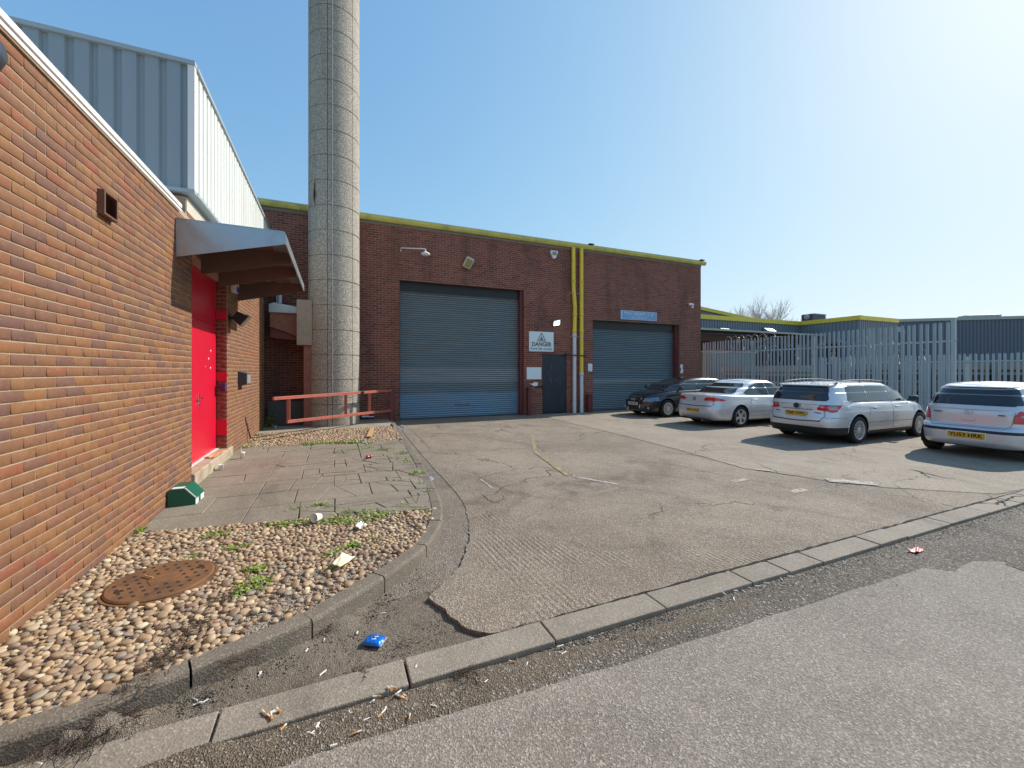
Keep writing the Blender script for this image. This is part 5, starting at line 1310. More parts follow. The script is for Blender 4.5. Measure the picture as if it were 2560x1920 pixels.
    def wheels(s, xs, R, w, ht, rimR, spokes, style, mat_rim=None):
        mat_rim = mat_rim or ALLOY
        for xw in xs:
            for side in (1, -1):
                c = Vector((xw, side * (w - .115), R))
                e = bpy.data.objects.new('wheel', None); COL.objects.link(e); e.parent = s.root; e.location = c; e.rotation_euler = (0, random.uniform(0, 1), 0 if side < 0 else PI)
                hw = .108
                mb = MB(); mb.lathe([(rimR, hw - .012), (rimR + .012, hw), (R - .035, hw), (R - .012, hw - .015), (R, hw - .04), (R, -hw + .04), (R - .012, -hw + .015), (R - .035, -hw), (rimR, -hw)], (0, 0, 0), 'y', 48)
                for v in range(len(mb.v)): mb.v[v] = (mb.v[v][0], -mb.v[v][1], mb.v[v][2])
                mb.build('tyre', TYRE, e, world=False)
                mb = MB(); mb.lathe([(rimR, -hw + .01), (rimR, -hw + .006), (rimR - .012, -hw + .006), (rimR - .022, -hw + .022), (rimR - .03, .02), (rimR - .03, .06)], (0, 0, 0), 'y', 48)
                if style == 'cap':      # full steel wheel cover with ten slots
                    for k in range(10):
                        a0 = 2*PI*k/10 + .12; a1 = 2*PI*(k+1)/10 - .12
                        for q0, q1, r0, r1 in ((a0, a1, .075, rimR - .03),):
                            V = []; 
                            for t in range(5):
                                a = q0 + (q1 - q0) * t / 4
                                V += [(math.cos(a) * r0, -hw + .012, math.sin(a) * r0), (math.cos(a) * r1, -hw + .02, math.sin(a) * r1)]
                            mb.add(V, [(2*t, 2*t+1, 2*t+3, 2*t+2) for t in range(4)])
                    mb.lathe([(rimR - .045, -hw + .014), (rimR - .01, -hw + .010)], (0, 0, 0), 'y', 40)
                    mb.lathe([(0, -hw + .002), (.05, -hw + .004), (.085, -hw + .012)], (0, 0, 0), 'y', 24)
                else:
                    for k in range(spokes):
                        a = 2*PI*k/spokes; ca, sa = math.cos(a), math.sin(a)
                        w0, w1 = {'five': (.030, .052), 'multi': (.009, .013)}[style]
                        def pt(r_, o_, d): return (ca * r_ - sa * o_, d, sa * r_ + ca * o_)
                        d0, d1, dd = -hw + .016, -hw + .012, .03
                        V = [pt(.045, -w0, d0), pt(.045, w0, d0), pt(rimR - .018, w1, d1), pt(rimR - .018, -w1, d1), pt(.045, -w0, d0 + dd), pt(.045, w0, d0 + dd), pt(rimR - .018, w1, d1 + dd), pt(rimR - .018, -w1, d1 + dd)]
                        mb.add(V, [(0,1,2,3), (0,4,5,1), (1,5,6,2), (2,6,7,3), (3,7,4,0)])
                        if style == 'five':
                            mb.add([pt(.10, -.004, d0 - .001), pt(.10, .004, d0 - .001), pt(rimR - .03, .012, d1 - .001), pt(rimR - .03, -.012, d1 - .001)], [(0, 1, 2, 3)])
                    mb.lathe([(0, -hw + .006), (.03, -hw + .007), (.062, -hw + .013), (.062, -hw + .05)], (0, 0, 0), 'y', 24)
                mb.build('rim', mat_rim, e, world=False)
                mb = MB(); mb.lathe([(0, -.03), (rimR - .04, -.03)], (0, 0, 0), 'y', 30); mb.build('brake_disc', UNDER, e, world=False, fix=False)
                # liner of the arch
                mb = MB(); ra = s.Ra - .004
                V = []; n = 18
                for t in range(n + 1):
                    a = -.35 + (PI + .7) * t / n
                    for yy in (side * (w - .34), side * (w - .028)): V.append((xw + ra * math.cos(a), yy, R + .01 + ra * math.sin(a)))
                mb.add(V, [(2*t, 2*t+1, 2*t+3, 2*t+2) for t in range(n)])
                mb.add([(xw, side * (w - .34), R)] + [V[2*t] for t in range(n + 1)], [(0, t + 1, t + 2) for t in range(n)])
                s.local(mb, 'arch_liner', UNDER, fix=False)
                # rolled lip of the arch
                P = []
                for t in range(33):
                    a = -.42 + (PI + .84) * t / 32; x = xw + s.Ra * math.cos(a); z = R + .01 + s.Ra * math.sin(a)
                    if z < s.zsill: continue
                    q = s.project_side(x, z, side); q[1] -= side * .004; P.append(Vector(q))
                s.lip.tube(P, .011, 6)
def arch_mask(x, z, y, xs, R, Ra, w):
    m = np.zeros(len(x), bool)
    for xw in xs: m |= ((x - xw) ** 2 + (z - R - .01) ** 2 < Ra ** 2) & (y > w - .35)
    return m
def poly_mask(a, b, poly):
    return in_poly(a, b, poly)
def grow(poly, d):
    c = np.mean(poly, 0); out = []
    n = len(poly)
    for i in range(n):
        p = np.array(poly[i]); a = np.array(poly[i-1]); b = np.array(poly[(i+1) % n])
        e1 = (p - a) / np.linalg.norm(p - a); e2 = (b - p) / np.linalg.norm(b - p)
        n1, n2 = np.array([e1[1], -e1[0]]), np.array([e2[1], -e2[0]])
        if np.dot(n1, p - c) < 0: n1 = -n1
        if np.dot(n2, p - c) < 0: n2 = -n2
        m = (n1 + n2); m /= np.linalg.norm(m); out.append(tuple(p + m * d / max(.5, np.dot(m, n1))))
    return out
def plate(car, x, z, txt, mat, side, tilt=0.0, w=.52, h=.111, frame=None, sx=1.0):
    """side -1: rear plate (faces -x), +1: front plate"""
    e = bpy.data.objects.new('number_plate', None); COL.objects.link(e); e.parent = car.root; e.location = (x, 0, z)
    R = (Matrix.Rotation(tilt, 3, 'Y') @ (Matrix.Rotation(-PI/2, 3, 'Z') if side < 0 else Matrix.Rotation(PI/2, 3, 'Z')) @ Matrix.Rotation(PI/2, 3, 'X'))
    if frame:
        mb = MB(); mb.bevbox((0, 0, -.006), (w + .035, h + .035, .008), .003, R=Matrix.Identity(3))
        for i, v in enumerate(mb.v): mb.v[i] = tuple(R @ Vector(v))
        mb.build('plate_frame', frame, e, world=False)
    mb = MB(); mb.bevbox((0, 0, 0), (w, h, .008), .003, R=Matrix.Identity(3))
    for i, v in enumerate(mb.v): mb.v[i] = tuple(R @ Vector(v))
    mb.build('plate', mat, e, world=False)
    me = text_mesh(txt, .098, .0012, 1.05, .003); xs = [v.co.x for v in me.vertices]; sc = (w * .90) / (max(xs) - min(xs))
    me.transform(Matrix.Translation(R @ Vector((0, 0, .0052))) @ R.to_4x4() @ Matrix.Diagonal((sc, 1.0, 1, 1))); link_mesh('characters', me, BLACK, e, False)
def emblem(car, c, r, nrm=(-1, 0, 0), kind='vw', mat=None, disc=None):
    """round emblem: a V over a W in a ring"""
    mat = mat or CHROME; n = Vector(nrm).normalized(); R = n.to_track_quat('Z', 'Y').to_matrix()
    U = Vector((0, 0, 1)); U = (U - n * U.dot(n)).normalized(); Rt = U.cross(n)
    P = lambda a, b, d=.004: Vector(c) + Rt * a * r + U * b * r + n * d
    ob = None
    if disc:
        mb = MB(); mb.add([P(0, 0, .002)] + [P(math.cos(2*PI*k/24), math.sin(2*PI*k/24), .002) for k in range(24)], [(0, k + 1, (k + 1) % 24 + 1) for k in range(24)]); ob = car.local(mb, 'emblem_disc', disc, fix=False)
    mb = MB()
    if kind == 'vw':
        mb.tube([P(math.cos(2*PI*k/24), math.sin(2*PI*k/24)) for k in range(25)], r * .075, 6)
        for pts in ([(-.36, .88), (0, .12), (.36, .88)], [(-.80, .50), (-.36, -.80), (0, -.04), (.36, -.80), (.80, .50)]):
            mb.tube([P(*p) for p in pts], r * .075, 5)
    else:
        for k in range(4):
            cx = (k - 1.5) * 1.45
            mb.tube([P(cx + math.cos(2*PI*j/20), math.sin(2*PI*j/20)) for j in range(21)], r * .12, 5)
    return car.local(mb, 'emblem', mat)
def mirror(car, x, y, z, mat, side):
    m = bpy.data.objects.new('door_mirror', None); COL.objects.link(m); m.parent = car.root; m.location = (x, y, z)
    mb = MB(); mb.bevbox((0, side * .11, .03), (.11, .20, .135), .045, seg=4); mb.build('shell', mat, m, world=False)
    mb = MB(); mb.bevbox((-.052, side * .11, .03), (.012, .17, .10), .005); mb.build('mirror_glass', GLASS_B, m, world=False)
    mb = MB(); mb.bevbox((.01, side * .01, -.02), (.06, .09, .04), .012); mb.build('mirror_foot', TRIM, m, world=False)
def handle(car, x, z, mat, side):
    q = car.project_side(x, z, side); mb = MB(); mb.bevbox((x, q[1] + side * .018, z), (.19, .022, .032), .009, seg=3); h = car.local(mb, 'door_handle', mat)
    mb = MB(); mb.bevbox((x - .02, q[1] + side * .001, z - .012), (.12, .004, .05), .0015); car.local(mb, 'handle_recess', UNDER, h)

def build_car(name, label, L, W, S, loc, rz, R, wb0, wb, belt, deck_c, low, green, roof, roofc, side_windows, rear_win, front_win, classify_low, mats, plab, Ra=.36, zsill=.24, K=460, ML=112, MG=64, group=None, glass_side=None):
    c = Car(name, label, L, S, loc, rz, group); c.Ra = Ra; c.zsill = zsill; c.W = W; w = W / 2; c.wmin = .35
    xs = (wb0, wb0 + wb); c.gaps = MB(); c.lip = MB()
    X, Y, Z = c.grid(low, K, ML, belt)
    def cl(x, y, z, n, t, zone):
        lab = np.full(len(x), 'body', dtype='U24'); classify_low(lab, x, y, z, n)
        lab[(z < zsill) & (lab == 'body')] = 'body' if 'lower_trim' not in mats else 'lower_trim'
        lab[arch_mask(x, z, y, xs, R, Ra, w)] = ''
        return lab
    c.emit(X, Y, Z, cl, 'low'); allX, allY, allZ = [X.ravel()], [Y.ravel()], [Z.ravel()]
    xb, yb, zb = c.cap(X[-1], Y[-1], Z[-1], deck_c, 34)
    def cd(x, y, z, n, t, zone):
        lab = np.full(len(x), 'body', dtype='U24'); classify_low(lab, x, y, z, n)
        lab[arch_mask(x, z, y, xs, R, Ra, w)] = ''; return lab
    c.emit(xb, yb, zb, cd, 'deck')
    # floor
    x0, y0, z0 = X[0], Y[0], Z[0]; q = np.linspace(1, 0, 6)[:, None]
    c.emit(np.repeat(x0[None], 6, 0), y0[None] * q, np.repeat(z0[None], 6, 0) + 0 * q, lambda x, y, z, n, t, zone: np.where(arch_mask(x, z, y, xs, R, Ra, w), '', 'underbody').astype('U24'), 'floor')
    # greenhouse
    GX, GY, GZ = c.grid(green, K, MG, roof)
    def cg(x, y, z, n, t, zone):
        lab = np.full(len(x), 'body', dtype='U24'); side = n[:, 1] > n[:, 0] * 1.0
        for i, pw in enumerate(side_windows):
            g = poly_mask(x, z, grow(pw, .018)); lab[g & side] = 'window_seal'
        for i, pw in enumerate(side_windows):
            lab[poly_mask(x, z, pw) & side] = 'side_window*' if i == 0 else f'side_window{i}*'
        xm = L * .5
        if rear_win:
            yw0, yw1, z0_, z1_ = rear_win; lim = yw0 + (yw1 - yw0) * (z - z0_) / (z1_ - z0_)
            rc = np.minimum(1, np.minimum(z - z0_, z1_ - z) / .05); rc = .045 * (1 - np.sqrt(np.clip(1 - (1 - np.clip(rc, 0, 1)) ** 2, 0, 1)))
            lab[(x < xm) & (z > z0_ - .015) & (z < z1_ + .012) & (y < lim + .015 - rc) & ~side] = 'window_seal'
            lab[(x < xm) & (z > z0_) & (z < z1_) & (y < lim - rc)] = 'rear_window'
        yw0, yw1, z0_, z1_ = front_win; lim = yw0 + (yw1 - yw0) * (z - z0_) / (z1_ - z0_)
        lab[(x > xm) & (z > z0_ - .015) & (z < z1_ + .02) & (y < lim + .02)] = 'window_seal'
        lab[(x > xm) & (z > z0_) & (z < z1_) & (y < lim)] = 'windscreen'
        return lab
    c.emit(GX, GY, GZ, cg, 'green'); allX.append(GX.ravel()); allY.append(GY.ravel()); allZ.append(GZ.ravel())
    rx, ry, rz_ = c.cap(GX[-1], GY[-1], GZ[-1], roofc, 26, 2.0)
    c.emit(rx, ry, rz_, lambda x, y, z, n, t, zone: np.full(len(x), 'body', dtype='U24'), 'roof')
    c.G = {'all': (np.concatenate(allX), np.concatenate(allY), np.concatenate(allZ))}
    M2 = dict(mats); M2.setdefault('window_seal', TRIM); M2.setdefault('underbody', UNDER); M2.setdefault('rear_window', GLASS); M2.setdefault('windscreen', GLASS)
    for i in range(6): M2['side_window' + (str(i) if i else '')] = glass_side or GLASS_B
    out = c.finish(M2, plab)
    for o in out.values():
        if o.name.startswith('side_window'): o.name = 'side_window'
    return c

def ell(x, y, cx, cy, rx, ry): return ((x - cx) / rx) ** 2 + ((y - cy) / ry) ** 2 < 1
const = lambda v: (lambda x: np.zeros_like(x) + v)
SC_ = 0.965
# ---- 1: silver estate
L, W = 4.77, 1.82; w = W / 2
belt = pchip([0, .3, 1.5, 2.8, 3.7, 4.3, 4.6, L], [.985, .99, .985, .955, .915, .82, .72, .66])
low = [(0, .22, L-.28, .80, 5, 4, .19, 0), (.08, .07, L-.10, .865, 6, 4, .23, 0), (.2, .02, L-.03, .895, 6, 4, .34, 0), (.36, .0, L, .905, 6, 4, .50, 0), (.52, .025, L-.015, .91, 6, 4, .62, 0), (.62, .075, L-.06, .905, 6, 3.8, -.22, 1), (.78, .095, L-.16, .888, 6, 3.6, -.10, 1), (.94, .13, L-.30, .855, 6, 3.4, -.02, 1), (1, .17, L-.36, .81, 6, 3.2, 0, 1)]
def cl_est(lab, x, y, z, n):
    lab[(z < .40) & (z > .1)] = 'lower_trim'
    lab[(z < .325) & (x > 1.2) & (x < 3.5)] = 'lower_trim'; lab[(z >= .30) & (z < .42) & (x > 1.3) & (x < 4.7)] = 'body'
    rl = in_poly(y, z, [(.45, .845), (.52, .945), (.63, .985), (1.0, .985), (1.0, .80), (.90, .79), (.72, .775), (.46, .80)]) & (x < .42)
    rl &= ~((x > .30) & (z < .80 + (x - .30) * .9)); rl |= ell(y, z, .73, .875, .125, .115) & (x < .3)
    lab[rl] = 'tail_lamp*'
    ws = (ell(y, z, .735, .872, .070, .062) | ell(y, z, .555, .885, .036, .034)) & (x < .3); lab[ws] = 'tail_lamp_inner*'
    hd = in_poly(x, z, [(4.05, .80), (4.35, .69), (4.9, .60), (4.9, .46), (4.4, .55)]) & (y > .42) & (x > 4.0); lab[hd] = 'headlamp*'
    lab[(x > L - .12) & (y < .33) & (z > .36) & (z < .66)] = 'grille'
roof = pchip([.3, .6, 1.2, 2.2, 2.9, 3.3], [1.385, 1.415, 1.44, 1.432, 1.395, 1.35])
green = [(0, .085, 3.88, .855, 7, 3.6, .93, 0), (.25, .13, 3.66, .825, 7, 3.7, 1.055, 0), (.6, .215, 3.32, .765, 7, 4, 1.22, 0), (.88, .315, 2.98, .698, 7, 4, -.055, 1), (.96, .37, 2.86, .665, 7, 4, -.015, 1), (1, .45, 2.78, .61, 7, 4, 0, 1)]
roofc = lambda x: .035 * np.clip(1 - ((x - 1.65) / 1.15) ** 4, 0, 1)
deck = lambda x: .05 * np.clip(1 - ((x - L / 2) / (L / 2 - .15)) ** 8, 0, 1)
sw = [[(2.42, 1.0), (3.52, .985), (3.43, 1.05), (3.05, 1.235), (2.78, 1.33), (2.36, 1.355)], [(1.45, 1.005), (2.37, 1.0), (2.31, 1.358), (1.50, 1.375)], [(.64, 1.04), (.70, 1.015), (1.40, 1.007), (1.45, 1.376), (.86, 1.375), (.73, 1.33)]]
MT = dict(body=SILVER, lower_trim=TRIM, tail_lamp=LAMPR, tail_lamp_inner=LAMPI, headlamp=LAMPC, grille=TRIM)
est_loc = onZ(2138, 1108, 0); XE = est_loc.x - .97 * SC_; YE_ = est_loc.y + .80 * SC_
car = build_car('estate_car', 'silver estate car with roof rails, between the silver saloon and the small silver hatchback', L, W, SC_, (XE, YE_), 0, .325, .97, 2.71, belt, deck, low, green, roof, roofc, sw, (.655, .56, 1.03, 1.345), (.76, .60, 1.03, 1.33), cl_est, MT, {}, Ra=.385)
car.wheels((.97, .97 + 2.71), .325, w, 0, .225, 15, 'multi')
for sd_ in (-1, 1):
    car.seam([(1.43, 1.0), (1.42, .80), (1.36, .62)], 'side', sd_); car.seam([(2.40, .99), (2.40, .40), (2.37, .33)], 'side', sd_); car.seam([(3.45, .95), (3.42, .60), (3.30, .33)], 'side', sd_)
    car.seam([(1.36, .33), (3.30, .33)], 'side', sd_); car.seam([(1.30, .50), (3.35, .48)], 'side', sd_, .005)
    car.seam([(.09, .63), (.55, .63)], 'side', sd_, .004)
    for x in (1.62, 2.62): handle(car, x, .845, SILVER, sd_)
    mirror(car, 3.27, sd_ * .83, 1.005, SILVER if sd_ > 0 else TRIM, sd_)
    mb = MB(); mb.tube([(.52, sd_ * .60, 1.43), (.62, sd_ * .605, 1.475), (1.2, sd_ * .61, 1.51), (2.0, sd_ * .60, 1.505), (2.55, sd_ * .585, 1.47), (2.75, sd_ * .57, 1.425)], .014, 8)
    for x in (.60, 1.55, 2.6): mb.tube([(x, sd_ * .60, 1.40), (x, sd_ * .60, 1.50 if x == 1.55 else 1.465)], .014, 6)
    car.local(mb, 'roof_rail', DARKGREY)
car.seam([(-.60, .84), (-.64, .66), (-.55, .555), (0, .53), (.55, .555), (.64, .66), (.60, .84)], 'rear', r=.0045)
car.seam([(-.56, .545), (0, .52), (.56, .545)], 'rear', r=.010)
car.seam([(-.36, .80), (.36, .80)], 'rear', r=.006)
car.local(car.gaps, 'panel_gap', TRIM, fix=False); car.local(car.lip, 'arch_lip', SILVER)
plate(car, .02, .70, 'YE60 OWC', PLATEY, -1, tilt=math.radians(5))
emblem(car, (.045, 0, .885), .062, (-1, 0, .1), mat=DARKGREY, disc=M('emblem blue', (.02, .035, .07), .4))
mb = MB(); mb.bevbox((.065, -.48, .735), (.01, .14, .018), .003); car.local(mb, 'badge', DARKGREY)
mb = MB(); mb.bevbox((.065, .48, .735), (.01, .09, .018), .003); car.local(mb, 'badge', DARKGREY)
mb = MB(); mb.prism([(.34, 1.36), (.30, 1.385), (.34, 1.405), (.62, 1.435), (.62, 1.40)], 'y', -.60, .60); car.local(mb, 'roof_spoiler', SILVER, bevel=0.008)
mb = MB(); mb.tube([(.13, .02, 1.02), (.18, -.30, 1.075)], .008, 6); car.local(mb, 'rear_wiper', BLACK)
mb = MB(); mb.tube([(.70, 0, 1.46), (.60, 0, 1.52)], .008, 6); mb.bevbox((.72, 0, 1.468), (.09, .04, .02), .008); car.local(mb, 'aerial', BLACK)

# ---- 2: silver saloon
belt = pchip([0, .25, .8, 1.6, 2.8, 3.7, 4.3, 4.6, L], [.985, 1.0, .985, .955, .925, .89, .80, .70, .64])
low = [(0, .24, L-.28, .80, 5, 4, .19, 0), (.08, .10, L-.10, .865, 6, 4, .23, 0), (.2, .03, L-.03, .895, 6, 4, .34, 0), (.36, .0, L, .905, 6, 4, .48, 0), (.52, .02, L-.015, .91, 6, 4, .60, 0), (.60, .07, L-.06, .905, 6, 3.8, -.26, 1), (.78, .085, L-.16, .888, 6, 3.6, -.12, 1), (.94, .09, L-.30, .86, 6, 3.4, -.02, 1), (1, .13, L-.36, .82, 6, 3.2, 0, 1)]
def cl_sal(lab, x, y, z, n):
    rl = in_poly(y, z, [(.36, .845), (.37, .885), (.46, .925), (1, .925), (1, .80), (.38, .795)]) & (x < .60)
    rl &= ~((x > .18) & (z > .925 - (x - .18) * .30)); rl &= ~((x > .18) & (z < .80 + (x - .18) * .10)); lab[rl] = 'tail_lamp*'
    lab[rl & (z < .825) & (x < .3)] = 'tail_lamp_inner*'
    hd = in_poly(x, z, [(4.05, .78), (4.35, .69), (4.9, .60), (4.9, .48), (4.4, .55)]) & (y > .42) & (x > 4.0); lab[hd] = 'headlamp*'
    lab[(x > L - .12) & (y < .40) & (z > .36) & (z < .64)] = 'grille'
roof = pchip([1.2, 1.7, 2.3, 2.9, 3.3], [1.34, 1.405, 1.425, 1.395, 1.34])
green = [(0, .62, 3.90, .84, 5.5, 3.6, .92, 0), (.25, .90, 3.66, .805, 5.5, 3.7, 1.05, 0), (.6, 1.25, 3.32, .74, 5.5, 4, 1.20, 0), (.88, 1.64, 2.98, .672, 5.5, 4, -.05, 1), (.96, 1.76, 2.86, .64, 5.5, 4, -.014, 1), (1, 1.86, 2.78, .60, 5.5, 4, 0, 1)]
roofc = lambda x: .04 * np.clip(1 - ((x - 2.32) / .52) ** 4, 0, 1)
deck = lambda x: .045 * np.clip(1 - ((x - L / 2) / (L / 2 - .15)) ** 8, 0, 1)
sw = [[(2.42, .985), (3.55, .975), (3.43, 1.04), (3.05, 1.215), (2.78, 1.31), (2.36, 1.335)], [(1.30, 1.04), (1.38, 1.005), (2.37, .985), (2.31, 1.337), (1.98, 1.325), (1.66, 1.235)]]
MT = dict(body=SILVER, tail_lamp=LAMPR, tail_lamp_inner=LAMPI, headlamp=LAMPC, grille=TRIM)
sal = onZ(1846, 1067, 0); XS = sal.x - 1.04 * SC_; YS = sal.y + .80 * SC_
car = build_car('saloon_car', 'silver saloon car parked next to the black hatchback', L, W, SC_, (XS, YS), 0, .32, 1.04, 2.71, belt, deck, low, green, roof, roofc, sw, (.70, .56, 1.03, 1.325), (.76, .58, 1.02, 1.315), cl_sal, MT, {}, Ra=.375)
car.wheels((1.04, 1.04 + 2.71), .32, w, 0, .228, 5, 'five')
for sd_ in (-1, 1):
    car.seam([(1.52, .97), (1.50, .75), (1.42, .60)], 'side', sd_); car.seam([(2.40, .95), (2.40, .40), (2.37, .33)], 'side', sd_); car.seam([(3.45, .92), (3.42, .60), (3.30, .33)], 'side', sd_)
    car.seam([(1.40, .33), (3.30, .33)], 'side', sd_); car.seam([(1.42, .47), (3.35, .47)], 'side', sd_, .004)
    for x in (1.68, 2.62): handle(car, x, .835, SILVER, sd_)
    mirror(car, 3.27, sd_ * .83, .985, SILVER, sd_)
car.seam([(-.66, .97), (-.68, .70), (-.60, .655), (0, .635), (.60, .655), (.68, .70), (.66, .97)], 'rear', r=.004)
car.seam([(-.62, .66), (0, .64), (.62, .66)], 'rear', r=.009)
car.local(car.gaps, 'panel_gap', TRIM, fix=False); car.local(car.lip, 'arch_lip', SILVER)
plate(car, -.006, .50, 'YP11 HYZ', PLATEY, -1)
emblem(car, (.062, 0, .865), .055, (-1, 0, .05), mat=DARKGREY)
mb = MB(); mb.bevbox((.02, 0, .235), (.06, 1.3, .05), .012); car.local(mb, 'lower_trim', TRIM)
mb = MB(); mb.bevbox((1.60, 0, 1.448), (.09, .04, .03), .012); car.local(mb, 'aerial', SILVER)

# ---- 3: small silver hatchback at the right edge
L3, W3 = 3.90, 1.65; w = W3 / 2
belt = pchip([0, .3, 1.2, 2.2, 2.9, 3.4, 3.7, L3], [.99, 1.0, .985, .955, .92, .82, .70, .62])
low = [(0, .20, L3-.28, .72, 5, 4, .20, 0), (.08, .05, L3-.10, .775, 5.5, 4, .24, 0), (.2, .0, L3-.03, .80, 5.5, 4, .34, 0), (.36, .0, L3, .815, 5.5, 4, .52, 0), (.44, .03, L3-.015, .822, 5.5, 4, .595, 0), (.52, .10, L3-.05, .82, 5.5, 3.8, .64, 0), (.78, .115, L3-.16, .80, 5.5, 3.6, -.14, 1), (.94, .15, L3-.30, .775, 5.5, 3.4, -.02, 1), (1, .19, L3-.36, .735, 5.5, 3.2, 0, 1)]
def cl_h(lab, x, y, z, n):
    lab[(z > .50) & (z < .555) & (x < .9)] = 'bumper_strip'
    rl = in_poly(y, z, [(.565, .70), (.575, .84), (.62, .93), (.70, .965), (1, .96), (1, .70)]) & (x < .36); rl &= ~((x > .22) & (z > .96 - (x - .22) * .5)); lab[rl] = 'tail_lamp*'
    lab[rl & ell(y, z, .80, .845, .16, .035)] = 'tail_lamp_inner*'
    hd = ell(x, z, 3.62, .62, .22, .12) & (y > .40) & (x > 3.3); lab[hd] = 'headlamp*'
    lab[(x > L3 - .12) & (y < .30) & (z > .48) & (z < .60)] = 'grille'
roof = pchip([.3, .6, 1.2, 1.8, 2.4], [1.375, 1.41, 1.435, 1.42, 1.36])
green = [(0, .11, 3.17, .775, 4.6, 3.6, .94, 0), (.25, .165, 2.96, .742, 4.6, 3.7, 1.06, 0), (.6, .265, 2.63, .675, 4.6, 4, 1.22, 0), (.88, .385, 2.32, .598, 4.6, 4, -.055, 1), (.96, .45, 2.22, .562, 4.6, 4, -.015, 1), (1, .54, 2.14, .51, 4.6, 4, 0, 1)]
roofc = lambda x: .035 * np.clip(1 - ((x - 1.33) / .82) ** 4, 0, 1)
deck = lambda x: .05 * np.clip(1 - ((x - L3 / 2) / (L3 / 2 - .15)) ** 8, 0, 1)
sw = [[(1.62, 1.0), (2.78, .985), (2.60, 1.09), (2.20, 1.27), (2.0, 1.33), (1.60, 1.35)], [(.78, 1.05), (.86, 1.015), (1.57, 1.003), (1.55, 1.352), (1.0, 1.345), (.86, 1.25)]]
MT = dict(body=SILVERB, tail_lamp=LAMPR, tail_lamp_inner=LAMPI, headlamp=LAMPC, grille=TRIM, bumper_strip=M('dark blue bumper strip', (.018, .022, .045), .55))
h3 = onZ(2334, 1121, 0); XH = h3.x - .66; YH = h3.y - .70 - .02
car = build_car('hatchback', 'small silver hatchback at the right edge, seen from behind', L3, W3, 1.0, (XH, YH), 0, .29, .66, 2.46, belt, deck, low, green, roof, roofc, sw, (.665, .535, 1.03, 1.35), (.70, .54, 1.03, 1.33), cl_h, MT, {}, Ra=.345)
car.wheels((.66, .66 + 2.46), .29, w, 0, .19, 7, 'multi')
for sd_ in (-1, 1):
    car.seam([(1.60, .98), (1.58, .40), (1.55, .33)], 'side', sd_); car.seam([(2.78, .94), (2.75, .55), (2.6, .33)], 'side', sd_); handle(car, 1.8, .86, SILVERB, sd_); mirror(car, 2.58, sd_ * .76, 1.0, SILVERB, sd_)
car.seam([(-.60, .92), (-.56, .66), (-.50, .61), (.50, .61), (.56, .66), (.60, .92)], 'rear', r=.004)
car.local(car.gaps, 'panel_gap', TRIM, fix=False); car.local(car.lip, 'arch_lip', SILVERB)
plate(car, -.010, .435, 'YU53 HRK', PLATEY, -1, frame=WHITEP)
emblem(car, (.098, 0, .885), .055, (-1, 0, .12))
mb = MB(); mb.bevbox((.082, 0, .745), (.02, .17, .05), .009, seg=3); car.local(mb, 'tailgate_handle', SILVERB)
mb = MB(); mb.bevbox((.105, .44, .865), (.008, .13, .020), .003); car.local(mb, 'badge', DARKGREY)
mb = MB(); mb.bevbox((.105, -.44, .85), (.008, .09, .020), .003); car.local(mb, 'badge', DARKGREY)
mb = MB(); mb.tube([(.60, 0, 1.455), (.52, 0, 1.50)], .006, 6); car.local(mb, 'aerial', BLACK)

# ---- 4: black hatchback facing the yard
L4, W4 = 4.25, 1.77; w = W4 / 2
belt = pchip([0, .3, 1.4, 2.6, 3.2, 3.75, 4.05, L4], [.98, 1.0, .985, .955, .925, .84, .76, .70])
low = [(0, .22, L4-.26, .78, 5, 4, .16, 0), (.08, .07, L4-.09, .84, 6, 4, .20, 0), (.2, .02, L4-.02, .87, 6, 4, .30, 0), (.36, .0, L4, .88, 6, 4, .48, 0), (.52, .02, L4-.01, .885, 6, 4, .60, 0), (.62, .07, L4-.04, .88, 6, 3.6, -.20, 1), (.78, .085, L4-.07, .865, 6, 3.4, -.10, 1), (.94, .13, L4-.14, .835, 6, 3.2, -.02, 1), (1, .17, L4-.22, .79, 6, 3.0, 0, 1)]
def cl_a(lab, x, y, z, n):
    lab[(x > L4 - .2) & (y < .36 - .06 * np.abs(z - .5) / .25) & (z > .235) & (z < .735)] = 'grille_surround'
    lab[(x > L4 - .2) & (y < .335 - .06 * np.abs(z - .5) / .25) & (z > .26) & (z < .71)] = 'grille'
    lab[in_poly(y, z, [(.44, .56), (.44, .665), (.56, .70), (1, .76), (1, .60), (.8, .56)]) & (x > 3.72) & (z < .80 - (4.25 - x) * .05)] = 'headlamp*'
    lab[ell(y, z, .62, .33, .13, .07) & (x > 3.8)] = 'air_intake*'
    lab[in_poly(y, z, [(.48, .80), (.48, .93), (1, .95), (1, .80)]) & (x < .4)] = 'tail_lamp*'
roof = pchip([.3, .6, 1.4, 2.0, 2.6], [1.33, 1.365, 1.395, 1.38, 1.32])
green = [(0, .10, 3.40, .83, 6, 3.6, .93, 0), (.25, .17, 3.18, .80, 6, 3.7, 1.05, 0), (.6, .28, 2.84, .742, 6, 4, 1.19, 0), (.88, .41, 2.50, .675, 6, 4, -.05, 1), (.96, .48, 2.38, .64, 6, 4, -.014, 1), (1, .56, 2.30, .59, 6, 4, 0, 1)]
roofc = lambda x: .035 * np.clip(1 - ((x - 1.45) / .85) ** 4, 0, 1)
deck = lambda x: .05 * np.clip(1 - ((x - L4 / 2) / (L4 / 2 - .16)) ** 8, 0, 1)
sw = [[(1.95, .995), (3.05, .98), (2.92, 1.04), (2.55, 1.19), (2.30, 1.28), (1.90, 1.305)], [(.98, 1.04), (1.06, 1.01), (1.90, .997), (1.85, 1.306), (1.25, 1.305), (1.08, 1.22)]]
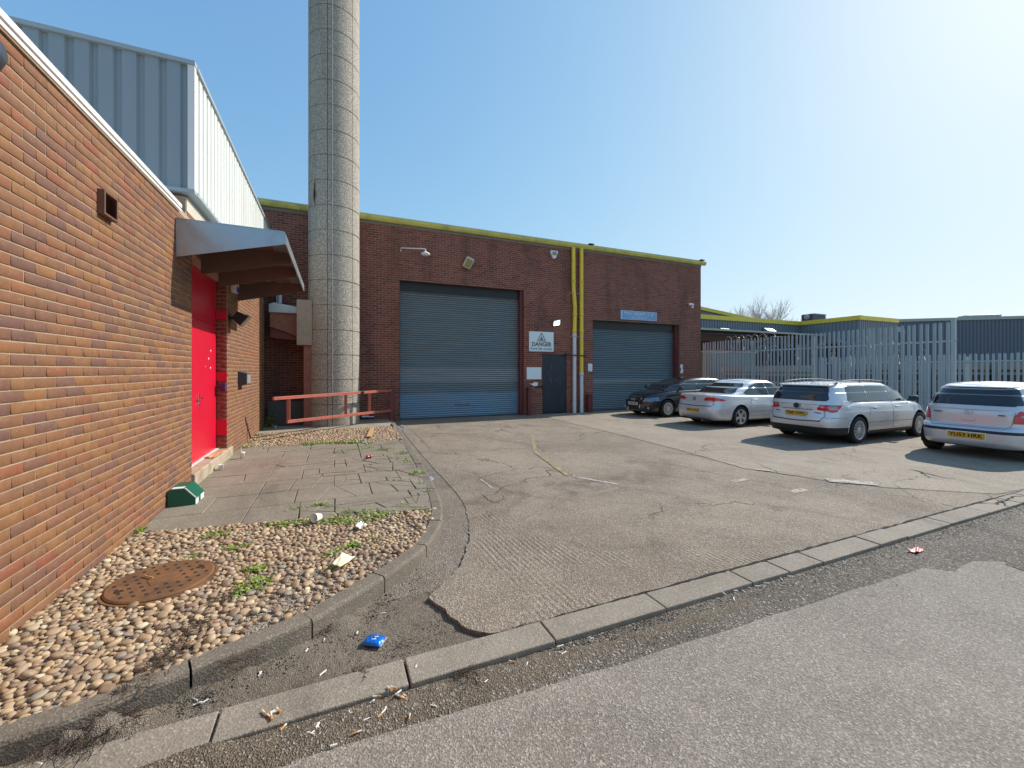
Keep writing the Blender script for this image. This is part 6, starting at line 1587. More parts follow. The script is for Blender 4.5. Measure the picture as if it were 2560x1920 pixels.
MT = dict(body=BLACKC, grille_surround=CHROME, grille=BLACK, headlamp=LAMPC, air_intake=TRIM, tail_lamp=LAMPR)
bl4 = onZ(1664, 1043, 0); SB = 1.0
XB = bl4.x + (.86 + 2.58) * SB; YB = bl4.y + .78
car = build_car('hatchback', 'black hatchback facing the yard in front of the small shutter', L4, W4, SB, (XB, YB), PI, .315, .82, 2.58, belt, deck, low, green, roof, roofc, sw, (.70, .58, 1.03, 1.31), (.755, .60, 1.02, 1.30), cl_a, MT, {}, Ra=.365)
car.wheels((.82, .82 + 2.58), .315, w, 0, .215, 10, 'cap')
for sd_ in (-1, 1):
    car.seam([(1.93, .97), (1.92, .40)], 'side', sd_); car.seam([(3.02, .94), (2.98, .60), (2.85, .33)], 'side', sd_)
    for x in (1.2, 2.1): handle(car, x, .85, BLACKC, sd_)
    mirror(car, 2.82, sd_ * .80, 1.0, BLACKC, sd_)
car.local(car.gaps, 'panel_gap', TRIM, fix=False); car.local(car.lip, 'arch_lip', BLACKC)
plate(car, L4 + .012, .475, 'YF56 UGY', PLATEW, 1, w=.52)
emblem(car, (L4 - .005, 0, .62), .040, (1, 0, .1), 'rings')
mb = MB()
for k in range(9):
    z = .285 + k * .048
    if .40 < z < .55: continue
    mb.bevbox((L4 - .02, 0, z), (.02, .58, .010), .002)
car.local(mb, 'grille_bar', DARKGREY)
for sd_ in (-1, 1):
    mb = MB(); mb.lathe([(0, .03), (.045, .02), (.05, 0)], (4.10, sd_ * .62, .33), 'x', 16); car.local(mb, 'fog_lamp', LAMPW)
# ---------------------------------------------------------------- palisade fences
def pale_mesh(h, w=.086):
    d = .018; prof = [(-w/2, 0), (-w/2 + .012, -d), (-.008, -d), (0, -d * .35), (.008, -d), (w/2 - .012, -d), (w/2, 0)]; V = []
    for (x, y) in prof: V.append((x, y, 0))
    for (x, y) in prof: V.append((x, y, h - .06 - (0 if abs(x) < .02 else .0)))
    tops = [(-w/2 * .8, 0, h - .02), (-.012, -d, h), (-.006, -d, h - .02), (0, -d*.3, h - .03), (.006, -d, h - .02), (.012, -d, h), (w/2 * .8, 0, h - .02)]
    V += tops; n = 7; Fs = []
    for k in range(2):
        for i in range(n - 1): Fs.append((k*n+i, k*n+i+1, (k+1)*n+i+1, (k+1)*n+i))
    me = bpy.data.meshes.new('pale'); me.from_pydata(V, [], Fs); me.update(); return me
def palisade(name, label, A, B, z0, h, pitch, rails, post_every, group=None, post_h=None, end_post=True):
    A, B = Vector((*A, 0)), Vector((*B, 0)); d = (B - A).normalized(); L = (B - A).length; a = math.atan2(d.y, d.x)
    f = thing(name, label, 'fence', (A.x, A.y, z0), a, group); me = pale_mesh(h); me.materials.append(PALE_GALV); r = random.Random(len(label))
    n = int(L / pitch)
    for i in range(n + 1):
        o = bpy.data.objects.new('pale', me); COL.objects.link(o); o.parent = f; o.location = (i * pitch, -.03, r.uniform(-.012, .012)); o.rotation_euler = (r.uniform(-.004, .004), r.uniform(-.006, .006), r.uniform(-.05, .05))
    for zr in rails:
        mb = MB(); mb.box((-.05, -.005, zr - .025), (L + .12, .001, zr + .025)); mb.box((-.05, .0015, zr + .019), (L + .12, .045, zr + .025)); mb.build('rail', PALE_GALV, f, world=False)
    x = 0.04
    while x < L + .3:
        mb = MB(); mb.box((x - .05, .05, -.1), (x + .05, .056, (post_h or h) - .12)); mb.box((x - .003, .0565, -.1), (x + .003, .11, (post_h or h) - .12)); mb.build('post', PALE_GALV, f, world=False); x += post_every
    return f
FA, FB = (17.25, 15.4), (16.45, 5.95)
palisade('palisade_fence', 'tall galvanised palisade fence running behind the parked cars', FA, FB, -.02, 3.13, .157, (2.56, .45), 2.75)
mb = MB(); mb.box((FB[0] - .03, FB[1] - .09, 0), (FB[0] + .05, FB[1] - .0, 3.20)); o = mb.build('end_post', PALE_GALV, bpy.data.objects['palisade_fence'])
F2A, F2B = (23.6, 13.6), (23.5, 2.6)
palisade('palisade_fence', 'lower palisade fence in the distance, in front of the timber stillages', F2A, F2B, 0, 2.36, .157, (2.05, .40), 2.75)
# coil of razor wire behind the tall fence
mb = MB(); r = random.Random(4)
def coil(A, B, z0, rad, turns, wob):
    pts = []
    N = turns * 14
    for i in range(N):
        t = i / N; a = 2*PI * i / 14; c = Vector(A).lerp(Vector(B), t); rr = rad * (1 + r.uniform(-wob, wob))
        pts.append((c.x + rr * math.cos(a) * .55, c.y + rr * math.cos(a) * .8 + r.uniform(-.03, .03), z0 + rr * math.sin(a)))
    mb.tube(pts, .006, 4, False)
    for i in range(0, N, 5):
        p = Vector(pts[i]); d = Vector((r.uniform(-1, 1), r.uniform(-1, 1), r.uniform(-1, 1))).normalized() * .035; mb.tube([p - d, p + d], .009, 4, False)
coil((17.9, 14.6), (17.6, 11.9), 3.0, .34, 7, .10)
o = mb.build('razor_wire', WIRE, fix=False); tag(o, 'coil of razor wire along the top of the fence nearest the warehouse', 'razor wire')
mb = MB(); coil((17.9, 13.0), (17.1, 6.6), 2.35, .38, 9, .5)
o = mb.build('razor_wire', WIRE, fix=False); tag(o, 'slack tangle of razor wire hanging behind the middle of the fence', 'razor wire')

# ---------------------------------------------------------------- units beyond the fence
B1 = thing('industrial_unit', 'blue grey clad unit with yellow trim beyond the fence', 'building', (34, 24.7, 0))
YB1 = 24.7; x0, x1 = 22.0, 39.8; zt = 5.85
zb = onY(1800, 832, YB1).z
mb = MB(); corrugated(mb, 'y', YB1, x0, x1, zb, zt, .30, .045, .4); mb.build('cladding', CLAD_FAR, B1, fix=False)
mb = MB(); mb.box((x0, YB1 - .10, zt + .001), (x1 + .05, YB1 + .2, zt + .36)); mb.box((x1 - .10, 19.9 - .1, zt + .0015), (x1 + .2, YB1 - .101, zt + .36)); mb.box((x1 + .201, 19.9 - .1, zt + .001), (45.5, 20.1, zt + .34)); mb.build('yellow_fascia', YELLOW, B1)
mb = MB(); mb.prism([(27, zt - .5), (44.5, zt - .5), (44.5, 6.95), (27, 8.65)], 'y', YB1 + 6.0, YB1 + 6.4); mb.build('gable_wall', CLAD_FAR, B1)
mb = MB(); mb.prism([(27, 8.4), (44.6, 6.68), (44.6, 7.0), (27, 8.75)], 'y', YB1 + 5.8, YB1 + 6.5); mb.build('yellow_verge', YELLOW, B1)
mb = MB(); corrugated(mb, 'x', x1, 19.9, YB1, 0, zt, .30, -.045, .4); mb.build('wing_cladding', CLAD_FAR, B1, fix=False)
for o_ in (): pass
mb = MB(); corrugated(mb, 'y', 19.9, x1, 45.6, 0, zt, .30, .045, .4); mb.build('wing_cladding', CLAD_FAR, B1, fix=False)
mb = MB(); mb.prism([(43.2, 6.0), (60, 6.0), (59, 6.55), (53.6, 7.45), (52.4, 7.45), (43.2, 6.6)], 'y', 25.5, 34); mb.build('pitched_roof', M('pale roof sheet', (.36, .38, .35), .6), B1)
mb = MB(); mb.box((x0, YB1 - 2.2, zb - .06), (x1 - .01, YB1 - .02, zb - .001)); mb.build('loading_canopy', DARKGREY, B1)
mb = MB(); mb.box((x0, YB1 - 2.25, zb - .11), (x1 - .01, YB1 - 2.201, zb + .03)); mb.build('canopy_edge', MOSS, B1)
mb = MB(); mb.box((x0, YB1 + .3, 0), (x1 - .05, YB1 + 6, zb - .1)); mb.build('loading_bay', M('painted bay shade', (.03, .026, .024), .9), B1)  # near-black block paints the shade inside the open bay
mb = MB(); mb.box((x0, YB1 - .3, zb - .75), (x1 - .02, YB1 - .1, zb - .12)); mb.build('bay_lintel', M('brown bay lintel', (.10, .075, .06), .8), B1)
for u in (1815, 1925):
    q = onY(u, 828, YB1 - .4); mb = MB(); mb.prism([(q.y - .25, q.z), (q.y + .3, q.z + .35), (q.y + .3, q.z + .1), (q.y - .2, q.z - .1)], 'x', q.x - .5, q.x + .5); mb.build('bay_lamp', GALV, B1)
for u0, u1 in ((2040, 2080), (2172, 2178)):
    a_, b_ = onX(min(u0, 2146), 850, x1 - .02), None
mb = MB(); mb.box((x1 - .08, 21.3, .0), (x1 - .048, 22.6, 4.0)); mb.build('bay_door', M('maroon bay door', (.07, .03, .03), .6), B1)
ac = thing('roof_plant', 'dark boxy air conditioning unit on the flat roof beyond the fence', 'air conditioner', (x1, 22.5, zt + .36)); a_, b_ = onY(2018, 784, 24.0), onY(2052, 784, 24.0)
mb = MB(); mb.box((a_.x + .12, 23.6, zt + .30), (b_.x, 24.6, a_.z - .06)); mb.build('casing', M('dark casing', (.05, .055, .08), .5), ac, bevel=0.02)
mb = MB(); mb.box((b_.x + .001, 23.62, zt + .30), (b_.x + .12, 24.58, a_.z - .08)); mb.box((a_.x + .33, 23.58, a_.z - .059), (b_.x + .14, 24.62, a_.z)); mb.build('end_panel', GALV, ac)
mb = MB(); mb.lathe([(0, -.14), (.20, -.12), (.25, 0), (.25, .1)], (a_.x + .11, 24.1, zt + .72), 'x', 16); mb.build('cowl', M('pinkish cowl', (.42, .36, .38), .5), ac)
# dark slate building at the far right
A2, B2_ = Vector((58.5, 29.8, 0)), Vector((76.0, 15.8, 0)); d = (B2_ - A2).normalized(); L2 = (B2_ - A2).length
D = thing('industrial_unit', 'long dark slate clad unit at the far right', 'building', A2, math.atan2(d.y, d.x))
mb = MB(); corrugated(mb, 'y', 0, 0, L2 + 14, -.1, 7.45, .33, .05, .4); mb.build('cladding', CLAD_DARK, D, world=False, fix=False)
mb = MB(); mb.box((-.1, -.12, 7.451), (L2 + 14, .4, 7.78)); mb.build('fascia', M('dull cream fascia', (.40, .40, .33), .6), D, world=False)
mb = MB(); mb.box((0, .3, -.1), (L2 + 14, 25, 7.4)); mb.build('core', DARKGREY, D, world=False)
mb = MB(); mb.bevbox((12.6, .8, 7.9), (3.2, 1.4, .32), .08); mb.build('roof_vent', M('pale roof vent', (.42, .46, .46), .5), D, world=False)
mb = MB(); mb.box((-.4, 0, 0), (-.05, 25, 7.2)); mb.build('end_wall', CLAD_FAR, D, world=False)
# teal louvred cabinet just behind the fence
q0, q1 = onY(1772, 880, 17.5), onY(1888, 880, 17.5)
cb = thing('equipment_cabinet', 'teal louvred steel cabinet behind the fence next to the warehouse corner', 'cabinet', (q0.x, 17.5, 0))
mb = MB(); mb.box((q0.x, 17.5, 0), (q1.x, 19.3, q0.z)); mb.build('body', TEALCAB, cb, bevel=0.02)
mb = MB(); mb.box((q0.x - .06, 17.42, q0.z + .001), (q1.x + .06, 19.4, q0.z + .08)); mb.build('roof', M('pale cabinet roof', (.40, .42, .38), .6), cb)
for k in range(2):
    xa_ = q0.x + (q1.x - q0.x) * (.12 + .48 * k); mb = MB()
    for j in range(9): z = q0.z * .35 + j * .10; mb.box((xa_, 17.465, z), (xa_ + .75, 17.498, z + .045))
    mb.build('louvre_panel', M('louvre steel', (.22, .30, .31), .5), cb)
mb = MB(); a_ = onY(1808, 925, 17.46); mb.box((a_.x - .12, 17.455, a_.z - .13), (a_.x + .12, 17.4645, a_.z + .13)); mb.build('label_plate', LABELW, cb)
# timber stillages
r = random.Random(12)
def stillage(x, y, wd, dp, z0, h, rz, label, mat):
    t = thing('timber_stillage', label, 'crate', (x, y, z0), rz, 'timber stillages stacked beyond the fences')
    for i in (-1, 0, 1):
        for j in (-1, 1): mb = MB(); mb.box((i * (wd/2 - .05) - .05, j * (dp/2 - .05) - .05, 0), (i * (wd/2 - .05) + .05, j * (dp/2 - .05) + .05, h)); mb.build('upright', mat, t, world=False)
    mb = MB()
    for j in (-1, 1):
        yy = j * (dp/2 + .012)
        for zz in ((.10, .20), (h * .48, h * .60), (h - .30, h)): mb.box((-wd/2, yy - .011, zz[0]), (wd/2, yy + .011, zz[1]))
    for i in (-1, 1):
        xx = i * (wd/2 + .012)
        for zz in ((.10, .20), (h * .48, h * .60), (h - .30, h)): mb.box((xx - .011, -dp/2 + .012, zz[0]), (xx + .011, dp/2 - .012, zz[1]))
    mb.build('boards', mat, t, world=False)
    mb = MB(); mb.box((-wd/2 + .05, -dp/2 + .08, .201), (wd/2 - .05, dp/2 - .08, h - .12)); mb.build('load', M('dark crate load', (.055, .055, .06), .8), t, world=False)
row = 0
spots = [(25.3, 4.9), (25.3, 6.8), (25.3, 8.7), (25.2, 10.6), (25.4, 12.5)]
names = ['nearest the right edge', 'second from the right edge', 'in the middle of the row', 'second from the left end', 'at the left end of the row']
for i, (x, y) in enumerate(spots):
    stillage(x, y, 1.2, 1.75, 0, 1.02, 0, 'timber stillage on the ground behind the lower fence, ' + names[i], PALLET)
    stillage(x + r.uniform(-.05, .05), y, 1.2, 1.75, 1.03, .98, 0, 'upper timber stillage behind the lower fence, ' + names[i], PALLET2)
sp2 = [((21.2, 19.0), 'beside the teal cabinet'), ((20.9, 16.0), 'right of the teal cabinet'), ((19.9, 12.9), 'behind the middle of the tall fence')]
for i, ((x, y), nm) in enumerate(sp2):
    stillage(x, y, 1.7, 1.2, 0, .95, r.uniform(-.1, .1), 'lower timber stillage ' + nm, PALLET)
    stillage(x, y, 1.7, 1.2, .96, .95, r.uniform(-.1, .1), 'upper timber stillage ' + nm, PALLET2)
# hedge-like dark clutter further back is the shaded yard; bare trees
def bare_tree(x, y, h, spread, seed, label):
    t = thing('bare_tree', label, 'tree', (x, y, 0), 0, 'bare trees above the roof of the yellow trimmed unit'); rr = random.Random(seed); mbt, mbc = MB(), MB()
    def br(p, d, L, r0, lv):
        n = 3; pts = [p]; q = p.copy(); dd = d.copy()
        for _ in range(n):
            dd = (dd + Vector((rr.uniform(-.2, .2), rr.uniform(-.2, .2), rr.uniform(-.02, .14)))).normalized(); q = q + dd * L / n; pts.append(q.copy())
        (mbt if lv == 0 else mbc).tube(pts, [r0 * (1 - .5 * i / n) for i in range(n + 1)], 5 if lv < 2 else 3, False)
        if lv < 4:
            for k in range(rr.choice([4, 5]) if lv else 8):
                f = rr.uniform(.35, 1.0); b = pts[min(n, int(f * n))] ; a = rr.uniform(0, 2*PI); e = (dd + Vector((math.cos(a), math.sin(a), .25)) * spread * rr.uniform(.5, 1)).normalized()
                br(b, e, L * rr.uniform(.5, .72), r0 * .5, lv + 1)
    br(Vector((x, y, 0)), Vector((0, 0, 1)), h * .44, h * .009, 0)
    mbt.build('trunk', BARK, t, fix=False); mbc.build('crown', BARK, t, fix=False)
for (u, h, d_, sp_, sd_, lab) in ((1800, 16.0, 60, .5, 1, 'bare tree nearest the warehouse roof end, with a wide thin crown'), (1838, 16.0, 62, .45, 2, 'bare tree second from the warehouse end of the row'), (1872, 17.5, 64, .5, 3, 'bare tree third from the warehouse end of the row'),
        (1905, 17.5, 63, .5, 4, 'bare tree in the middle of the row beyond the roof'), (1940, 17.0, 66, .5, 5, 'bare tree with a rounded crown near the air conditioning unit'), (1975, 15.5, 70, .5, 6, 'small bare tree just left of the air conditioning unit'), (2000, 14.0, 72, .5, 7, 'lowest bare tree, half hidden by the roof edge')):
    k = _k(u); bare_tree(d_ * (SN + CS * k), d_ * (CS - SN * k), h, sp_ , sd_, lab)
# ---------------------------------------------------------------- manhole cover, bait box, litter
mc = thing('manhole_cover', 'round rusty iron cover set among the pebbles', 'manhole cover', (MH.x, MH.y, PAVE))
mb = MB(); mb.lathe([(0, .018), (MR - .012, .018), (MR, .010), (MR, -.03)], (MH.x, MH.y, PAVE + .002), 'z', 72, smooth=False); mb.build('lid', RUST, mc)
mb = MB(); mb.lathe([(MR + .004, -.03), (MR + .004, .004), (MR + .022, .004), (MR + .026, -.03)], (MH.x, MH.y, PAVE + .002), 'z', 72, smooth=False); mb.build('rim', RUST, mc)
mb = MB(); aa = math.radians(28)
for i in range(-5, 6):
    for j in range(-4, 5):
        x, y = i * .062, j * .078 + (.0 if i % 2 else .039)
        if math.hypot(x, y) < MR - .045 and not (abs(x) < .10 and abs(y) < .08):
            c, s = math.cos(aa), math.sin(aa); mb.cbox((MH.x + x * c - y * s, MH.y + x * s + y * c, PAVE + .0195), (.022, .030, .0016), aa)
mb.build('square_pits', RUSTPIT, mc)
mb = MB()
for s_ in (-1, 1): mb.cbox((MH.x + s_ * .24 * math.cos(aa), MH.y + s_ * .24 * math.sin(aa), PAVE + .0205), (.05, .035, .002), aa)
mb.build('key_holes', RUSTPIT, mc)
mb = MB(); mb.cbox((MH.x + .01, MH.y - .01, PAVE + .0215), (.17, .12, .003), aa); mb.build('raised_plate', RUST, mc, bevel=0.001)
q = onZ(370, 1443, PAVE + .03); mb = MB(); mb.tube([q + Vector((-.04, .045, .003)), q + Vector((.0, .005, .002)), q + Vector((.04, -.03, .003))], .005, 6)
o = mb.build('wooden_stick', WOOD); tag(o, 'thin pale wooden stick lying on the rusty cover', 'stick')
# bait box
p0 = onZ(418, 1269.5, PAVE); p1 = onZ(469, 1268, PAVE)
bw_ = .235; bl_ = .36; x0 = XW + .015; y0 = onX(418, 1269, x0).y; y0 = p0.y
x1 = x0 + .27
bb = thing('bait_box', 'green plastic bait box with white stickers against the brick wall', 'bait box', (x0, y0, PAVE))
hz = .205
prof = [(x0, PAVE), (x1, PAVE), (x1 + .002, PAVE + .075), (x1 - .10, PAVE + hz), (x0 + .025, PAVE + hz), (x0, PAVE + hz - .02)]
mb = MB(); mb.prism(prof, 'y', y0, y0 + bl_); mb.build('case', GREEN, bb, bevel=0.006)
mb = MB(); mb.prism([(x1 + .004, PAVE + .078), (x1 + .006, PAVE + .090), (x1 - .098, PAVE + hz + .007), (x1 - .108, PAVE + hz + .001)], 'y', y0 - .0015, y0 + .008); mb.build('lid_edge', LABELW, bb)
mb = MB(); mb.box((x0 + .035, y0 + .015, PAVE + hz + .0005), (x1 - .12, y0 + .10, PAVE + hz + .003)); mb.build('sticker', LABELW, bb)
for a_, b_ in ((.004, .11), (.20, .33)):
    mb = MB(); mb.box((x1 + .0015, y0 + a_, PAVE + .004), (x1 + .0035, y0 + b_, PAVE + .068)); mb.build('sticker', LABELW, bb)
# cups
def cup(u, v, r0, r1, h, label, straw=False, tilt=None, mat=PAPER, lid=False):
    p = onZ(u, v, PAVE + .001); t = thing('paper_cup', label, 'cup', p); mb = MB()
    Mx = Matrix.Rotation(tilt[0], 3, 'X') @ Matrix.Rotation(tilt[1], 3, 'Y') if tilt else Matrix.Identity(3); off = Vector((0, 0, r1 if tilt else 0))
    mb.lathe([(0, .002), (r0, 0), (r1, h), (r1 + .003, h + .002), (r1 - .003, h), (r0 - .002, .006)], (0, 0, 0), 'z', 24)
    for i, q in enumerate(mb.v): mb.v[i] = tuple(p + Mx @ Vector(q) + off)
    mb.build('cup', mat, t)
    if straw:
        mb = MB(); mb.lathe([(r1 + .002, h - .004), (r1 + .004, h + .008), (0, h + .01)], p, 'z', 24); mb.build('lid', WHITEP, t)
        mb = MB(); mb.tube([p + Vector((0, 0, h * .4)), p + Vector((-.02, .0, h + .10))], .004, 8); mb.build('straw', PAPER, t)
cup(553, 1175, .027, .038, .085, 'empty white cup standing below the concrete threshold')
cup(605.5, 1146, .030, .042, .105, 'white drink cup with lid and straw on the paving near the wall', True)
cup(800, 1302, .032, .045, .085, 'white foam cup lying on its side at the edge of the slabs', tilt=(math.radians(78), math.radians(-40)))
cup(1003, 1071, .04, .055, .09, 'crumpled white cup on the tarmac by the tall shutter', tilt=(math.radians(100), .3))
# crushed red can
p = onZ(921, 1146, PAVE); t = thing('drink_can', 'crushed red drink can on the cracked slabs', 'can', p)
mb = MB(); rr = random.Random(2); prof = []
mb.lathe([(0, -.058), (.026, -.058), (.032, -.048), (.033, -.02), (.026, .0), (.032, .02), (.033, .046), (.026, .058), (0, .056)], (0, 0, 0), 'x', 20)
Rz = Matrix.Rotation(.5, 3, 'Z')
for i, v in enumerate(mb.v): v = Vector(v); v.z = max(v.z * (1 if v.z > 0 else .8), -.026); mb.v[i] = tuple(Rz @ (v + Vector((0, .004 * math.sin(v.x * 90), 0))) + p + Vector((0, 0, .027)))
mb.build('can', REDCAN, t)
mb = MB(); mb.lathe([(0, .0), (.024, .0), (.024, .003)], (0, 0, 0), 'x', 16)
for i, v in enumerate(mb.v): mb.v[i] = tuple(Rz @ (Vector(v) + Vector((-.0605, 0, 0))) + p + Vector((0, 0, .027)))
mb.build('can_end', CHROME, t)
# sheets of litter: a rumpled quad grid
def scrap(name, corners, z, label, cat, mat, amp=.01, seed=0, lift=.012, n=10):
    rr = np.random.default_rng(seed); a, b, c, d = [np.array(q) for q in corners]; V = []; ph = rr.uniform(0, 6, 6)
    for i in range(n + 1):
        for j in range(n + 1):
            s, t_ = i / n, j / n; p = (a * (1-s) + b * s) * (1-t_) + (d * (1-s) + c * s) * t_
            zz = z + lift + amp * (math.sin(s * 7 + ph[0]) * math.cos(t_ * 5 + ph[1]) + .6 * math.sin(s * 13 + t_ * 9 + ph[2]))
            V.append((p[0], p[1], max(z + .002, zz)))
    mb = MB(); mb.add(V, [(i*(n+1)+j, (i+1)*(n+1)+j, (i+1)*(n+1)+j+1, i*(n+1)+j+1) for i in range(n) for j in range(n)], True)
    o = mb.build(name, mat); m = o.modifiers.new('thick', 'SOLIDIFY'); m.thickness = .0015
    return tag(o, label, cat) if label else o
def Z2(u, v, z): q = onZ(u, v, z); return (q.x, q.y)
PZ = PAVE + .025
zc = lambda pts, ox, oy, sc: [Z2(ox + x / sc, oy + y / sc, PZ) for x, y in pts]
scrap('food_carton', zc([(245,1445),(440,1505),(768,1290),(470,1192)], 800, 1250, 8.731), PZ, 'white and yellow food carton lying on the pebbles', 'carton', PAPERY, .004, 3, .018)
scrap('paper_scrap', zc([(725,600),(850,640),(1040,580),(880,505)], 800, 1250, 8.731), PZ, 'curled white paper at the top edge of the pebbles', 'paper', PAPER, .012, 5, .016)
scrap('food_wrapper', [Z2(510, 1142, .30), Z2(535, 1142, .30), Z2(566, 1124, .30), Z2(548, 1124, .30)], .278, 'greasy orange food wrapper on the end of the threshold', 'wrapper', CARD, .008, 6, .008)
scrap('paper_scrap', [Z2(672, 1067, PAVE), Z2(690, 1071, PAVE), Z2(693, 1066, PAVE), Z2(678, 1062, PAVE)], PAVE, 'white paper scrap by the brick wall corner', 'paper', PAPER, .02, 7, .02)
scrap('paper_scrap', [Z2(757, 1064, PAVE), Z2(770, 1066, PAVE), Z2(773, 1059, PAVE), Z2(762, 1058, PAVE)], PAVE, 'white paper scrap at the left foot of the chimney', 'paper', PAPER, .02, 8, .02)
scrap('clear_wrapper', [Z2(905, 1108, PAVE), Z2(918, 1112, PAVE), Z2(921, 1106, PAVE), Z2(908, 1103, PAVE)], PAVE, 'clear plastic wrapper beside the far pebbles', 'wrapper', M('clear plastic', (.42, .44, .50), .15), .01, 9, .012)
scrap('clear_wrapper', [Z2(1068, 1196, 0), Z2(1080, 1202, 0), Z2(1086, 1195, 0), Z2(1074, 1191, 0)], -.012, 'clear plastic wrapper by the curved kerb', 'wrapper', M('clear film', (.42, .46, .52), .15), .01, 10, .012)
scrap('paper_scrap', [Z2(1053, 1176, 0), Z2(1058, 1178, 0), Z2(1060, 1173, 0), Z2(1055, 1172, 0)], .0, 'small white scrap on the yard by the kerb', 'paper', PAPER, .008, 11, .012)
scrap('red_wrapper', [Z2(2270, 1372, 0), Z2(2292, 1378, 0), Z2(2310, 1370, 0), Z2(2288, 1362, 0)], -.028, 'red and white wrapper in the tarmac strip at the right', 'wrapper', PINKW, .010, 12, .012)
# blue crisp packet: a puffed pillow
p = onZ(935, 1604, -.012); t = thing('crisp_packet', 'blue crisp packet lying in the dirty corner between the kerbs', 'packet', p, math.radians(-32))
def pillow(a, b, h, n=16):
    V = []
    for sgn in (1, -1):
        for i in range(n + 1):
            for j in range(n + 1):
                x, y = -1 + 2 * i / n, -1 + 2 * j / n
                rx = a * x * (1 - .10 * y * y); ry = b * y * (1 - .08 * x * x)
                hh = h * max(0, (1 - x**4)) ** .6 * max(0, (1 - y**4)) ** .6 * (1 if sgn > 0 else .1) + .0035 * math.sin(x * 14 + y * 6) * (1 - abs(y))
                V.append((rx, ry, .006 + max(-.003, sgn * hh)))
    N = (n + 1) ** 2; Fs = []
    for s in (0, 1):
        for i in range(n):
            for j in range(n):
                f = (s*N + i*(n+1)+j, s*N + (i+1)*(n+1)+j, s*N + (i+1)*(n+1)+j+1, s*N + i*(n+1)+j+1); Fs.append(f if s == 0 else f[::-1])
    return V, Fs
V, Fs = pillow(.062, .050, .020); mb = MB(); mb.add(V, Fs, True); mb.build('packet', BLUEBAG, t, world=False, fix=False)
mb = MB(); mb.box((.058, -.046, .004), (.070, .046, .007)); mb.build('foil_edge', SILV, t, world=False, bevel=0.001)
mb = MB(); mb.tube([(-.005, -.022, .0285), (.020, -.014, .0285), (.002, .002, .0295), (.026, .008, .028), (.010, .024, .027)], .0032, 4); mb.build('pale_mark', PALEB, t, world=False)
# plank
p0, p1 = onZ(922, 1093, PAVE + .03), onZ(931, 1070, PAVE + .03); mb = MB(); mb.cbox((p0 + p1) / 2 + Vector((0, 0, .01)), ((p1 - p0).length, .11, .022), math.atan2((p1 - p0).y, (p1 - p0).x))
o = mb.build('plank', WOOD, bevel=0.002); tag(o, 'short bare timber plank lying on the far pebbles', 'plank')
# cigarette ends
fl_, wl_ = None, None
def butt_mesh(long, orange):
    L = .045 if long else .026; n = 8; mb = MB()
    mb.tube([(-L/2, 0, .004), (L/2, 0, .004)], .0042, n); me = bpy.data.meshes.new('paper_tube'); me.from_pydata([tuple(v) for v in mb.v], [], mb.f); me.materials.append(BUTT_W); return me, L
mw, Lw = butt_mesh(True, False); ms, Ls = butt_mesh(False, False)
mb = MB(); mb.tube([(-.012, 0, .004), (.012, 0, .004)], .0046, 8); mo = bpy.data.meshes.new('cork_tip'); mo.from_pydata([tuple(v) for v in mb.v], [], mb.f); mo.materials.append(BUTT_O)
B3 = lambda x, y: (640 + x / 2.572, 1400 + y / 2.572)
B1_ = lambda x, y: (x / 2.0237, 1100 + y / 2.0237)
B5 = lambda x, y: (1800 + x / 2.0237, 1100 + y / 2.0237)
white = [B3(*p) for p in ((25,735), (430,730), (650,472), (818,345), (602,982), (832,960), (748,913), (395,1068), (353,1120), (425,1104), (1957,556), (2160,508), (1028,688), (920,852), (500,1197), (712,1027), (630,1014), (1980,600), (1742,678), (1140,940), (270,565), (325,585), (1480,785))]
white += [B1_(*p) for p in ((986,1315), (1000,1335), (1035,1325), (1315,1185), (200,1640), (1573,1488), (1608,1447), (95,1455))] + [B5(*p) for p in ((20,778), (80,765), (120,768), (140,748), (190,742), (235,727), (310,706), (345,692), (360,692), (262,884), (70,808))]
orange = [B3(*p) for p in ((60,995), (97,1020), (150,975), (790,880), (930,888), (970,884), (965,903), (795,1005), (985,1020), (637,1115), (1655,658), (435,525), (895,828), (865,840), (1975,602))] + [B1_(*p) for p in ((1358,1387), (1412,1374), (1373,1410), (1428,1462))]
r = random.Random(99)
def zat(u, v):
    q = onZ(u, v, -.024)
    if q.y > 2.50: return -.026
    if q.y > 2.26: return .004
    return -.017 if q.x < 2.2 else -.032
def place_butt(u, v, org):
    z = zat(u, v); q = onZ(u, v, z)
    lab = 'cigarette end with an orange cork tip lying along the kerbs' if org else 'white cigarette end lying along the kerbs'
    t = thing('cigarette_end', lab, 'cigarette end', (q.x, q.y, z), r.uniform(0, PI), 'cork tipped cigarette ends along the kerbs' if org else 'white cigarette ends along the kerbs')
    sc = r.uniform(.75, 1.15); t.scale = (sc, sc, sc)
    o = bpy.data.objects.new('paper', mw if r.random() < .5 else ms); COL.objects.link(o); o.parent = t
    if org:
        o2 = bpy.data.objects.new('cork_tip', mo); COL.objects.link(o2); o2.parent = t; o.data = ms; o.location = (.022, 0, 0)
for u, v in white: place_butt(u, v, False)
for u, v in orange: place_butt(u, v, True)
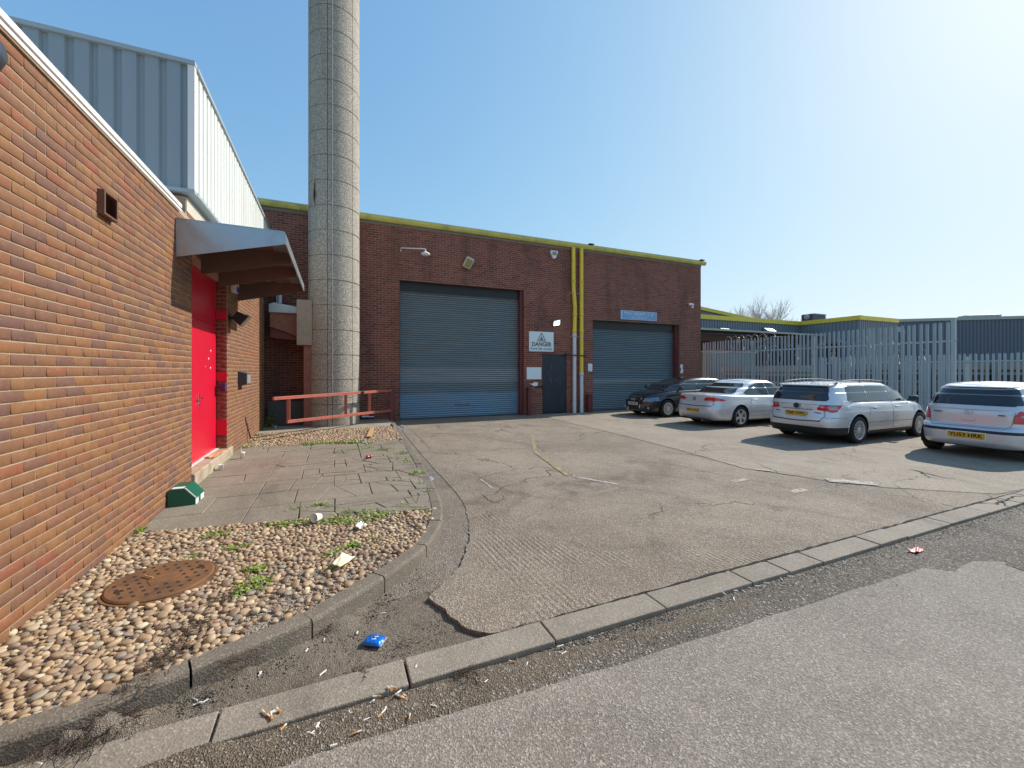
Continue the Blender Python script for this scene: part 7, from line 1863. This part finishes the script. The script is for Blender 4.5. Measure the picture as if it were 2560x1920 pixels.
# two small labelled packs under the barrier
for k, (u, w_, lab) in enumerate(((913, .26, 'small black and white sticker block at the wall foot under the barrier'), (929, .20, 'narrow pale strip at the wall foot under the barrier, right of the block'))):
    q = onY(u, 1041, YM - .05); t = thing('wall_foot_block', lab, 'block', q); mb = MB(); mb.box((q.x - w_ / 2, YM - .10, q.z - .04), (q.x + w_ / 2, YM - .003, q.z + (.05 if k == 0 else .03))); mb.build('block', BLACK, t)
    mb = MB(); mb.box((q.x - w_ * .42, YM - .104, q.z - .02), (q.x + w_ * .42, YM - .1005, q.z + (.035 if k == 0 else .015))); mb.build('sticker', LABELW, t)
SKY_TINT = (1.16, 1.90, 2.95); SKY_K = 0.155
# ---------------------------------------------------------------- camera, sky, sun
cam = bpy.data.cameras.new('camera'); co = bpy.data.objects.new('camera', cam); COL.objects.link(co)
co.location = (0, 0, EYE); co.rotation_euler = (PI/2, 0, -YAW)
cam.sensor_width = 36; cam.lens = 36 * F / 2560; cam.shift_y = -(960 - 925) / 2560
cam.clip_start = 0.05; cam.clip_end = 2000
SC.camera = co
EL = math.radians(37); AZ = math.radians(6.5)
w = bpy.data.worlds.new('World'); SC.world = w; w.use_nodes = True; nt = w.node_tree
sky = nt.nodes.new('ShaderNodeTexSky'); sky.sky_type = 'NISHITA'; sky.sun_disc = False
sky.sun_elevation = EL; sky.sun_rotation = PI/2 - AZ; sky.altitude = 0
sky.air_density = 1.0; sky.dust_density = 1.0; sky.ozone_density = 1.5
bg = nt.nodes['Background']; bg.inputs['Strength'].default_value = 0.15; 
def vm(op, a, b):
    n = nt.nodes.new('ShaderNodeVectorMath'); n.operation = op
    for i, v in enumerate((a, b)):
        if isinstance(v, bpy.types.NodeSocket): nt.links.new(v, n.inputs[i])
        else: n.inputs[i].default_value = v
    return n.outputs[0]
tinted = vm('MULTIPLY', sky.outputs[0], SKY_TINT)
soft = vm('DIVIDE', tinted, vm('ADD', vm('MULTIPLY', tinted, (SKY_K,) * 3), (1, 1, 1)))
nt.links.new(soft, bg.inputs[0])
sl = bpy.data.lights.new('sun', 'SUN'); sl.energy = 4.2; sl.angle = math.radians(0.5); sl.color = (1.0, 0.93, 0.84)
so = bpy.data.objects.new('sun', sl); COL.objects.link(so)
sd = Vector((math.cos(EL) * math.cos(AZ), math.cos(EL) * math.sin(AZ), math.sin(EL)))
so.rotation_euler = sd.to_track_quat('Z', 'Y').to_euler(); so.location = sd * 50
SC.view_settings.view_transform = 'Standard'; SC.view_settings.look = 'None'; SC.view_settings.exposure = 0.4; SC.view_settings.gamma = 1.0
SC.view_settings.use_curve_mapping = False
SC.cycles.max_bounces = 6; SC.cycles.use_denoising = True
